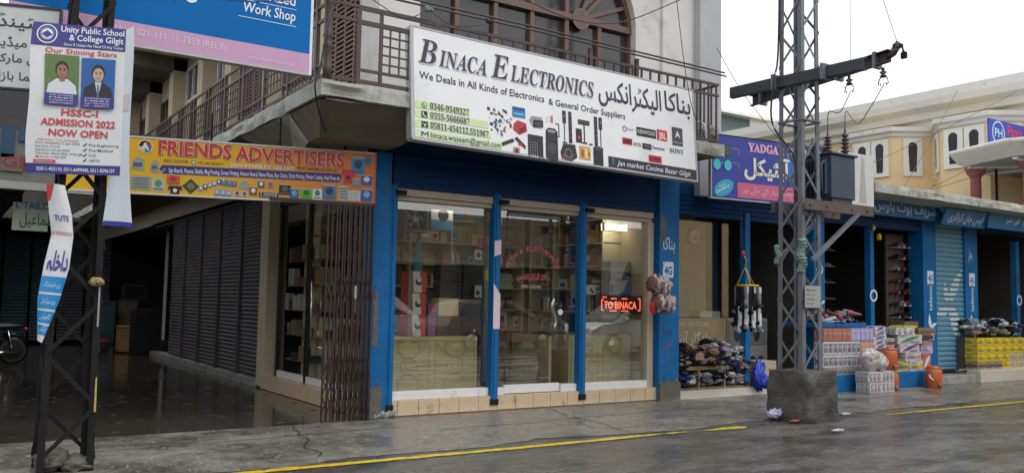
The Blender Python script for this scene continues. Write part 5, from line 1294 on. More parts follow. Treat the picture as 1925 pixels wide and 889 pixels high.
# optical shop inside
b = MB(); b.fbox(F, 9.99, 11.6, 1.30, 2.98, -.36, -.354, M['glass']); b.build('pane', row)
ck = thing('wall_clock', 'round cream wall clock on the back wall of the eyewear shop', 'clock', (10.9, 12.0, 2.5)); c_ = P(1304, 445, Y=10.9)
b = MB(); b.lathe(c_, [(.135, .04), (.15, .02), (.15, -.02), (.13, -.03)], mat('clock_rim', (.16, .12, .06), .4), 28, 'Y'); b.build('rim', ck)
b = MB(); fc = Fr((c_.x, c_.y - .035, c_.z), (1, 0, 0), (0, 0, 1)); b.disc(fc, 0, 0, .12, 0, mat('clock_face', (.62, .58, .45), .4)); b.stroke(fc, [(0, 0), (0, -.07)], .012, .003, K); b.stroke(fc, [(-.06, -.035), (.06, -.035)], .04, .003, K); b.build('face', ck)
b = MB(); b.box(c_.x - .5, 11.45, 10.95, 11.0, .17, 2.98, mat('cream_partition', (.20, .18, .14), .7, var=.1)); b.build('partition', row)
ct = thing('glass_counter', 'low glass display counter with cream and gold front panel inside the eyewear shop window', 'counter', (10.8, 10.4, .17))
b = MB(); b.box(10.03, 11.58, 10.58, 10.92, .12, 1.28, mat('gold_panel', (.30, .24, .13), .5, var=.2, vs=2)); b.build('body', ct, .01)
b = MB(); fk = Fr((10.03, 10.575, 0), (1, 0, 0), (0, 0, 1)); text(b, fk, 'YADGAR OPTICAL', .02, 1.14, 1.1, .075, .003, ink(186, 180, 160), .01); text(b, fk, ur('یادگار آپٹیکل'), .03, .78, 1.1, .28, .003, ink(196, 190, 170), .02, box=True); b.build('lettering', ct)
b = MB(); b.box(10.95, 11.45, 10.6, 10.85, 1.282, 1.40, mat('pale_green_box', (.32, .40, .36), .5)); single(b, 'display_box', 'pale green low box on the eyewear counter', 'box', bevel=.005)
b = MB(); b.box(10.45, 10.75, 10.65, 10.8, 1.282, 1.80, mat('smoke_panel', (.14, .14, .14), .3)); single(b, 'display_stand', 'dark grey upright stand on the eyewear counter', 'stand', bevel=.005)
for i, (x0, x1, lab) in enumerate(((11.78, 12.28, 'white display cabinet with dark round pictures, left of a pair inside the doorway'), (12.30, 12.85, 'white display cabinet with a red picture, right of a pair inside the doorway'))):
    t = thing('display_cabinet', lab, 'cabinet', ((x0 + x1) / 2, 10.9, .17), 0, 'display cabinets in the doorway')
    b = MB(); b.box(x0, x1, 10.75, 11.2, .17, 1.28, mat('grey_cabinet', (.20, .20, .20), .4)); b.build('body', t, .01)
    b = MB(); fk = Fr((x0, 10.745, .17), (1, 0, 0), (0, 0, 1)); ww = x1 - x0
    b.rect(fk, .03, .62, ww - .03, 1.06, .002, mat('grey_glass', (.12, .13, .14), .1)); b.rect(fk, .03, .06, ww - .03, .58, .002, ink(120, 118, 114))
    for (u, v, c_) in ((.14, .38, K), (.36, .38, K), (.14, .18, ink(110, 60, 60) if i else K), (.36, .2, ink(150, 60, 60) if i else K)): b.disc(fk, u, v, .075, .004, c_, .055)
    b.disc(fk, .25, .85, .09, .004, K, .16); b.build('front_print', t)
# clothes stall in front of the optical shop
st = thing('clothes_stall', 'low wooden two level stall heaped with socks and caps before the eyewear shop', 'stall', (10.9, 10.0, 0))
wd = mat('raw_wood', (.26, .17, .09), .7, var=.2, vs=8)
b = MB(); b.box(10.02, 11.75, 10.22, 10.55, .47, .50, wd); b.box(10.02, 11.75, 10.21, 10.235, .44, .50, wd); b.build('shelf', st)
for x in (10.03, 10.52, 11.12, 11.72):
    b = MB(); b.box(x, x + .035, 10.215, 10.55, .12, .47, wd); b.build('leg', st)
b = MB(); b.box(10.02, 11.75, 10.22, 10.55, .13, .15, wd); b.build('lower_shelf', st)
cols = {'black': (.02, .02, .025), 'white': (.55, .55, .58), 'grey': (.22, .23, .26), 'tan': (.42, .26, .18), 'navy': (.04, .05, .12), 'mauve': (.30, .18, .36), 'brown': (.12, .06, .05), 'bluish': (.36, .42, .52)}
def bundles(n, x0, x1, y0, y1, z0, topf, sz, pick, where, seedb, nm='sock_bundle', cat_='socks'):
    cnt = {}
    for i in range(n):
        x = rnd.uniform(x0, x1); y = rnd.uniform(y0, y1); c_ = pick(x, y)
        z = z0 + topf(x, y) * rnd.uniform(.1, 1)
        b = MB(); s_ = sz * rnd.uniform(.6, 1.25); b.lump((x, y, z + s_ * .35), (s_ * 1.3, s_ * .8, s_ * .5), mat('cloth_' + c_.replace(' ', '_'), cols[c_], .95, spec=.08, var=.45, vs=22), seedb + i, .85, 3.4, rnd.uniform(0, 3))
        lr = ['at the left end', 'in the middle', 'at the right end'][min(2, int(3 * (x - x0) / (x1 - x0)))]; single(b, nm, '%s bundle %s of the heap %s' % (c_, lr, where), cat_, '%s bundles %s' % (c_, where))
bundles(120, 10.04, 11.78, 10.22, 10.52, .50, lambda x, y: .44 * (1 - .25 * abs(x - 10.9)) * (.45 + (y - 10.22) * 1.9), .085,
        lambda x, y: rnd.choice(['black', 'black', 'navy', 'brown', 'black', 'tan'] if x < 10.45 else ['tan', 'tan', 'black', 'brown', 'mauve', 'tan'] if x < 10.95 else ['white', 'grey', 'grey', 'bluish', 'white', 'black', 'mauve']), 'atop the wooden clothes stall', 400)
for k in (0,):
    bundles(34, 10.05, 11.72, 10.19, 10.23, .34, lambda x, y: .22, .07, lambda x, y: rnd.choice(['black', 'brown', 'navy', 'black', 'grey', 'tan']), 'hanging over the stall front edge', 560)
bundles(95, 10.06, 11.72, 10.22, 10.42, .15, lambda x, y: .20, .07,
        lambda x, y: rnd.choice(['grey', 'white', 'black', 'bluish', 'white', 'grey', 'black'] if x > 10.3 else ['black', 'grey', 'navy']), 'on the low shelf of the stall', 600)
b = MB(); 
b.lump((11.88, 10.12, .32), (.13, .08, .24), mat('blue_bag', (.02, .06, .50), .4, var=.35, vs=8), 700, .75, 2.6); b.lump((11.95, 10.10, .22), (.10, .07, .12), MC['blue_bag'], 703, .8, 3)
single(b, 'plastic_bag', 'crumpled bright blue plastic bag hanging at the right end of the clothes stall', 'bag')
for (x0, x1, z0, z1, lab, c_) in ((11.98, 12.42, .12, .26, 'flat brown carton on the white step under the cream one', (.34, .23, .13)), (11.96, 12.45, .262, .55, 'cream carton on top of the flat brown one beside the blue bag', (.46, .38, .29))):
    b = MB(); b.box(x0, x1, 10.22, 10.55, z0 + .002, z1, mat('carton_%d' % (c_[0] * 100), c_, .8, var=.12)); b.box(x0 + .0, x1, 10.218, 10.552, (z0 + z1) / 2 - .01, (z0 + z1) / 2 + .01, mat('tape', (.4, .32, .2), .3)); single(b, 'carton', lab, 'carton', bevel=.004)
# hanging ring of socks
rk = thing('sock_ring', 'yellow hanging ring carrying two tiers of dark and white socks by the eyewear shop doorway', 'sock ring', (11.15, 9.55, 1.4)); c_ = P(1405, 537, Y=9.55)
yl = mat('yellow_ring', (.55, .38, .03), .4)
b = MB(); b.tube([c_ + Vector((.17 * math.cos(a * .449), .17 * math.sin(a * .449), .0)) for a in range(15)], .018, yl, 6); b.build('ring', rk)
b = MB()
for a in range(3): b.tube([c_ + Vector((.17 * math.cos(a * 2.1), .17 * math.sin(a * 2.1), 0)), c_ + Vector((-.05, 0, .30))], .007, yl, 5)
b.tube([c_ + Vector((-.05, 0, .30)), c_ + Vector((-.03, 0, .42)), c_ + Vector((-.09, .02, .52))], .012, yl, 6); b.lump(c_ + Vector((-.1, 0, .52)), (.035, .03, .04), RED, 3); b.tube([c_ + Vector((-.09, .02, .52)), Vector((c_.x - .1, 9.6, 3.2))], .005, M['wire'], 5); b.build('hook', rk)
for tier, (dz, n_) in enumerate(((-.02, 20), (-.33, 20))):
    for a in range(n_):
        an = a * 2 * math.pi / n_; b = MB(); rr_ = rnd.uniform(.13, .19); p = c_ + Vector((rr_ * math.cos(an), rr_ * math.sin(an), dz)); L_ = rnd.uniform(.26, .42)
        dm = mat('cloth_black', cols['black'], .85, var=.25, vs=14) if a % 4 else mat('cloth_grey', cols['grey'], .85, var=.25, vs=14); mat('cloth_white', cols['white'], .85, var=.25, vs=14)
        if tier: dm = MC['cloth_white'] if a % 2 == 0 else mat('cloth_black', cols['black'], .85)
        b.tube([p, p + Vector((.01, 0, -L_ * .5)), p + Vector((.0, 0, -L_ * .85)), p + Vector((.05 * math.cos(an), .05 * math.sin(an), -L_))], .034, dm, 7, .046)
        b.box(p.x - .022, p.x + .022, p.y - .035, p.y - .03, p.z - .1, p.z, MC['cloth_white']) if a % 2 == 0 else None
        b.build('sock', rk)
# hats hanging on the pillar
for k, (px, py, lab) in enumerate(((1241, 538, 'upper bunch of crumpled pale pink caps hung on the right blue pillar'), (1249, 571, 'lower bunch of crumpled pale pink caps hung on the right blue pillar'))):
    c_ = P(px, py, Y=9.88); t = thing('cap_bunch', lab, 'cap bunch', (c_.x, c_.y, c_.z - .13), 0, 'cap bunches on the blue pillar')
    for i in range(9):
        b = MB(); a = i / 8
        b.lump((c_.x - .15 + .30 * a, 9.90 - .02 * (i % 2), c_.z + .03 - .05 * a + .02 * math.sin(i * 2)), (.038, .10, .125 if i % 2 else .105), mat('cap_pink' if i % 3 else 'cap_brown', (.62, .50, .50) if i % 3 else (.22, .12, .11), .8, var=.5, vs=26), 720 + i + 20 * k, .9, 4)
        b.build('cap', t)
b = MB(); c_ = P(1228, 577, Y=9.95); b.lump(c_, (.05, .05, .11), mat('red_cloth', (.6, .03, .03), .6), 5, .3, 3); single(b, 'red_ribbon', 'small bright red cloth bundle left of the lower cap bunch', 'ribbon')
wire([P(1240, 520, Y=9.88), (9.7, 10.08, 2.35)], .004, 'thin string holding the cap bunches to the blue pillar')

# goods in front of the shoe shop ------------------------------------------
def goods(x0, x1, y0, y1, z0, z1, c_, name, label, cat_, group=None, stripe=None, key=None, txt=None, jit=.006, yaw=2.2):
    b = MB(); mm = mat(key or 'box_%d_%d_%d' % tuple(int(q * 100) for q in c_), c_, .55, var=.16, vs=9, dirt=.12, dcol=tuple(q * .45 for q in c_), ds=6)
    n = 3; grid = {}; vs = []; fs = []
    def vid(i, j, k):
        if (i, j, k) not in grid:
            e = 1 if (0 < i < n or 0 < j < n or 0 < k < n) else .6
            q = Vector((x0 + (x1 - x0) * i / n, y0 + (y1 - y0) * j / n, z0 + (z1 - z0) * k / n))
            q += Vector((rnd.uniform(-1, 1), rnd.uniform(-1, 1), rnd.uniform(-.6, .6) if k else 0)) * jit * e
            grid[(i, j, k)] = len(vs); vs.append(q)
        return grid[(i, j, k)]
    for a in range(n):
        for c in range(n):
            for k in (0, n):
                fs.append((vid(a, c, k), vid(a + 1, c, k), vid(a + 1, c + 1, k), vid(a, c + 1, k)))
                fs.append((vid(a, k, c), vid(a + 1, k, c), vid(a + 1, k, c + 1), vid(a, k, c + 1)))
                fs.append((vid(k, a, c), vid(k, a + 1, c), vid(k, a + 1, c + 1), vid(k, a, c + 1)))
    b.add(vs, fs, mm)
    t = thing(name, label, cat_, ((x0 + x1) / 2, (y0 + y1) / 2, z0), 0, group); b.build('carton_body', t)
    b = MB(); d_ = jit + .003; fr = Fr((x0, y0 - d_, z0), (1, 0, 0), (0, 0, 1)); ww, hh = x1 - x0, z1 - z0
    fl2 = Fr((x0 - d_, y1, z0), (0, -1, 0), (0, 0, 1)); dk_ = ink(90, 84, 88)
    for ff, wv in ((fr, ww), (fl2, y1 - y0)):
        if stripe == 'swoosh':
            b.poly(ff, [(wv * .08, hh * .12)] + [(wv * (.08 + .84 * i / 6), hh * (.12 + .76 * (i / 6) ** 1.8)) for i in range(1, 7)] + [(wv * (.92 - .5 * i / 6), hh * (.88 - .2 * (i / 6) ** 2)) for i in range(1, 7)], .001, txt)
            b.rect(ff, wv * .5, hh * .14, wv * .9, hh * .24, .001, dk_); b.rect(ff, wv * .12, hh * .78, wv * .4, hh * .86, .001, ink(180, 60, 110))
        elif stripe == 'band':
            b.rect(ff, wv * .05, hh * .3, wv * .95, hh * .62, .001, txt); b.rect(ff, wv * .12, hh * .38, wv * .55, hh * .52, .0025, dk_); b.rect(ff, wv * .65, hh * .1, wv * .9, hh * .24, .001, ink(196, 190, 184)); b.rect(ff, wv * .1, hh * .76, wv * .5, hh * .82, .001, dk_)
        elif stripe == 'cols':
            for q in range(3):
                b.rect(ff, wv * (.12 + .3 * q), hh * .15, wv * (.26 + .3 * q), hh * .85, .001, txt); b.disc(ff, wv * (.19 + .3 * q), hh * .6, wv * .055, .0025, ink(206, 198, 200), hh * .12, 0, 8)
    if stripe: b.build('print', t)
    t.rotation_euler[2] = R(rnd.uniform(-yaw, yaw)); return t
Wp, Vi, Cr = (.62, .62, .66), (.24, .20, .55), (.50, .20, .16)
plat = .302
k = 0
# wall of tea-set boxes on the left
ys0 = 9.76
rows_ = [(plat, .13, (.42, .41, .38), 'cols', ink(90, 88, 84), 'grey white'), (.435, .225, (.60, .60, .62), 'cols', ink(70, 66, 76), 'white and dark striped'), (.665, .235, (.58, .57, .60), 'cols', ink(84, 70, 84), 'white and plum striped'), (.905, .235, (.46, .16, .12), 'cols', ink(200, 130, 110), 'brick red')]
for r_, (z, h, c_, stp, tm, nm) in enumerate(rows_):
    for i in range(11):
        x = 13.15 + i * .135
        cc_, nn_ = c_, nm
        if r_ == 3 and i > 5: cc_, nn_, tm2 = (.36, .34, .66), 'lilac', ink(220, 214, 236)
        elif r_ == 2 and i > 7: cc_, nn_, tm2 = (.58, .26, .16), 'orange and white', ink(220, 210, 204)
        else: tm2 = tm
        goods(x, x + .125, ys0, ys0 + .2, z + .001, z + h - .006, cc_, 'gift_box', '%s upright gift box under the blue tray, %s in its row' % (nn_, ['leftmost', 'second', 'third', 'fourth', 'fifth', 'sixth', 'seventh', 'eighth', 'ninth', 'tenth', 'rightmost'][i]), 'box', 'upright boxes under the blue tray', stp, txt=tm2, jit=.003, yaw=2.5)
for i in range(5): goods(14.66, 15.0 + rnd.uniform(-.03, .03), 9.76, 10.02, .745 + i * .085, .826 + i * .085, (.60, .60, .64), 'shoe_box', 'white and violet shoe box beside the lilac boxes, %s of its pile' % ['lowest', 'second lowest', 'middle', 'second highest', 'topmost'][i], 'box', 'violet striped shoe boxes', 'swoosh', txt=ink(64, 48, 130), yaw=5)
goods(14.66, 15.05, 9.8, 10.05, .302, .74, (.30, .22, .24), 'carton', 'dull red brown carton under the violet striped shoe boxes', 'carton')
b = MB(); b.box(12.98, 14.5, 9.82, 10.5, 1.145, 1.225, M['blue']); single(b, 'display_tray', 'bright blue shallow display tray of shoes above the box wall', 'tray', bevel=.01)
# heaps of shoes on tray
def shoe(x, y, z, rz, c_, label, group, s_=1.0):
    t = thing('shoe', label, 'shoe', (x, y, z), rz, group)
    b = MB(); mm = mat('shoe_%d_%d_%d' % tuple(int(q * 100) for q in c_), c_, .4, var=.15)
    vs, fs = [], []
    prof = [(-.13, .035, .08), (-.10, .04, .10), (-.04, .036, .085), (.02, .042, .06), (.08, .045, .045), (.13, .035, .035), (.15, .015, .02)]
    for (x_, hw, hh) in prof:
        for a in range(8):
            an = math.pi * a / 7; vs.append((x_ * s_, hw * math.cos(an) * s_, (.015 + hh * math.sin(an)) * s_))
    for i in range(len(prof) - 1):
        for a in range(7): fs.append((i * 8 + a, i * 8 + a + 1, i * 8 + 8 + a + 1, i * 8 + 8 + a))
        fs.append((i * 8, i * 8 + 8, i * 8 + 15, i * 8 + 7))
    fs += [tuple(range(8)), tuple((len(prof) - 1) * 8 + a for a in range(8))]
    b.add(vs, fs, mm, True); b.build('upper', t, local=True)
    b = MB(); b.prism(Fr((0, 0, 0), (1, 0, 0), (0, 1, 0)), [(-.135 * s_, -.035 * s_), (.05 * s_, -.046 * s_), (.14 * s_, -.03 * s_), (.155 * s_, 0), (.14 * s_, .03 * s_), (.05 * s_, .046 * s_), (-.135 * s_, .035 * s_)], 0, .015 * s_, MC['cloth_white'] if rnd.random() < .4 else M['black']); b.build('sole', t, local=True)
scol = [((.02, .02, .03), 'black'), ((.22, .07, .03), 'rust brown'), ((.04, .05, .14), 'navy'), ((.40, .38, .38), 'pale grey'), ((.30, .05, .08), 'wine red')]
for i in range(46):
    c_, nm = scol[rnd.choice([0, 0, 1, 2, 3, 4, 1])]
    shoe(13.1 + rnd.random() * 1.3, 9.88 + rnd.random() * .5, 1.23 + rnd.random() * .14, rnd.uniform(0, 6.28), c_, '%s shoe heaped on the bright blue tray' % nm, '%s shoes on the blue tray' % nm)
for i in range(70):
    c_, nm = scol[rnd.choice([0, 0, 0, 1, 3, 2])]
    shoe(15.45 + rnd.random() * 1.3, 10.6 + rnd.random() * 1.2, .42 + rnd.random() * .3 + .25 * (i % 3), rnd.uniform(0, 6.28), c_, '%s shoe heaped inside the dark shoe shop behind the carton piles' % nm, '%s shoes inside the shoe shop' % nm)
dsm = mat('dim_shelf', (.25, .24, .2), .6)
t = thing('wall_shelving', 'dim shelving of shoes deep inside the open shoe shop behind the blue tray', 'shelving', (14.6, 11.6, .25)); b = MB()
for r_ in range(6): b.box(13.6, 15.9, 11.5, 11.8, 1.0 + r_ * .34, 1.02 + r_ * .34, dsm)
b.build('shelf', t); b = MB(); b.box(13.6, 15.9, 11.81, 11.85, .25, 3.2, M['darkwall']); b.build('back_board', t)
RN = ['lowest', 'second', 'third', 'fourth', 'fifth', 'top']
for r_ in range(6):
    for q in range(11):
        if rnd.random() < .12: continue
        c_, nm = scol[rnd.choice([0, 1, 2, 3, 3, 4])]
        shoe(13.72 + q * .2, 11.62, 1.022 + r_ * .34, -1.57 + rnd.uniform(-.2, .2), c_, '%s shoe on the %s dim shelf deep inside the shoe shop' % (nm, RN[r_]), '%s shoes on the %s dim shelf' % (nm, RN[r_]))
# shoe rack wall at right jamb
b = MB(); b.box(16.35, 16.97, 10.6, 10.64, .9, 3.05, mat('rack_board', (.10, .07, .05), .7)); rkb = single(b, 'shoe_rack', 'narrow dark rack board hung with shoes inside the shoe shop jamb', 'rack')
for r_ in range(7):
    for q in range(3):
        c_, nm = scol[(r_ * 2 + q) % 5 if r_ else 0]
        shoe(16.47 + q * .19, 10.52, 1.32 + r_ * .24, 1.57, c_, '%s shoe on the hanging rack, row %s from the bottom' % (nm, ['one', 'two', 'three', 'four', 'five', 'six', 'seven'][r_]), '%s shoes on the hanging rack row %s' % (nm, ['one', 'two', 'three', 'four', 'five', 'six', 'seven'][r_]), 1.0)
goods(16.4, 16.9, 10.25, 10.55, .302, 1.25, (.20, .12, .08), 'carton', 'tall brown carton standing under the hanging shoe rack', 'carton')
# white stack with polythene bag
for i, (z, nm) in enumerate(((.0, 'lower'), (.19, 'upper'))):
    for j, nn_ in enumerate(('left', 'right')): goods(13.84 + .38 * j, 14.21 + .38 * j, 9.33, 9.6, z + .006, z + .186, (.50, .49, .50), 'white_carton', '%s %s white striped carton of the four under the polythene bag' % (nm, nn_), 'carton', 'white cartons under the polythene bag', 'cols', txt=ink(150, 140, 144))
b = MB(); pm = mat('polythene', (.52, .47, .47), .3, var=.4, vs=7)
b.lump((14.12, 9.46, .57), (.30, .14, .20), pm, 761, .35, 2.2); b.lump((14.02, 9.42, .66), (.18, .11, .12), pm, 764, .5, 3); b.lump((14.27, 9.42, .52), (.15, .12, .14), pm, 769, .5, 3)
single(b, 'polythene_bag', 'bulging whitish polythene bag on top of four white cartons', 'bag')
# coolers
def cooler(x, y, z, r_, h, label, group='orange water coolers'):
    t = thing('water_cooler', label, 'water cooler', (x, y, z), 0, group)
    b = MB(); b.lathe((x, y, z), [(r_ * .9, 0), (r_, .02), (r_ * 1.02, h * .45), (r_, h * .78), (r_ * .93, h * .83)], M['orange'], 24); b.build('body', t)
    b = MB(); b.lathe((x, y, z + h * .83), [(r_ * .9, 0), (r_ * .9, h * .04)], M['white'], 24); b.lathe((x, y, z + h * .872), [(r_ * .96, 0), (r_ * .96, h * .07), (r_ * .5, h * .1), (r_ * .5, h * .13)], M['orange'] if group[0] == 'o' else M['white'], 24); b.build('lid', t)
    b = MB(); b.lathe((x - r_ * .5, y - r_ * .95, z + h * .18), [(.035, .0), (.035, -.03), (.02, -.06)], mat('cooler_tap', (.25, .18, .10), .4), 10, 'Y'); b.build('tap', t)
    b = MB(); b.tube([(x - r_ * 1.0, y, z + h * .6), (x - r_ * 1.12, y - .02, z + h * .5), (x - r_ * .9, y - r_ * .5, z + h * .35)], .014, M['white'], 6); b.build('handle', t)
cooler(16.12, 9.48, 0, .15, .42, 'squat orange water cooler with cream rim alone on the pavement')
cooler(14.78, 9.52, 0.006, .135, .36, 'lower orange water cooler with white rim stacked behind the white cartons')
cooler(14.77, 9.53, .372, .135, .42, 'upper orange water cooler with white rim stacked behind the white cartons')
# carton pile
spec = [(15.38, 15.75, plat, .19, (.50, .42, .10), 'yellow and grey tilted box at the lower left of the tall carton pile', 'band', ink(120, 120, 110)),
        (15.77, 16.28, plat, .19, (.50, .50, .50), 'grey white box with yellow end in the bottom row of the tall carton pile', 'band', ink(200, 180, 40)),
        (16.32, 16.6, plat, .32, (.52, .16, .12), 'red and white tall box at the bottom right of the tall carton pile', 'swoosh', ink(214, 214, 220)),
        (15.62, 16.25, .495, .165, (.55, .54, .55), 'off white box in the second row of the tall carton pile', 'band', ink(170, 150, 150)),
        (15.48, 16.16, .665, .165, (.56, .52, .56), 'white box with purple swoosh in the tall carton pile', 'swoosh', ink(90, 60, 130)),
        (15.50, 16.2, .835, .165, (.56, .54, .56), 'white box with green corner swoosh in the tall carton pile', 'swoosh', ink(70, 130, 80)),
        (15.42, 15.98, 1.005, .13, (.58, .58, .60), 'pale box with grey columns near the top of the tall carton pile', 'cols', ink(140, 140, 144)),
        (15.60, 16.10, 1.14, .035, (.62, .54, .08), 'thin yellow packet lying on top of the tall carton pile', None, None),
        (16.3, 16.66, .625, .17, (.46, .40, .54), 'pale mauve speckled box right of the tall carton pile', 'band', ink(190, 170, 200)),
        (16.28, 16.70, .80, .085, (.34, .22, .12), 'plain brown carton right of the tall carton pile, middle one', None, None),
        (16.30, 16.70, .89, .095, (.05, .06, .09), 'dark navy carton between two brown cartons at right of the pile', 'band', ink(30, 36, 50)),
        (16.22, 16.78, .99, .14, (.30, .18, .10), 'topmost brown carton at right of the tall carton pile', 'band', ink(120, 84, 50)),
        (15.02, 15.34, .302, .24, (.34, .30, .30), 'dull grey carton left of the tall carton pile', 'cols', ink(120, 80, 84)),
        (15.04, 15.36, .545, .22, (.36, .10, .12), 'dark red striped carton left of the tall carton pile', 'cols', ink(170, 150, 150)),
        (15.02, 15.33, .77, .17, (.42, .36, .36), 'grey pink carton topping the left side of the tall pile', 'band', ink(110, 60, 70))]
for (x0, x1, z, h, c_, lab, stp, tm) in spec:
    goods(x0, x1, 9.78 if x0 < 16.2 else 9.82, 10.08, z + .002, z + h, c_, 'carton', lab, 'carton', 'cartons piled before the shoe shop', stp, txt=tm, yaw=7)
# last shop: yellow packs
for r_ in range(4):
    for i in range(6):
        x = 18.28 + i * .33
        if r_ == 0 and i < 3: c_, nm, stp, tm = (.34, .25, .14), 'brown printed', 'band', ink(90, 70, 50)
        elif r_ < 2 and i >= 4: c_, nm, stp, tm = (.55, .52, .40), 'cream striped', 'cols', ink(190, 150, 60)
        else: c_, nm, stp, tm = (.68, .52, .03), 'yellow', 'band', ink(200, 170, 30)
        goods(x, x + .32, 9.78, 10.05, .262 + r_ * .165, .42 + r_ * .165, c_, 'pack', '%s pack in the stack before the last shop, row %s, %s from the left' % (nm, ['one', 'two', 'three', 'four'][r_], ['first', 'second', 'third', 'fourth', 'fifth', 'sixth'][i]), 'pack', 'packs stacked before the last shop', stp, txt=tm)
bundles(80, 18.35, 20.3, 9.8, 10.3, .92, lambda x, y: .34, .10, lambda x, y: rnd.choice(['white', 'tan', 'navy', 'grey', 'black', 'bluish', 'black']), 'over the yellow packs', 800, 'garment_bundle', 'garments')
b = MB(); b.box(18.25, 20.6, 10.07, 10.4, .262, .92, M['darkwall']); single(b, 'display_bench', 'dark bench behind the yellow packs at the last shop', 'bench')
for r_ in range(4):
    for i in range(7):
        c_, nm = [((.45, .07, .05), 'red'), ((.40, .10, .06), 'dull red'), ((.30, .18, .10), 'brown'), ((.10, .10, .11), 'black')][min(3, i // 2)]
        goods(19.5 + i * .30, 19.79 + i * .30, 12.6, 12.9, 2.15 + r_ * .20, 2.34 + r_ * .20, c_, 'shelf_box', '%s box high on the back wall of the last shop, row %s, place %s' % (nm, ['one', 'two', 'three', 'four'][r_], ['one', 'two', 'three', 'four', 'five', 'six', 'seven'][i]), 'box', 'boxes high in the last shop', 'band', txt=ink(190, 180, 170))
b = MB(); b.box(19.2, 22, 12.6, 12.95, 2.10, 2.148, M['darkwall']); single(b, 'wall_shelf', 'dark high shelf under the red boxes of the last shop', 'shelf')
b = MB(); b.tube([(17.7, 9.95, .23), (18.3, 9.97, .23), (18.8, 10.0, .24)], .03, M['black'], 6); b.lump((18.75, 9.93, .28), (.2, .1, .08), M['black'], 4, .4, 3); b.lump((18.6, 9.86, .28), (.08, .05, .05), mat('lime_cloth', (.4, .5, .03), .6), 9, .3, 3)
single(b, 'rolled_tarpaulin', 'black rolled tarpaulin with a lime patch lying below the shutter', 'tarpaulin')
# litter
for px, py, c_, s_, lab, nm in ((1458, 780, (.45, .44, .68), .09, 'crumpled lilac and white wrapper at the foot of the concrete block', 'wrapper'), (1495, 792, (.40, .10, .09), .06, 'flat dull red scrap right of the lilac wrapper', 'scrap'), (1588, 779, (.5, .49, .47), .06, 'small whitish scrap right of the concrete block', 'scrap'), (1575, 810, (.5, .45, .44), .06, 'pinkish white scrap on the wet road right of the block', 'scrap'), (1072, 782, (.55, .50, .10), .025, 'tiny yellow scrap on the wet pavement before the glass door', 'scrap'), (1597, 733, (.45, .44, .42), .05, 'pale scrap by the blue platform', 'scrap')):
    c0 = P(px, py, Z=.02) if nm != 'wrapper' else P(px, py, X=9.36); b = MB()
    for i in range(3): b.lump(c0 + Vector((s_ * .6 * (i - 1), s_ * .3 * (i % 2), s_ * .2)), (s_, s_ * .6, s_ * (.6 if s_ > .08 else .2)), mat('litter_%d' % (c_[0] * 100 + c_[1] * 7), c_, .5, var=.35, vs=25), i + px, .8, 3.5)
    single(b, nm, lab, 'litter')
# ------------------------------------------------------------------ inside the electronics shop
intw = mat('shop_inside_wall', (.50, .44, .30), .7, var=.08, vs=2)
b = MB(); b.box(4.98, 9.45, 10.42, 13.5, .150, .196, mat('shop_carpet', (.10, .08, .07), .9, var=.2)); b.build('shop_floor', shop)
b = MB(); b.box(4.98, 9.45, 13.5, 13.55, .19, 3.25, intw); b.box(9.46, 9.54, 10.45, 13.5, .19, 3.25, intw); b.box(4.98, 9.45, 10.5, 13.5, 3.10, 3.15, mat('shop_ceiling', (.6, .58, .52), .7)); b.box(5.02, 5.06, 10.5, 13.5, .19, 1.2, intw); b.build('inner_wall', shop)
shelfm = mat('shelf_cream', (.55, .48, .32), .55, var=.08)
LV = [1.00, 1.36, 1.74, 2.12, 2.50, 2.90]
su = thing('shelving', 'cream back wall shelving crowded with cartons behind the left and middle glass', 'shelving', (7.1, 13.3, .2))
b = MB()
for z in LV: b.box(5.05, 9.0, 13.12, 13.49, z - .02, z, shelfm)
b.build('shelf', su); b = MB()
for x in (5.05, 5.85, 6.65, 7.45, 8.2, 8.97): b.box(x, x + .03, 13.11, 13.49, .2, 3.1, shelfm)
b.build('upright', su)
s2_ = thing('shelving', 'cream side wall shelving crowded with boxes behind the right glass', 'shelving', (9.25, 12, .2))
b = MB()
for z in LV: b.box(9.08, 9.45, 10.95, 13.05, z - .02, z, shelfm)
b.build('shelf', s2_); b = MB()
for y in (10.95, 11.6, 12.3, 13.02): b.box(9.07, 9.45, y, y + .03, .2, 3.1, shelfm)
b.build('upright', s2_)
PAL = [((.36, .22, .10), 'brown'), ((.46, .30, .12), 'tan'), ((.05, .18, .40), 'blue'), ((.60, .58, .50), 'white'), ((.05, .05, .06), 'black'), ((.42, .05, .05), 'red'), ((.62, .48, .10), 'yellow'), ((.08, .28, .32), 'teal'), ((.44, .18, .06), 'orange')]
LN = ['lowest', 'second', 'third', 'fourth', 'fifth', 'top']; ON = ['first', 'second', 'third', 'fourth', 'fifth', 'sixth', 'seventh', 'eighth', 'ninth', 'tenth', 'eleventh', 'twelfth', 'thirteenth', 'fourteenth', 'fifteenth', 'sixteenth', 'seventeenth', 'eighteenth', 'nineteenth', 'twentieth', 'twenty-first', 'twenty-second', 'twenty-third', 'twenty-fourth', 'twenty-fifth', 'twenty-sixth', 'twenty-seventh', 'twenty-eighth', 'twenty-ninth', 'thirtieth', 'last but one', 'last']
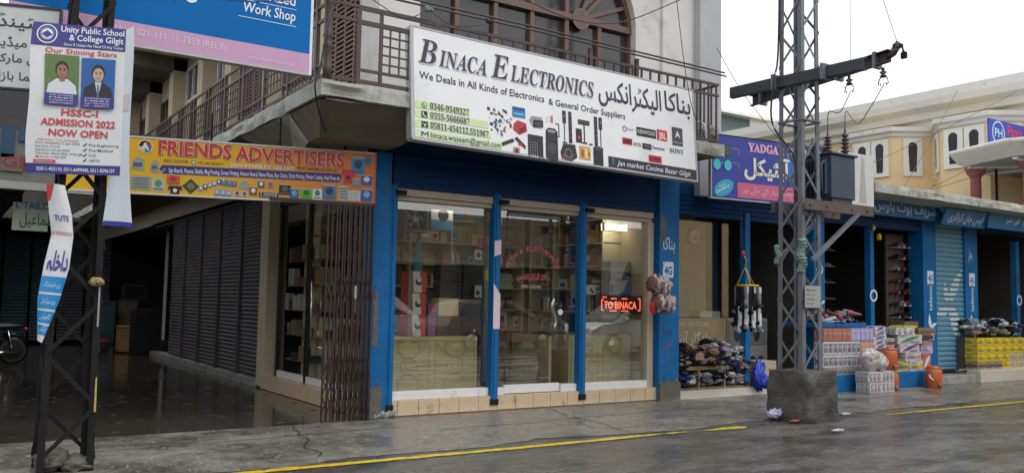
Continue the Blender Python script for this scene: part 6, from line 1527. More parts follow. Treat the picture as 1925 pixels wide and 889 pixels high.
def pick_row(li, x, side):
    if side: w_ = [[4, 3, 6], [5, 3, 4, 6], [0, 5, 3], [3, 7, 5, 1], [3, 6, 8, 1], [5, 4, 5, 8]][li]
    elif x < 6.6: w_ = [[4, 4, 2, 5], [4, 4, 0], [4, 3, 4], [1, 1, 0, 1], [1, 0, 1], [2, 2, 3]][li]
    elif x < 7.6: w_ = [[4, 4], [0, 5, 4], [0, 1, 0], [1, 0, 1], [1, 7, 1], [1, 2, 7]][li]
    else: w_ = [[4, 3, 5], [0, 4, 3], [3, 3, 1], [7, 3, 1], [7, 1, 6, 3], [7, 1, 0]][li]
    return PAL[rnd.choice(w_)]
lab_ = mat('white_label', (.62, .62, .58), .5)
for side in (0, 1):
    for li, z in enumerate(LV):
        p = 5.10 if not side else 11.0; end = 8.94 if not side else 13.0; n = 0
        while p < end - .1:
            w_ = rnd.choice([.09, .13, .17, .22, .28, .12]); w_ = min(w_, end - p)
            if rnd.random() < .08: p += w_; continue
            h_ = rnd.uniform(.15, .33) if li < 5 else rnd.uniform(.1, .19); d_ = rnd.uniform(.22, .33); c_, nm = pick_row(li, p, side)
            b = MB(); mm = mat('stock_' + nm, c_, .5, var=.2, vs=5)
            if not side: b.box(p, p + w_ - .012, 13.48 - d_, 13.48, z + .001, z + h_, mm); fr = Fr((p, 13.478 - d_, z), (1, 0, 0), (0, 0, 1))
            else: b.box(9.44 - d_, 9.44, p, p + w_ - .012, z + .001, z + h_, mm); fr = Fr((9.438 - d_, p + w_ - .012, z), (0, -1, 0), (0, 0, 1))
            c2 = lab_ if nm != 'white' else MC['stock_blue'] if 'stock_blue' in MC else lab_
            t_ = rnd.random()
            if t_ < .5: b.rect(fr, w_ * .15, h_ * .25, w_ * .7, h_ * .6, .0, c2)
            if .3 < t_ < .6: b.disc(fr, w_ * .5, h_ * .55, w_ * .26, .002, M['dark'], h_ * .2, 0, 12); b.rect(fr, w_ * .1, h_ * .05, w_ * .8, h_ * .2, .001, MC.get('stock_red', lab_))
            if t_ >= .6:
                for q in range(int(h_ / .05)): b.rect(fr, w_ * .05, q * .05 + .03, w_ * .88, q * .05 + .036, .0, M['dark'])
            single(b, 'stock_box', '%s stock box on the %s %s shelf, %s from %s' % (nm, LN[li], 'side wall' if side else 'back wall', ON[min(n, 31)], 'the door end' if side else 'the left'), 'box', 'stock boxes on the shop shelves')
            p += w_; n += 1
# beige counters with pressed octagon panels
def counter(x0, x1, y, label, group):
    t = thing('sales_counter', label, 'counter', ((x0 + x1) / 2, y + .2, .2), 0, group)
    cm = mat('counter_cream', (.52, .43, .23), .5, var=.06); b = MB(); b.box(x0, x1, y, y + .45, .2, 1.0, cm); b.build('front_panel', t, .008)
    b = MB(); fr = Fr((x0, y, .2), (1, 0, 0), (0, 0, 1)); W2 = x1 - x0; n = max(1, round(W2 / .7)); w_ = W2 / n; gm = mat('counter_groove', (.34, .27, .14), .5)
    for i in range(n):
        cx_ = (i + .5) * w_
        b.stroke(fr, [(i * w_ + .05, .06), ((i + 1) * w_ - .05, .06), ((i + 1) * w_ - .05, .74), (i * w_ + .05, .74), (i * w_ + .05, .06)], .012, .003, gm)
        for cz in (.14, .40, .66):
            r_ = .13 if cz == .40 else .17
            pts = [(cx_ + r_ * math.cos(R(22.5 + 45 * k)), cz + r_ * .9 * math.sin(R(22.5 + 45 * k))) for k in range(9)]
            pts = [(a, max(.07, min(.73, c))) for a, c in pts]; b.stroke(fr, pts, .012, .0035, gm)
        b.stroke(fr, [(cx_ - .05, .35), (cx_ + .05, .35), (cx_ + .05, .45), (cx_ - .05, .45), (cx_ - .05, .35)], .01, .0035, gm)
        for sx_ in (-1, 1):
            b.stroke(fr, [(cx_ + sx_ * .13, .4), (cx_ + sx_ * (w_ / 2 - .06), .4)], .01, .003, gm); b.stroke(fr, [(cx_ + sx_ * .1, .52), (cx_ + sx_ * .27, .68)], .01, .003, gm)
    b.build('panel_relief', t)
counter(5.05, 6.50, 10.62, 'cream counter with octagon relief behind the left shop window', 'cream counters behind the glass')
counter(8.14, 9.40, 10.62, 'cream counter with octagon relief behind the right shop window', 'cream counters behind the glass')
b = MB(); b.box(7.75, 7.80, 10.6, 11.6, .2, 1.0, MC['counter_cream']); single(b, 'counter_end', 'narrow cream counter end panel seen through the glass door', 'panel')
# window display
fan = thing('exhaust_fan', 'square metal exhaust fan hanging at the upper left of the shop window', 'fan', (5.42, 10.6, 2.43))
fm2 = mat('fan_grey', (.10, .085, .075), .5, var=.2)
b = MB(); b.box(5.24, 5.28, 10.5, 10.68, 2.42, 2.77, fm2); b.box(5.57, 5.61, 10.5, 10.68, 2.42, 2.77, fm2); b.box(5.28, 5.57, 10.5, 10.68, 2.42, 2.455, fm2); b.box(5.28, 5.57, 10.5, 10.68, 2.735, 2.77, fm2); b.box(5.28, 5.57, 10.66, 10.675, 2.455, 2.735, M['dark']); b.build('housing', fan)
b = MB(); b.lathe((5.425, 10.54, 2.595), [(.045, -.01), (.05, .0), (.05, .05)], mat('hub_grey', (.4, .4, .4), .4), 16, 'Y'); b.build('hub', fan)
FFn = Fr((5.425, 10.56, 2.595), (1, 0, 0), (0, 0, 1))
for k in range(5):
    b = MB(); a = R(72 * k + 10); b.add([FFn(.045 * math.cos(a), .045 * math.sin(a), .01), FFn(.13 * math.cos(a - .25), .13 * math.sin(a - .25), .02), FFn(.13 * math.cos(a + .35), .13 * math.sin(a + .35), -.02), FFn(.045 * math.cos(a + .7), .045 * math.sin(a + .7), -.01)], [(0, 1, 2, 3)], mat('blade_grey', (.20, .19, .18), .4)); b.build('blade', fan)
def disp(x0, x1, z0, z1, c_, name, label, cat_, y=10.66, d=.22, marks=(), group=None):
    b = MB(); b.box(x0, x1, y, y + d, z0, z1, mat('disp_%d_%d_%d' % tuple(int(q * 100) for q in c_), c_, .4, var=.1)); t = thing(name, label, cat_, ((x0 + x1) / 2, y + d / 2, z0), 0, group); b.build('box_body', t, .004)
    fr = Fr((x0, y - .002, z0), (1, 0, 0), (0, 0, 1)); w_, h_ = x1 - x0, z1 - z0; b = MB()
    for kind, m_, a in marks:
        if kind == 'rect': b.rect(fr, a[0] * w_, a[1] * h_, a[2] * w_, a[3] * h_, a[4], m_)
        if kind == 'poly': b.poly(fr, [(u * w_, v * h_) for u, v in a], .002, m_)
        if kind == 'disc': b.disc(fr, a[0] * w_, a[1] * h_, a[2] * w_, a[3], m_)
    if marks: b.build('print', t)
    return t
wht, rdk, blk2 = ink(206, 204, 200), ink(190, 40, 50), ink(40, 38, 40)
for z, nm in ((1.005, 'bottom'), (1.30, 'middle'), (1.60, 'top')):
    disp(5.40, 5.68, z, z + .29, (.55, .05, .06), 'appliance_box', '%s of three stacked red and white appliance boxes in the left window' % nm, 'box', marks=(('poly', wht, [(.3, 0), (.75, 0), (.6, 1), (.22, 1)]), ('disc', blk2, (.55, .5, .17, .004)), ('disc', wht, (.58, .6, .12, .006)), ('rect', ink(120, 112, 104), (0, 0, .2, 1, .005))), group='red and white appliance boxes')
disp(5.72, 5.84, 1.005, 1.45, (.22, .06, .28), 'packet_stack', 'thin stack of purple and black packets beside the red and white boxes', 'packets', marks=(('rect', blk2, (0, .6, 1, .75, .003)), ('rect', rdk, (.2, .82, .9, .98, .003))))
disp(5.86, 6.24, 1.005, 1.28, (.03, .03, .035), 'amplifier_box', 'dark box under the pale yellow carton in the left window', 'box')
disp(5.88, 6.20, 1.285, 1.53, (.62, .52, .28), 'plain_carton', 'plain pale yellow carton in the left window under two black speakers', 'carton')
for z, nm in ((1.535, 'lower'), (1.77, 'upper')): disp(5.90, 6.24, z, z + .23, (.025, .025, .03), 'wrapped_speaker', '%s of two glossy black wrapped speakers in the left window' % nm, 'speaker', marks=(('disc', ink(46, 46, 56), (.7, .5, .2, .003)),), group='wrapped speakers')
spk = disp(6.27, 6.62, 1.005, 2.02, (.012, .013, .016), 'tall_speaker', 'tall black loudspeaker next to the first blue mullion', 'speaker', marks=(('rect', ink(190, 190, 190), (.5, .05, .62, .09, .003)), ('disc', ink(24, 24, 28), (.5, .35, .32, .003)), ('disc', ink(24, 24, 28), (.5, .72, .2, .003))))
disp(5.62, 5.95, 2.60, 2.87, (.05, .20, .42), 'hanging_box', 'blue box with round picture high up right of the exhaust fan', 'box', y=11.6, marks=(('disc', ink(150, 180, 200), (.6, .4, .2, .003)),))
disp(6.55, 6.95, 2.62, 2.95, (.06, .22, .46), 'fan_box', 'blue and white box with an oval picture high up near the first mullion', 'box', y=12.2, marks=(('rect', wht, (0, .5, 1, 1, .003)), ('disc', blk2, (.55, .75, .25, .005))))
for i in range(7):
    z = 2.72 - i * .21; disp(4.985, 5.09, z, z + .19, (.32, .32, .33), 'blister_pack', 'grey blister pack on the window edge strip, %s from the top' % ON[i], 'packet', y=10.5, d=.02, marks=(('disc', blk2, (.5, .5, .3, .003)),), group='blister packs on the hanging strip')
teal_ = mat('teal_cloth', (.05, .20, .24), .8); b = MB(); b.lathe((5.64, 10.85, 1.0), [(.05, 0), (.05, .5), (.07, .8), (.06, 1.1), (.02, 1.35)], teal_, 12); single(b, 'wrapped_pole', 'slim teal wrapped bundle standing behind the red and white boxes', 'bundle')
disp(6.66, 6.78, 2.28, 2.44, (.5, .06, .06), 'packet', 'small red packet hanging just left of the first mullion', 'packet', y=10.9, d=.03); disp(6.60, 6.72, 2.10, 2.25, (.6, .6, .6), 'packet', 'small white packet with a black disc hanging left of the first mullion', 'packet', y=10.9, d=.03, marks=(('disc', blk2, (.5, .5, .3, .003)),)); disp(6.42, 6.53, 1.55, 1.72, (.5, .5, .48), 'packet', 'foil packet hanging low beside the first mullion', 'packet', y=10.58, d=.02, marks=(('disc', blk2, (.4, .4, .3, .003)),))
disp(6.82, 7.10, 2.52, 2.70, (.58, .42, .20), 'plain_carton', 'tan carton high up behind the left side of the glass door', 'carton', y=11.2); disp(6.60, 6.72, 2.60, 2.76, (.55, .55, .55), 'packet', 'white packet taped high on the glass right of the first mullion', 'packet', y=10.36, d=.01, marks=(('disc', blk2, (.5, .5, .3, .003)),)); disp(6.60, 6.76, 1.80, 1.96, (.60, .52, .06), 'packet', 'bright yellow packet right of the first mullion', 'packet', y=10.6, d=.08)
# right window
disp(9.0, 9.42, 1.88, 2.18, (.55, .55, .55), 'appliance_box', 'white grey and red slanted striped box at the top right of the moving text display', 'box', marks=(('poly', ink(96, 96, 96), [(.5, 0), (.85, .95), (1, 1), (1, 0)]), ('poly', rdk, [(.75, 0), (1, .5), (1, 0)])))
disp(8.98, 9.40, 1.62, 1.875, (.55, .56, .58), 'appliance_box', 'white and blue box directly above the moving text display', 'box', marks=(('poly', ink(60, 120, 190), [(.25, 0), (1, 0), (1, 1), (.85, .9), (.7, .3)]), ('rect', ink(150, 150, 150), (.05, .3, .15, .7, .004))))
disp(8.32, 8.56, 1.63, 1.78, (.55, .55, .58), 'price_card', 'small white card with tool picture left above the moving text display', 'card', y=10.5, d=.01, marks=(('poly', blk2, [(.5, .6), (.6, .75), (.85, .2), (.75, .15)]),))
disp(8.62, 8.78, 1.64, 1.95, (.48, .36, .05), 'packet', 'yellow and dark packet behind the small tool card', 'packet', y=11.0); disp(8.80, 8.98, 1.62, 1.9, (.14, .13, .15), 'packet_stack', 'stack of dark striped packets left of the white and blue box', 'packets', y=10.9, marks=(('rect', wht, (0, .2, 1, .28, .003)), ('rect', wht, (0, .5, 1, .58, .003)), ('rect', wht, (0, .8, 1, .86, .003))))
sl = thing('strip_light', 'lit white strip light high behind the right shop window', 'light', (9.05, 10.64, 2.66))
b = MB(); b.box(8.82, 9.30, 10.62, 10.68, 2.655, 2.78, M['white']); b.build('housing', sl); b = MB(); b.box(8.83, 9.29, 10.605, 10.619, 2.665, 2.77, mat('tube_glow', (1, .97, .88), .5, var=0, emit=1.6)); b.box(8.83, 9.29, 10.681, 10.70, 2.665, 2.77, mat('tube_glow_in', (1, .93, .78), .5, var=0, emit=14)); b.build('diffuser', sl)
sl = thing('strip_light', 'lit ceiling tube added over the middle of the shop to brighten its interior', 'light', (7.2, 12, 3.05))
b = MB(); b.box(6.6, 7.8, 11.95, 12.05, 3.06, 3.10, M['white']); b.build('housing', sl); b = MB(); b.tube([(6.62, 12.0, 3.04), (7.78, 12.0, 3.04)], .018, mat('added_fill_tube', (1, .93, .78), .5, var=0, emit=16), 8); b.build('tube', sl)  # added tube with no known source, lifts the brightness of the shop interior
led = thing('led_display', 'glowing red moving text display in the right shop window', 'display', (9.1, 10.5, 1.33))
b = MB(); b.box(8.44, 9.39, 10.35, 10.41, 1.33, 1.63, M['black']); b.build('housing', led)
b = MB(); fl3 = Fr((8.50, 10.347, 1.33), (1, 0, 0), (0, 0, 1)); text(b, fl3, 'TO BINACA', .11, .09, .66, .12, .001, M['led'], .01)
for (u0, u1, v) in ((.07, .16, .26), (.24, .36, .24), (.46, .58, .24), (.22, .36, .05), (.45, .6, .05)): b.rect(fl3, u0, v, u1, v + .014, .001, M['led'])
b.stroke(fl3, [(.10, .225), (.06, .225), (.06, .065), (.10, .065)], .014, .001, M['led']); b.stroke(fl3, [(.80, .25), (.845, .25), (.845, .065), (.80, .065)], .014, .001, M['led']); b.build('letters', led)
for i, (x, z, c_, nm) in enumerate(((7.06, 1.0, (.30, .31, .30), 'grey white tool packs on a stand seen low through the door'), (7.45, .75, (.25, .25, .25), 'grey tall pack on a stand seen through the middle of the door'))):
    b = MB(); b.box(x, x + .18, 12.0, 12.2, .2, z + .4, mat('pack_grey%d' % i, c_, .6, var=.3, vs=12)); single(b, 'floor_pack', nm, 'pack')
# side glass shop goods (seen through the passage side window)
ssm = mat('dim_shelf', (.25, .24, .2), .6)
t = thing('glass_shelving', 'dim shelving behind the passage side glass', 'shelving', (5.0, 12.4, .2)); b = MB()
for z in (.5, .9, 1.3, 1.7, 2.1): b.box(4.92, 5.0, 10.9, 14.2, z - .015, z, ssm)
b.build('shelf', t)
for li, z in enumerate((.5, .9, 1.3, 1.7, 2.1)):
    y = 10.95; n = 0
    while y < 14.0:
        wv = rnd.uniform(.08, .22); h_ = rnd.uniform(.1, .3)
        if rnd.random() < .7:
            c_, nm = rnd.choice([((.5, .5, .5), 'white'), ((.2, .21, .22), 'grey'), ((.3, .2, .12), 'brown'), ((.25, .05, .04), 'red'), ((.05, .05, .06), 'black')])
            b = MB(); b.box(4.885, 4.99, y, y + wv, z + .001, z + h_, mat('dim_' + nm, c_, .5, var=.2)); single(b, 'shelf_item', '%s item on the %s shelf behind the passage side glass, %s from the street' % (nm, LN[li], ON[min(n, 31)]), 'packet', 'items behind the passage side glass')
        y += wv + .05; n += 1

# ------------------------------------------------------------------ flooded passage
b = MB(); b.box(-12, 1.4, 12.2, 34, 3.50, 3.62, M['darkwall']); b.box(1.4, 3.45, 12.2, 15, 3.50, 3.62, M['darkwall']); b.box(1.4, 3.45, 27, 34, 3.50, 3.62, M['darkwall'])  # unseen ceiling added to keep the passage dark, gap left for skylight
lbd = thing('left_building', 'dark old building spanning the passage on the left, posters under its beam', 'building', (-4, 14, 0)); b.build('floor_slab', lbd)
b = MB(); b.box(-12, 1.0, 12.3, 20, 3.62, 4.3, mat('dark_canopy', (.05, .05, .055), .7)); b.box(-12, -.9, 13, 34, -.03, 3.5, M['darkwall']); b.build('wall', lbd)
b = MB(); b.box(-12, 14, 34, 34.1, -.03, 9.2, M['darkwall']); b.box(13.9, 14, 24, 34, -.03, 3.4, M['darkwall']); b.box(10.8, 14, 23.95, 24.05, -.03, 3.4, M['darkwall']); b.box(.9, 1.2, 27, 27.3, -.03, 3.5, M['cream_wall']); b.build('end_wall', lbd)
FL = Fr((0, 12.19, 0), (1, 0, 0), (0, 0, 1))
b = MB(); b.fbox(FL, -4, 1.75, 2.86, 3.50, -.1, .0, mat('dim_wall', (.16, .16, .155), .7, var=.2)); b.fbox(FL, -4, 1.75, 2.76, 2.855, -.1, .05, mat('pale_beam', (.34, .35, .34), .6, var=.15)); b.build('beam', lbd)
for (px, py, qx, qy, c_, lab, tx) in ((0, 238, 30, 295, (.02, .06, .12), 'left blue poster on the dim wall above the beam', None), (35, 242, 58, 265, (.025, .075, .13), 'small square blue poster right of the bigger one', None), (0, 292, 45, 320, (.17, .11, .115), 'faded pink poster with two red letters on the dim wall', 'GB'), (62, 268, 70, 300, (.05, .15, .27), 'narrow blue poster strip near the mast', None)):
    p0 = P(px, qy, Y=12.17); p1 = P(qx, py, Y=12.17); b = MB(); b.box(p0.x, p1.x, 12.165, 12.18, p0.z, p1.z, mat('poster_%d_%d' % (c_[0] * 100, c_[2] * 100), c_, .6))
    t = thing('poster', lab, 'poster', (p0.x, 12.17, p0.z), 0, 'posters above the beam'); b.build('poster_sheet', t)
    if tx: b = MB(); text(b, Fr((p0.x, 12.164, p0.z), (1, 0, 0), (0, 0, 1)), tx, .02, .05, .3, .14, .002, ink(130, 60, 60), .01); b.build('lettering', t)
p0 = P(22, 432, Y=12.6); p1 = P(92, 384, Y=12.6); t = thing('tailor_sign', 'small pale sign with blue capitals and green Urdu letters under the beam', 'sign', (p0.x, 12.6, p0.z)); b = MB(); b.box(p0.x, p1.x, 12.6, 12.64, p0.z, p1.z, mat('pale_green_sign', (.46, .52, .46), .5)); b.build('panel', t)
b = MB(); fr = Fr((p0.x, 12.597, p0.z), (1, 0, 0), (0, 0, 1)); text(b, fr, 'L TAILORS', .03, .28, .50, .09, .002, ink(40, 100, 170), .012); text(b, fr, ur('اسماعیل'), .08, .03, .42, .2, .002, ink(50, 130, 60), .015, box=True); b.build('lettering', t)
b = MB(); b.box(p0.x - .1, p0.x + .1, 12.62, 12.66, p1.z, 2.76, M['steel_dk']); b.build('hanger', t)
# goods standing in the passage
pv = -.03
def passage_box(px0, px1, pyb, pyt, name, label, cat_, c_, d=.5, parts=None, rough=.4):
    p = P(px0, pyb, Z=pv); q = P(px1, pyb, Y=p.y); tp = P(px0, pyt, Y=p.y); x0, x1 = p.x, q.x
    t = thing(name, label, cat_, ((x0 + x1) / 2, p.y + d / 2, pv)); b = MB(); b.box(x0, x1, p.y, p.y + d, pv + .03, tp.z, mat('pb_%s' % name, c_, rough, var=.15)); b.build('body', t, .02)
    b = MB(); b.box(x0 + .03, x1 - .03, p.y + .03, p.y + d - .03, pv, pv + .031, M['black']); b.build('foot', t)
    return t, x0, x1, p.y, tp.z
t, x0, x1, y, zt = passage_box(248, 300, 668, 585, 'plastic_drum', 'black lidded plastic drum standing in the flooded passage', 'drum', (.012, .012, .014)); b = MB(); b.box(x0 + .05, x1 - .05, y + .05, y + .4, zt, zt + .06, M['black']); b.build('lid', t, .02)
t, x0, x1, y, zt = passage_box(300, 332, 668, 640, 'black_crate', 'low black crate right of the plastic drum', 'crate', (.012, .012, .014))
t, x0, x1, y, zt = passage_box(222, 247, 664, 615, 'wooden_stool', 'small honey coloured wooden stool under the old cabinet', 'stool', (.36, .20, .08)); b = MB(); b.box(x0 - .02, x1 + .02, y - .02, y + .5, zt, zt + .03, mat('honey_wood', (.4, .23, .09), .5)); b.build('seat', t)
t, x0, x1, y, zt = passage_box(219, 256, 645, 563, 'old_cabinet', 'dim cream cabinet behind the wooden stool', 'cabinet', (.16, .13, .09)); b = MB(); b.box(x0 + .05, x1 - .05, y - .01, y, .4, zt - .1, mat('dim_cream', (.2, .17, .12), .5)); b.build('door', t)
t2 = thing('old_television', 'dark old television on top of the dim cream cabinet', 'television', ((x0 + x1) / 2, y + .3, zt)); b = MB(); b.box(x0 + .1, x1 + .25, y + .02, y + .45, zt + .002, zt + .5, mat('tv_case', (.05, .055, .055), .4)); b.build('case', t2, .02); b = MB(); b.box(x0 + .16, x1 + .19, y + .008, y + .021, zt + .07, zt + .44, M['darkglass']); b.build('screen', t2)
t, x0, x1, y, zt = passage_box(184, 214, 648, 565, 'tall_cabinet', 'dark teal upright cabinet behind the right leg of the mast', 'cabinet', (.05, .085, .085)); b = MB(); b.box(x0 + .05, x1 - .05, y - .01, y, .3, zt - .15, M['teal']); b.build('door', t)
t, x0, x1, y, zt = passage_box(183, 204, 662, 642, 'tool_case', 'small black case with a red lid on the wet passage floor', 'case', (.02, .02, .02)); b = MB(); b.box(x0, x1, y, y + .5, zt, zt + .04, mat('red_lid', (.4, .03, .05), .4)); b.build('lid', t)
t, x0, x1, y, zt = passage_box(12, 47, 640, 560, 'metal_locker', 'grey metal locker behind the motorbike', 'locker', (.10, .11, .12)); b = MB(); b.box(x0 - .02, x1 + .02, y - .03, y, zt - .04, zt, mat('locker_top', (.4, .42, .44), .4)); b.build('top_edge', t)
# passage rear shutters and pale post
t = thing('rear_shopfront', 'dim teal and grey shutters closing the far end of the passage', 'shopfront', (3.5, 29, 0))
for i in range(6):
    x = .2 + i * .75; b = MB(); rows = []; z = .05
    while z < 3.2: rows += [(z, 0), (z + .05, .02)]; z += .1
    b.add([(x + s_, 30 - d, z_) for z_, d in rows for s_ in (0, .68)], [(2 * k, 2 * k + 1, 2 * k + 3, 2 * k + 2) for k in range(len(rows) - 1)], mat('rear_teal', (.05, .11, .13), .5) if i < 4 else M['shutter']); b.build('shutter', t)
b = MB(); b.box(5.45, 5.52, 26.0, 26.07, -.03, 3.3, M['alu']); single(b, 'white_post', 'thin pale post in the dark of the passage behind the drum', 'post')
# motorbike, partly out of frame at the left
mc = P(22, 684, Z=pv); t = thing('motorbike', 'dark parked motorbike with red tail lamp at the left edge of the passage', 'motorbike', (mc.x - .4, mc.y, pv))
MX, MY = mc.x, mc.y
for x in (MX, MX - 1.2):
    b = MB(); b.lathe((x, MY - .03, pv + .29), [(.24, -.02), (.29, -.01), (.29, .06), (.24, .07)], M['black'], 26, 'Y'); wo_ = b.build('tyre', t)
    b = MB(); b.ring(Fr((x, MY - .06, pv + .29), (1, 0, 0), (0, 0, 1)), 0, 0, .2, .235, 0, M['rust']); b.lathe((x, MY - .05, pv + .29), [(.05, 0), (.05, .08)], MC['chrome'], 12, 'Y')
    for k in range(10): b.bar((x, MY - .05, pv + .29), (x + .22 * math.cos(k * .628), MY - .05, pv + .29 + .22 * math.sin(k * .628)), .004, .004, M['rust'])
    b.build('rim', wo_)
b = MB(); b.tube([(MX + .25, MY, pv + .40), (MX + .18, MY, pv + .56), (MX, MY, pv + .63), (MX - .2, MY, pv + .6)], .06, M['black'], 8); b.build('mudguard', t)
b = MB(); b.lump((MX - .25, MY, pv + .80), (.42, .13, .07), M['black'], 2, .1, 1); b.build('seat', t)
b = MB(); b.lump((MX - .75, MY, pv + .84), (.26, .14, .14), mat('tank_red', (.14, .02, .03), .2), 3, .1, 1); b.build('fuel_tank', t)
b = MB(); b.lump((MX + .22, MY, pv + .74), (.06, .1, .05), mat('tail_lamp', (.45, .02, .03), .2), 4, .1, 1); b.build('tail_lamp', t)
b = MB(); b.tube([(MX, MY - .1, pv + .3), (MX - .12, MY - .1, pv + .72)], .03, MC['chrome'], 8); b.tube([(MX + .1, MY - .12, pv + .26), (MX - .6, MY - .12, pv + .24)], .035, MC['chrome'], 8); b.box(MX - .75, MX - .35, MY - .1, MY + .1, pv + .22, pv + .5, M['steel_dk']); b.tube([(MX - 1.2, MY, pv + .3), (MX - 1.0, MY, pv + .95), (MX - .9, MY, pv + 1.05)], .03, M['steel_dk'], 6); b.tube([(MX - .9, MY - .3, pv + 1.05), (MX - .9, MY + .3, pv + 1.05)], .014, MC['chrome'], 6); b.build('frame', t)

# ------------------------------------------------------------------ behind: cream building, teal building, pavilion, sign
cb = thing('cream_building', 'large cream building with heavy white cornice and arched bay windows beyond the shop roofs', 'building', (26, 16, 0))
XF = 24.0
b = MB(); b.box(XF, XF + 14, -4, 24, 0, 7.05, M['cream_b']); b.build('wall', cb)
b = MB()
prof = [(0, 6.75), (-.12, 6.80), (-.15, 6.95), (-.32, 7.0), (-.36, 7.18), (-.62, 7.30), (-.68, 7.48), (-.70, 7.72), (0, 7.80)]
# the cornice steps out along the whole front
vs = [(XF + x, y, z) for y in (-4, 24) for x, z in prof]; k = len(prof)
b.add(vs, [(i, i + 1, k + i + 1, k + i) for i in range(k - 1)] + [tuple(range(k)), tuple(range(k, 2 * k))], M['trim_b']); b.box(XF, XF + 13.9, -4, 23.9, 7.06, 7.8, M['trim_b']); b.build('cornice', cb)
for yc, hw, dp in ((15.4, 1.35, .9), (12.6, 1.35, .9)):
    bayp = [(0, yc + hw), (-dp, yc + hw * .5), (-dp, yc - hw * .5), (0, yc - hw)]
    def ringpts(g, z): return [(XF + .01 + (x - (g if x else 0)), yc + (y - yc) * (1 + g / hw), z) for x, y in bayp]
    b = MB(); a = ringpts(0, 2.0); c = ringpts(0, 6.6); b.add(a + c, [(0, 1, 5, 4), (1, 2, 6, 5), (2, 3, 7, 6)], M['cream_b']); bay = b.build('bay', cb)
    b = MB(); lv = [(.0, 6.50), (.06, 6.53), (.08, 6.62), (.18, 6.66), (.2, 6.78), (.0, 6.80)]
    for (g0, z0), (g1, z1) in zip(lv, lv[1:]): b.add(ringpts(g0, z0) + ringpts(g1, z1), [(0, 1, 5, 4), (1, 2, 6, 5), (2, 3, 7, 6)], M['trim_b'])
    b.build('bay_cornice', bay)
    b = MB(); top_ = (XF, yc, 7.05); r_ = ringpts(.1, 6.80); b.add(r_ + [top_], [(0, 1, 4), (1, 2, 4), (2, 3, 4)], mat('bay_roof', (.62, .52, .30), .7)); b.build('bay_roof', bay)
    faces = [(bayp[0], bayp[1], 1), (bayp[1], bayp[2], 2), (bayp[2], bayp[3], 1)]
    for (p0, p1, nw) in faces:
        A = Vector((XF + p0[0], p0[1], 0)); Bv = Vector((XF + p1[0], p1[1], 0)); L_ = (Bv - A).length; fr = Fr(A, Bv - A, (0, 0, 1))
        wv = .30
        for q in range(nw):
            uc = L_ * (q + .5) / nw if nw == 1 else L_ / 2 + (q - .5) * .58
            b = MB(); b.fbox(fr, uc - .27, uc + .27, 5.36, 6.46, 0.0, .05, M['trim_b']); wf_ = b.build('window_surround', bay)
            b = MB(); pts = [(uc - .13, 5.68), (uc + .13, 5.68), (uc + .13, 6.22)] + [(uc + .13 * math.cos(a * math.pi / 8), 6.22 + .13 * math.sin(a * math.pi / 8)) for a in range(1, 8)] + [(uc - .13, 6.22)]
            pts = [(u, max(5.6, v)) for u, v in pts]; pts[0] = (uc - .10, 5.48); pts[1] = (uc + .10, 5.48)
            b.poly(fr, pts, .055, M['darkglass']); b.build('window_pane', wf_)
for y in (10.6, 9.2):
    b = MB(); b.box(XF - .05, XF - .001, y - .35, y + .35, 5.4, 6.5, M['trim_b']); wf_ = b.build('window_surround', cb); b = MB(); b.box(XF - .055, XF - .051, y - .16, y + .16, 5.6, 6.3, M['darkglass']); b.build('window_pane', wf_)
b = MB(); b.box(XF - .03, XF - .001, 11.95, 12.2, 6.98 - .35, 7.08 - .3, M['dark']); b.build('vent', cb)
b = MB(); [b.box(XF - .008, XF - .001, -4, 24, 4.6 + .16 * q, 4.612 + .16 * q, mat('joint_line', (.5, .38, .22), .8)) for q in range(14)]; b.build('wall_joints', cb)
b = MB(); b.box(XF - .02, XF - .001, 7, 23, 5.1, 5.2, mat('cream_band', (.66, .52, .33), .7)); b.build('string_course', cb)
tb = thing('teal_building', 'distant grey building with a dark teal window band under a flat roof', 'building', (33, 32, 0))
b = MB(); b.box(30, 34.6, 30.1, 40, 0, 11.1, mat('teal_wall', (.10, .16, .16), .6)); b.box(34.6, 39, 30.0, 40, 0, 11.1, M['trim_b']); b.build('wall', tb)
b = MB(); b.box(29.5, 39.4, 29.6, 40.4, 11.1, 11.25, M['trim_b']); b.build('roof', tb)
for i in range(10):
    b = MB(); b.box(30.1 + i * .45, 30.5 + i * .45, 30.04, 30.099, 9.3, 10.3, M['teal']); b.build('window', tb)
# pavilion
pav = thing('pavilion', 'octagonal pavilion with sloping white canopy rim on dull red columns beyond the shop roofs', 'pavilion', (22.3, 9.9, 3.7))
pc = (22.3, 9.95)
for x, y, r_ in ((21.3, 11.35, .13), (21.0, 9.95, .14), (22.3, 8.6, .14), (23.6, 9.2, .14), (23.6, 10.9, .14)):
    b = MB(); b.lathe((x, y, 3.78), [(r_, 0), (r_ * .95, .95), (r_, 1.0), (r_ * 1.6, 1.08), (r_ * 1.9, 1.2), (r_ * 2.0, 1.24)], M['redcol'], 14); b.build('column', pav)
b = MB(); b.lathe((pc[0], pc[1], 5.02), [(2.0, .0), (2.30, .26), (2.38, .28), (2.38, .36), (1.9, .40), (.9, .62), (.05, .75)], M['trim_b'], 8); can = b.build('canopy', pav)
b = MB(); b.lathe((pc[0], pc[1], 5.0), [(1.97, .0), (1.97, .018)], mat('dim_underside', (.22, .21, .2), .7), 8)
for a in range(8): b.bar((pc[0], pc[1], 4.985), (pc[0] + 1.95 * math.cos(R(45 * a)), pc[1] + 1.95 * math.sin(R(45 * a)), 4.985), .1, .05, M['trim_b'])
b.build('rib', can)
b = MB(); b.lathe((pc[0], pc[1], 3.70), [(1.9, 0), (1.9, .09)], M['concrete_lt'], 8); b.build('base', pav)
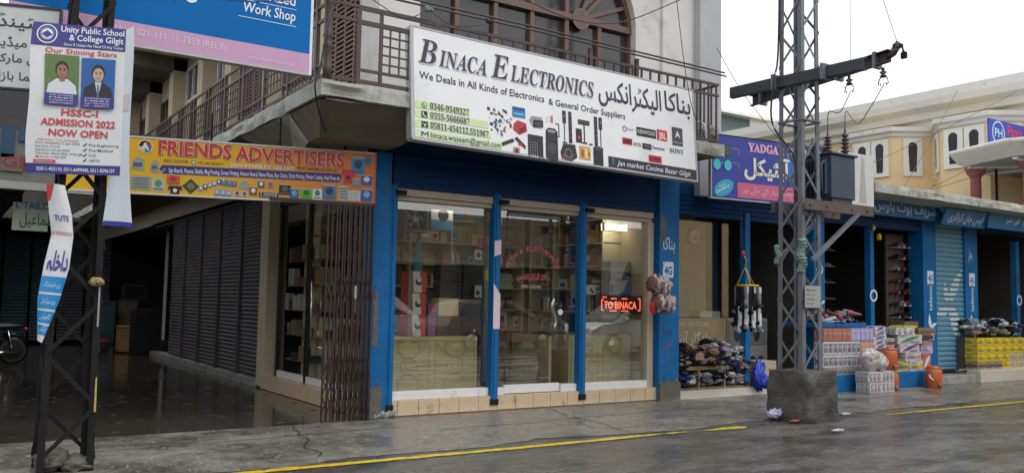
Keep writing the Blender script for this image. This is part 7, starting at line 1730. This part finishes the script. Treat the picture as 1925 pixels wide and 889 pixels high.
# sign at the right edge
p0 = P(1861, 286, Y=11.0); p1 = P(1990, 222, Y=11.0); fr = Fr((p0.x, 11.0, p0.z), (1, 0, 0), (0, 0, 1)); hh = P(1860, 222, Y=11).z - p0.z; ww = 3.2
t = thing('roof_sign', 'blue roof sign with round emblem and red capitals at the right edge', 'sign', (p0.x + 1.6, 11.0, p0.z)); b = MB(); b.fbox(fr, 0, ww, 0, hh, -.05, 0, mat('violet_flex', col(58, 74, 176), .4)); b.build('panel', t)
b = MB(); b.ring(fr, .42, hh * .62, .26, .30, .004, ink(180, 220, 220), 32); text(b, fr, 'PH', .24, hh * .50, .36, .22, .006, ink(190, 225, 215), .01); text(b, fr, 'Pamir Hotel', .86, hh * .60, 1.6, .28, .004, ink(214, 60, 70), .02); text(b, fr, 'Hamid Sheesh, Hunza Chowk', .08, hh * .12, 1.7, .09, .004, ink(220, 150, 190), .005); text(b, fr, 'Printed by : Javed Printing', .08, .02, 1.2, .06, .004, wh2); b.build('lettering', t)
b = MB(); b.box(p0.x + .4, p0.x + .46, 11.06, 11.1, 3.75, p0.z, M['steel_dk']); b.box(p0.x + 2.4, p0.x + 2.46, 11.06, 11.1, 3.75, p0.z, M['steel_dk']); b.build('post', t)
for i, (a, c) in enumerate((((1610, 320), (1925, 165)), ((1660, 395), (1925, 262)), ((1700, 350), (1800, 170)), ((1560, 470 - 60), (1925, 300)))):
    wire([P(*a, Y=9.6), P(*c, Y=11.5)], .006, ['upper', 'middle', 'steep', 'lower'][i] + ' thin overhead wire in front of the cream building', group='thin overhead wires', sag=.05)

# ------------------------------------------------------------------ the other side of the street, seen only mirrored in the glass and wet road
ob = thing('opposite_building', 'dark two storey shop building across the street', 'building', (8, -16, 0))
b = MB(); b.box(-30, 60, -26, -14, 0, 5.5, mat('opp_wall', (.16, .14, .12), .8, var=.3, vs=.4)); b.build('wall', ob)
for i in range(22):
    b = MB(); b.box(-28 + i * 4, -25 + i * 4, -13.99, -13.9, .2, 2.8, [M['dark'], M['shutter'], M['darkwall']][i % 3]); b.build('shutter', ob)
b = MB(); b.box(-30, 60, -14, -12.4, 3.1, 3.25, M['concrete']); b.build('canopy', ob)
def car(x, y, rz, paint, label, kind=0):
    t = thing('parked_car', label, 'car', (x, y, 0), rz, 'cars standing across the street')
    L = 4.2
    low = [(-2.1, .35), (-2.12, .75), (-2.0, .95), (-1.3, 1.0), (.85, .98), (1.7, .88), (2.08, .72), (2.12, .4), (1.95, .28), (-1.95, .28)]
    hi = [(-1.95, .95), (-1.65, 1.42), (-1.2, 1.52), (.1, 1.52), (.45, 1.45), (1.15, .98)] if kind == 0 else [(-2.05, .95), (-1.95, 1.55), (-1.5, 1.65), (.1, 1.65), (.5, 1.55), (1.15, .98)]
    def shell(b, prof, ws, m_):
        k = len(prof); vs = []
        for wv, sc in ws: vs += [(px_, wv, pz_) for px_, pz_ in prof] if sc == 1 else [(px_ * sc, wv, prof[0][1] + (pz_ - prof[0][1]) * sc) for px_, pz_ in prof]
        fs = [tuple(range(k)), tuple((len(ws) - 1) * k + i for i in range(k))[::-1]]
        for j in range(len(ws) - 1): fs += [(j * k + i, j * k + (i + 1) % k, (j + 1) * k + (i + 1) % k, (j + 1) * k + i) for i in range(k)]
        b.add(vs, fs, m_, True)
    b = MB(); shell(b, low, [(-.82, .97), (-.85, 1), (.85, 1), (.82, .97)], paint); b.build('body', t, .04, local=True)
    b = MB(); k = len(hi); vs = [(px_, s_ * (.80 - .16 * (pz_ - .95) / .6), pz_) for s_ in (-1, 1) for px_, pz_ in hi]
    b.add(vs, [tuple(range(k)), tuple(range(k, 2 * k))[::-1]] + [(i, (i + 1) % k, k + (i + 1) % k, k + i) for i in range(k)], paint); b.build('cabin', t, .03, local=True)
    for s_ in (-1, 1):
        for (q0, q1, q2, q3) in (((-1.72, 1.03), (-1.5, 1.4), (-.75, 1.44), (-.72, 1.03)), ((-.64, 1.03), (-.66, 1.44), (.15, 1.44), (.9, 1.03))):
            b = MB(); b.add([(u, s_ * (.812 - .16 * (v - .95) / .6), v) for u, v in (q0, q1, q2, q3)], [(0, 1, 2, 3)], M['darkglass']); b.build('side_window', t, local=True)
    b = MB(); b.add([(.52, -.62, 1.43), (.52, .62, 1.43), (1.12, .72, 1.0), (1.12, -.72, 1.0)], [(0, 1, 2, 3)], M['darkglass']); b.v = [(p_[0] + .03, p_[1], p_[2] + .03) for p_ in b.v]; b.build('windscreen', t, local=True)
    for wx in (-1.3, 1.3):
        for s_ in (-1, 1):
            b = MB(); b.lathe((wx, s_ * .78 - .1, .32), [(.2, 0), (.32, .01), (.32, .19), (.2, .2)], M['black'], 22, 'Y'); ty = b.build('tyre', t, local=True)
            b = MB(); b.lathe((wx, s_ * .885 - .005, .32), [(.21, 0), (.19, .01)], MC['chrome'], 16, 'Y'); b.build('rim', ty, local=True)
    for s_ in (-1, 1): b = MB(); b.lump((2.02, s_ * .62, .72), (.08, .16, .08), mat('headlight', (.6, .6, .6), .1), 1, .05); b.build('headlight', t, local=True)
    for s_ in (-1, 1): b = MB(); b.lump((.85, s_ * .93, 1.05), (.06, .1, .07), paint, 1, .05); b.build('wing_mirror', t, local=True)
sil = mat('silver_paint', (.66, .67, .68), .25, metal=.0, var=.03); whp = mat('white_car_paint', (.72, .72, .72), .25, var=.02); rdp = mat('maroon_paint', (.30, .20, .16), .25, var=.05)
car(11.7, -4.9, 0, sil, 'silver high roofed hatchback standing across the street, mirrored in the left window', 1)
car(14.6, -2.3, 0, rdp, 'dull maroon car standing across the street, mirrored in the glass door', 0)
car(17.6, .6, math.pi, whp, 'white car standing across the street, mirrored in the right window', 0)
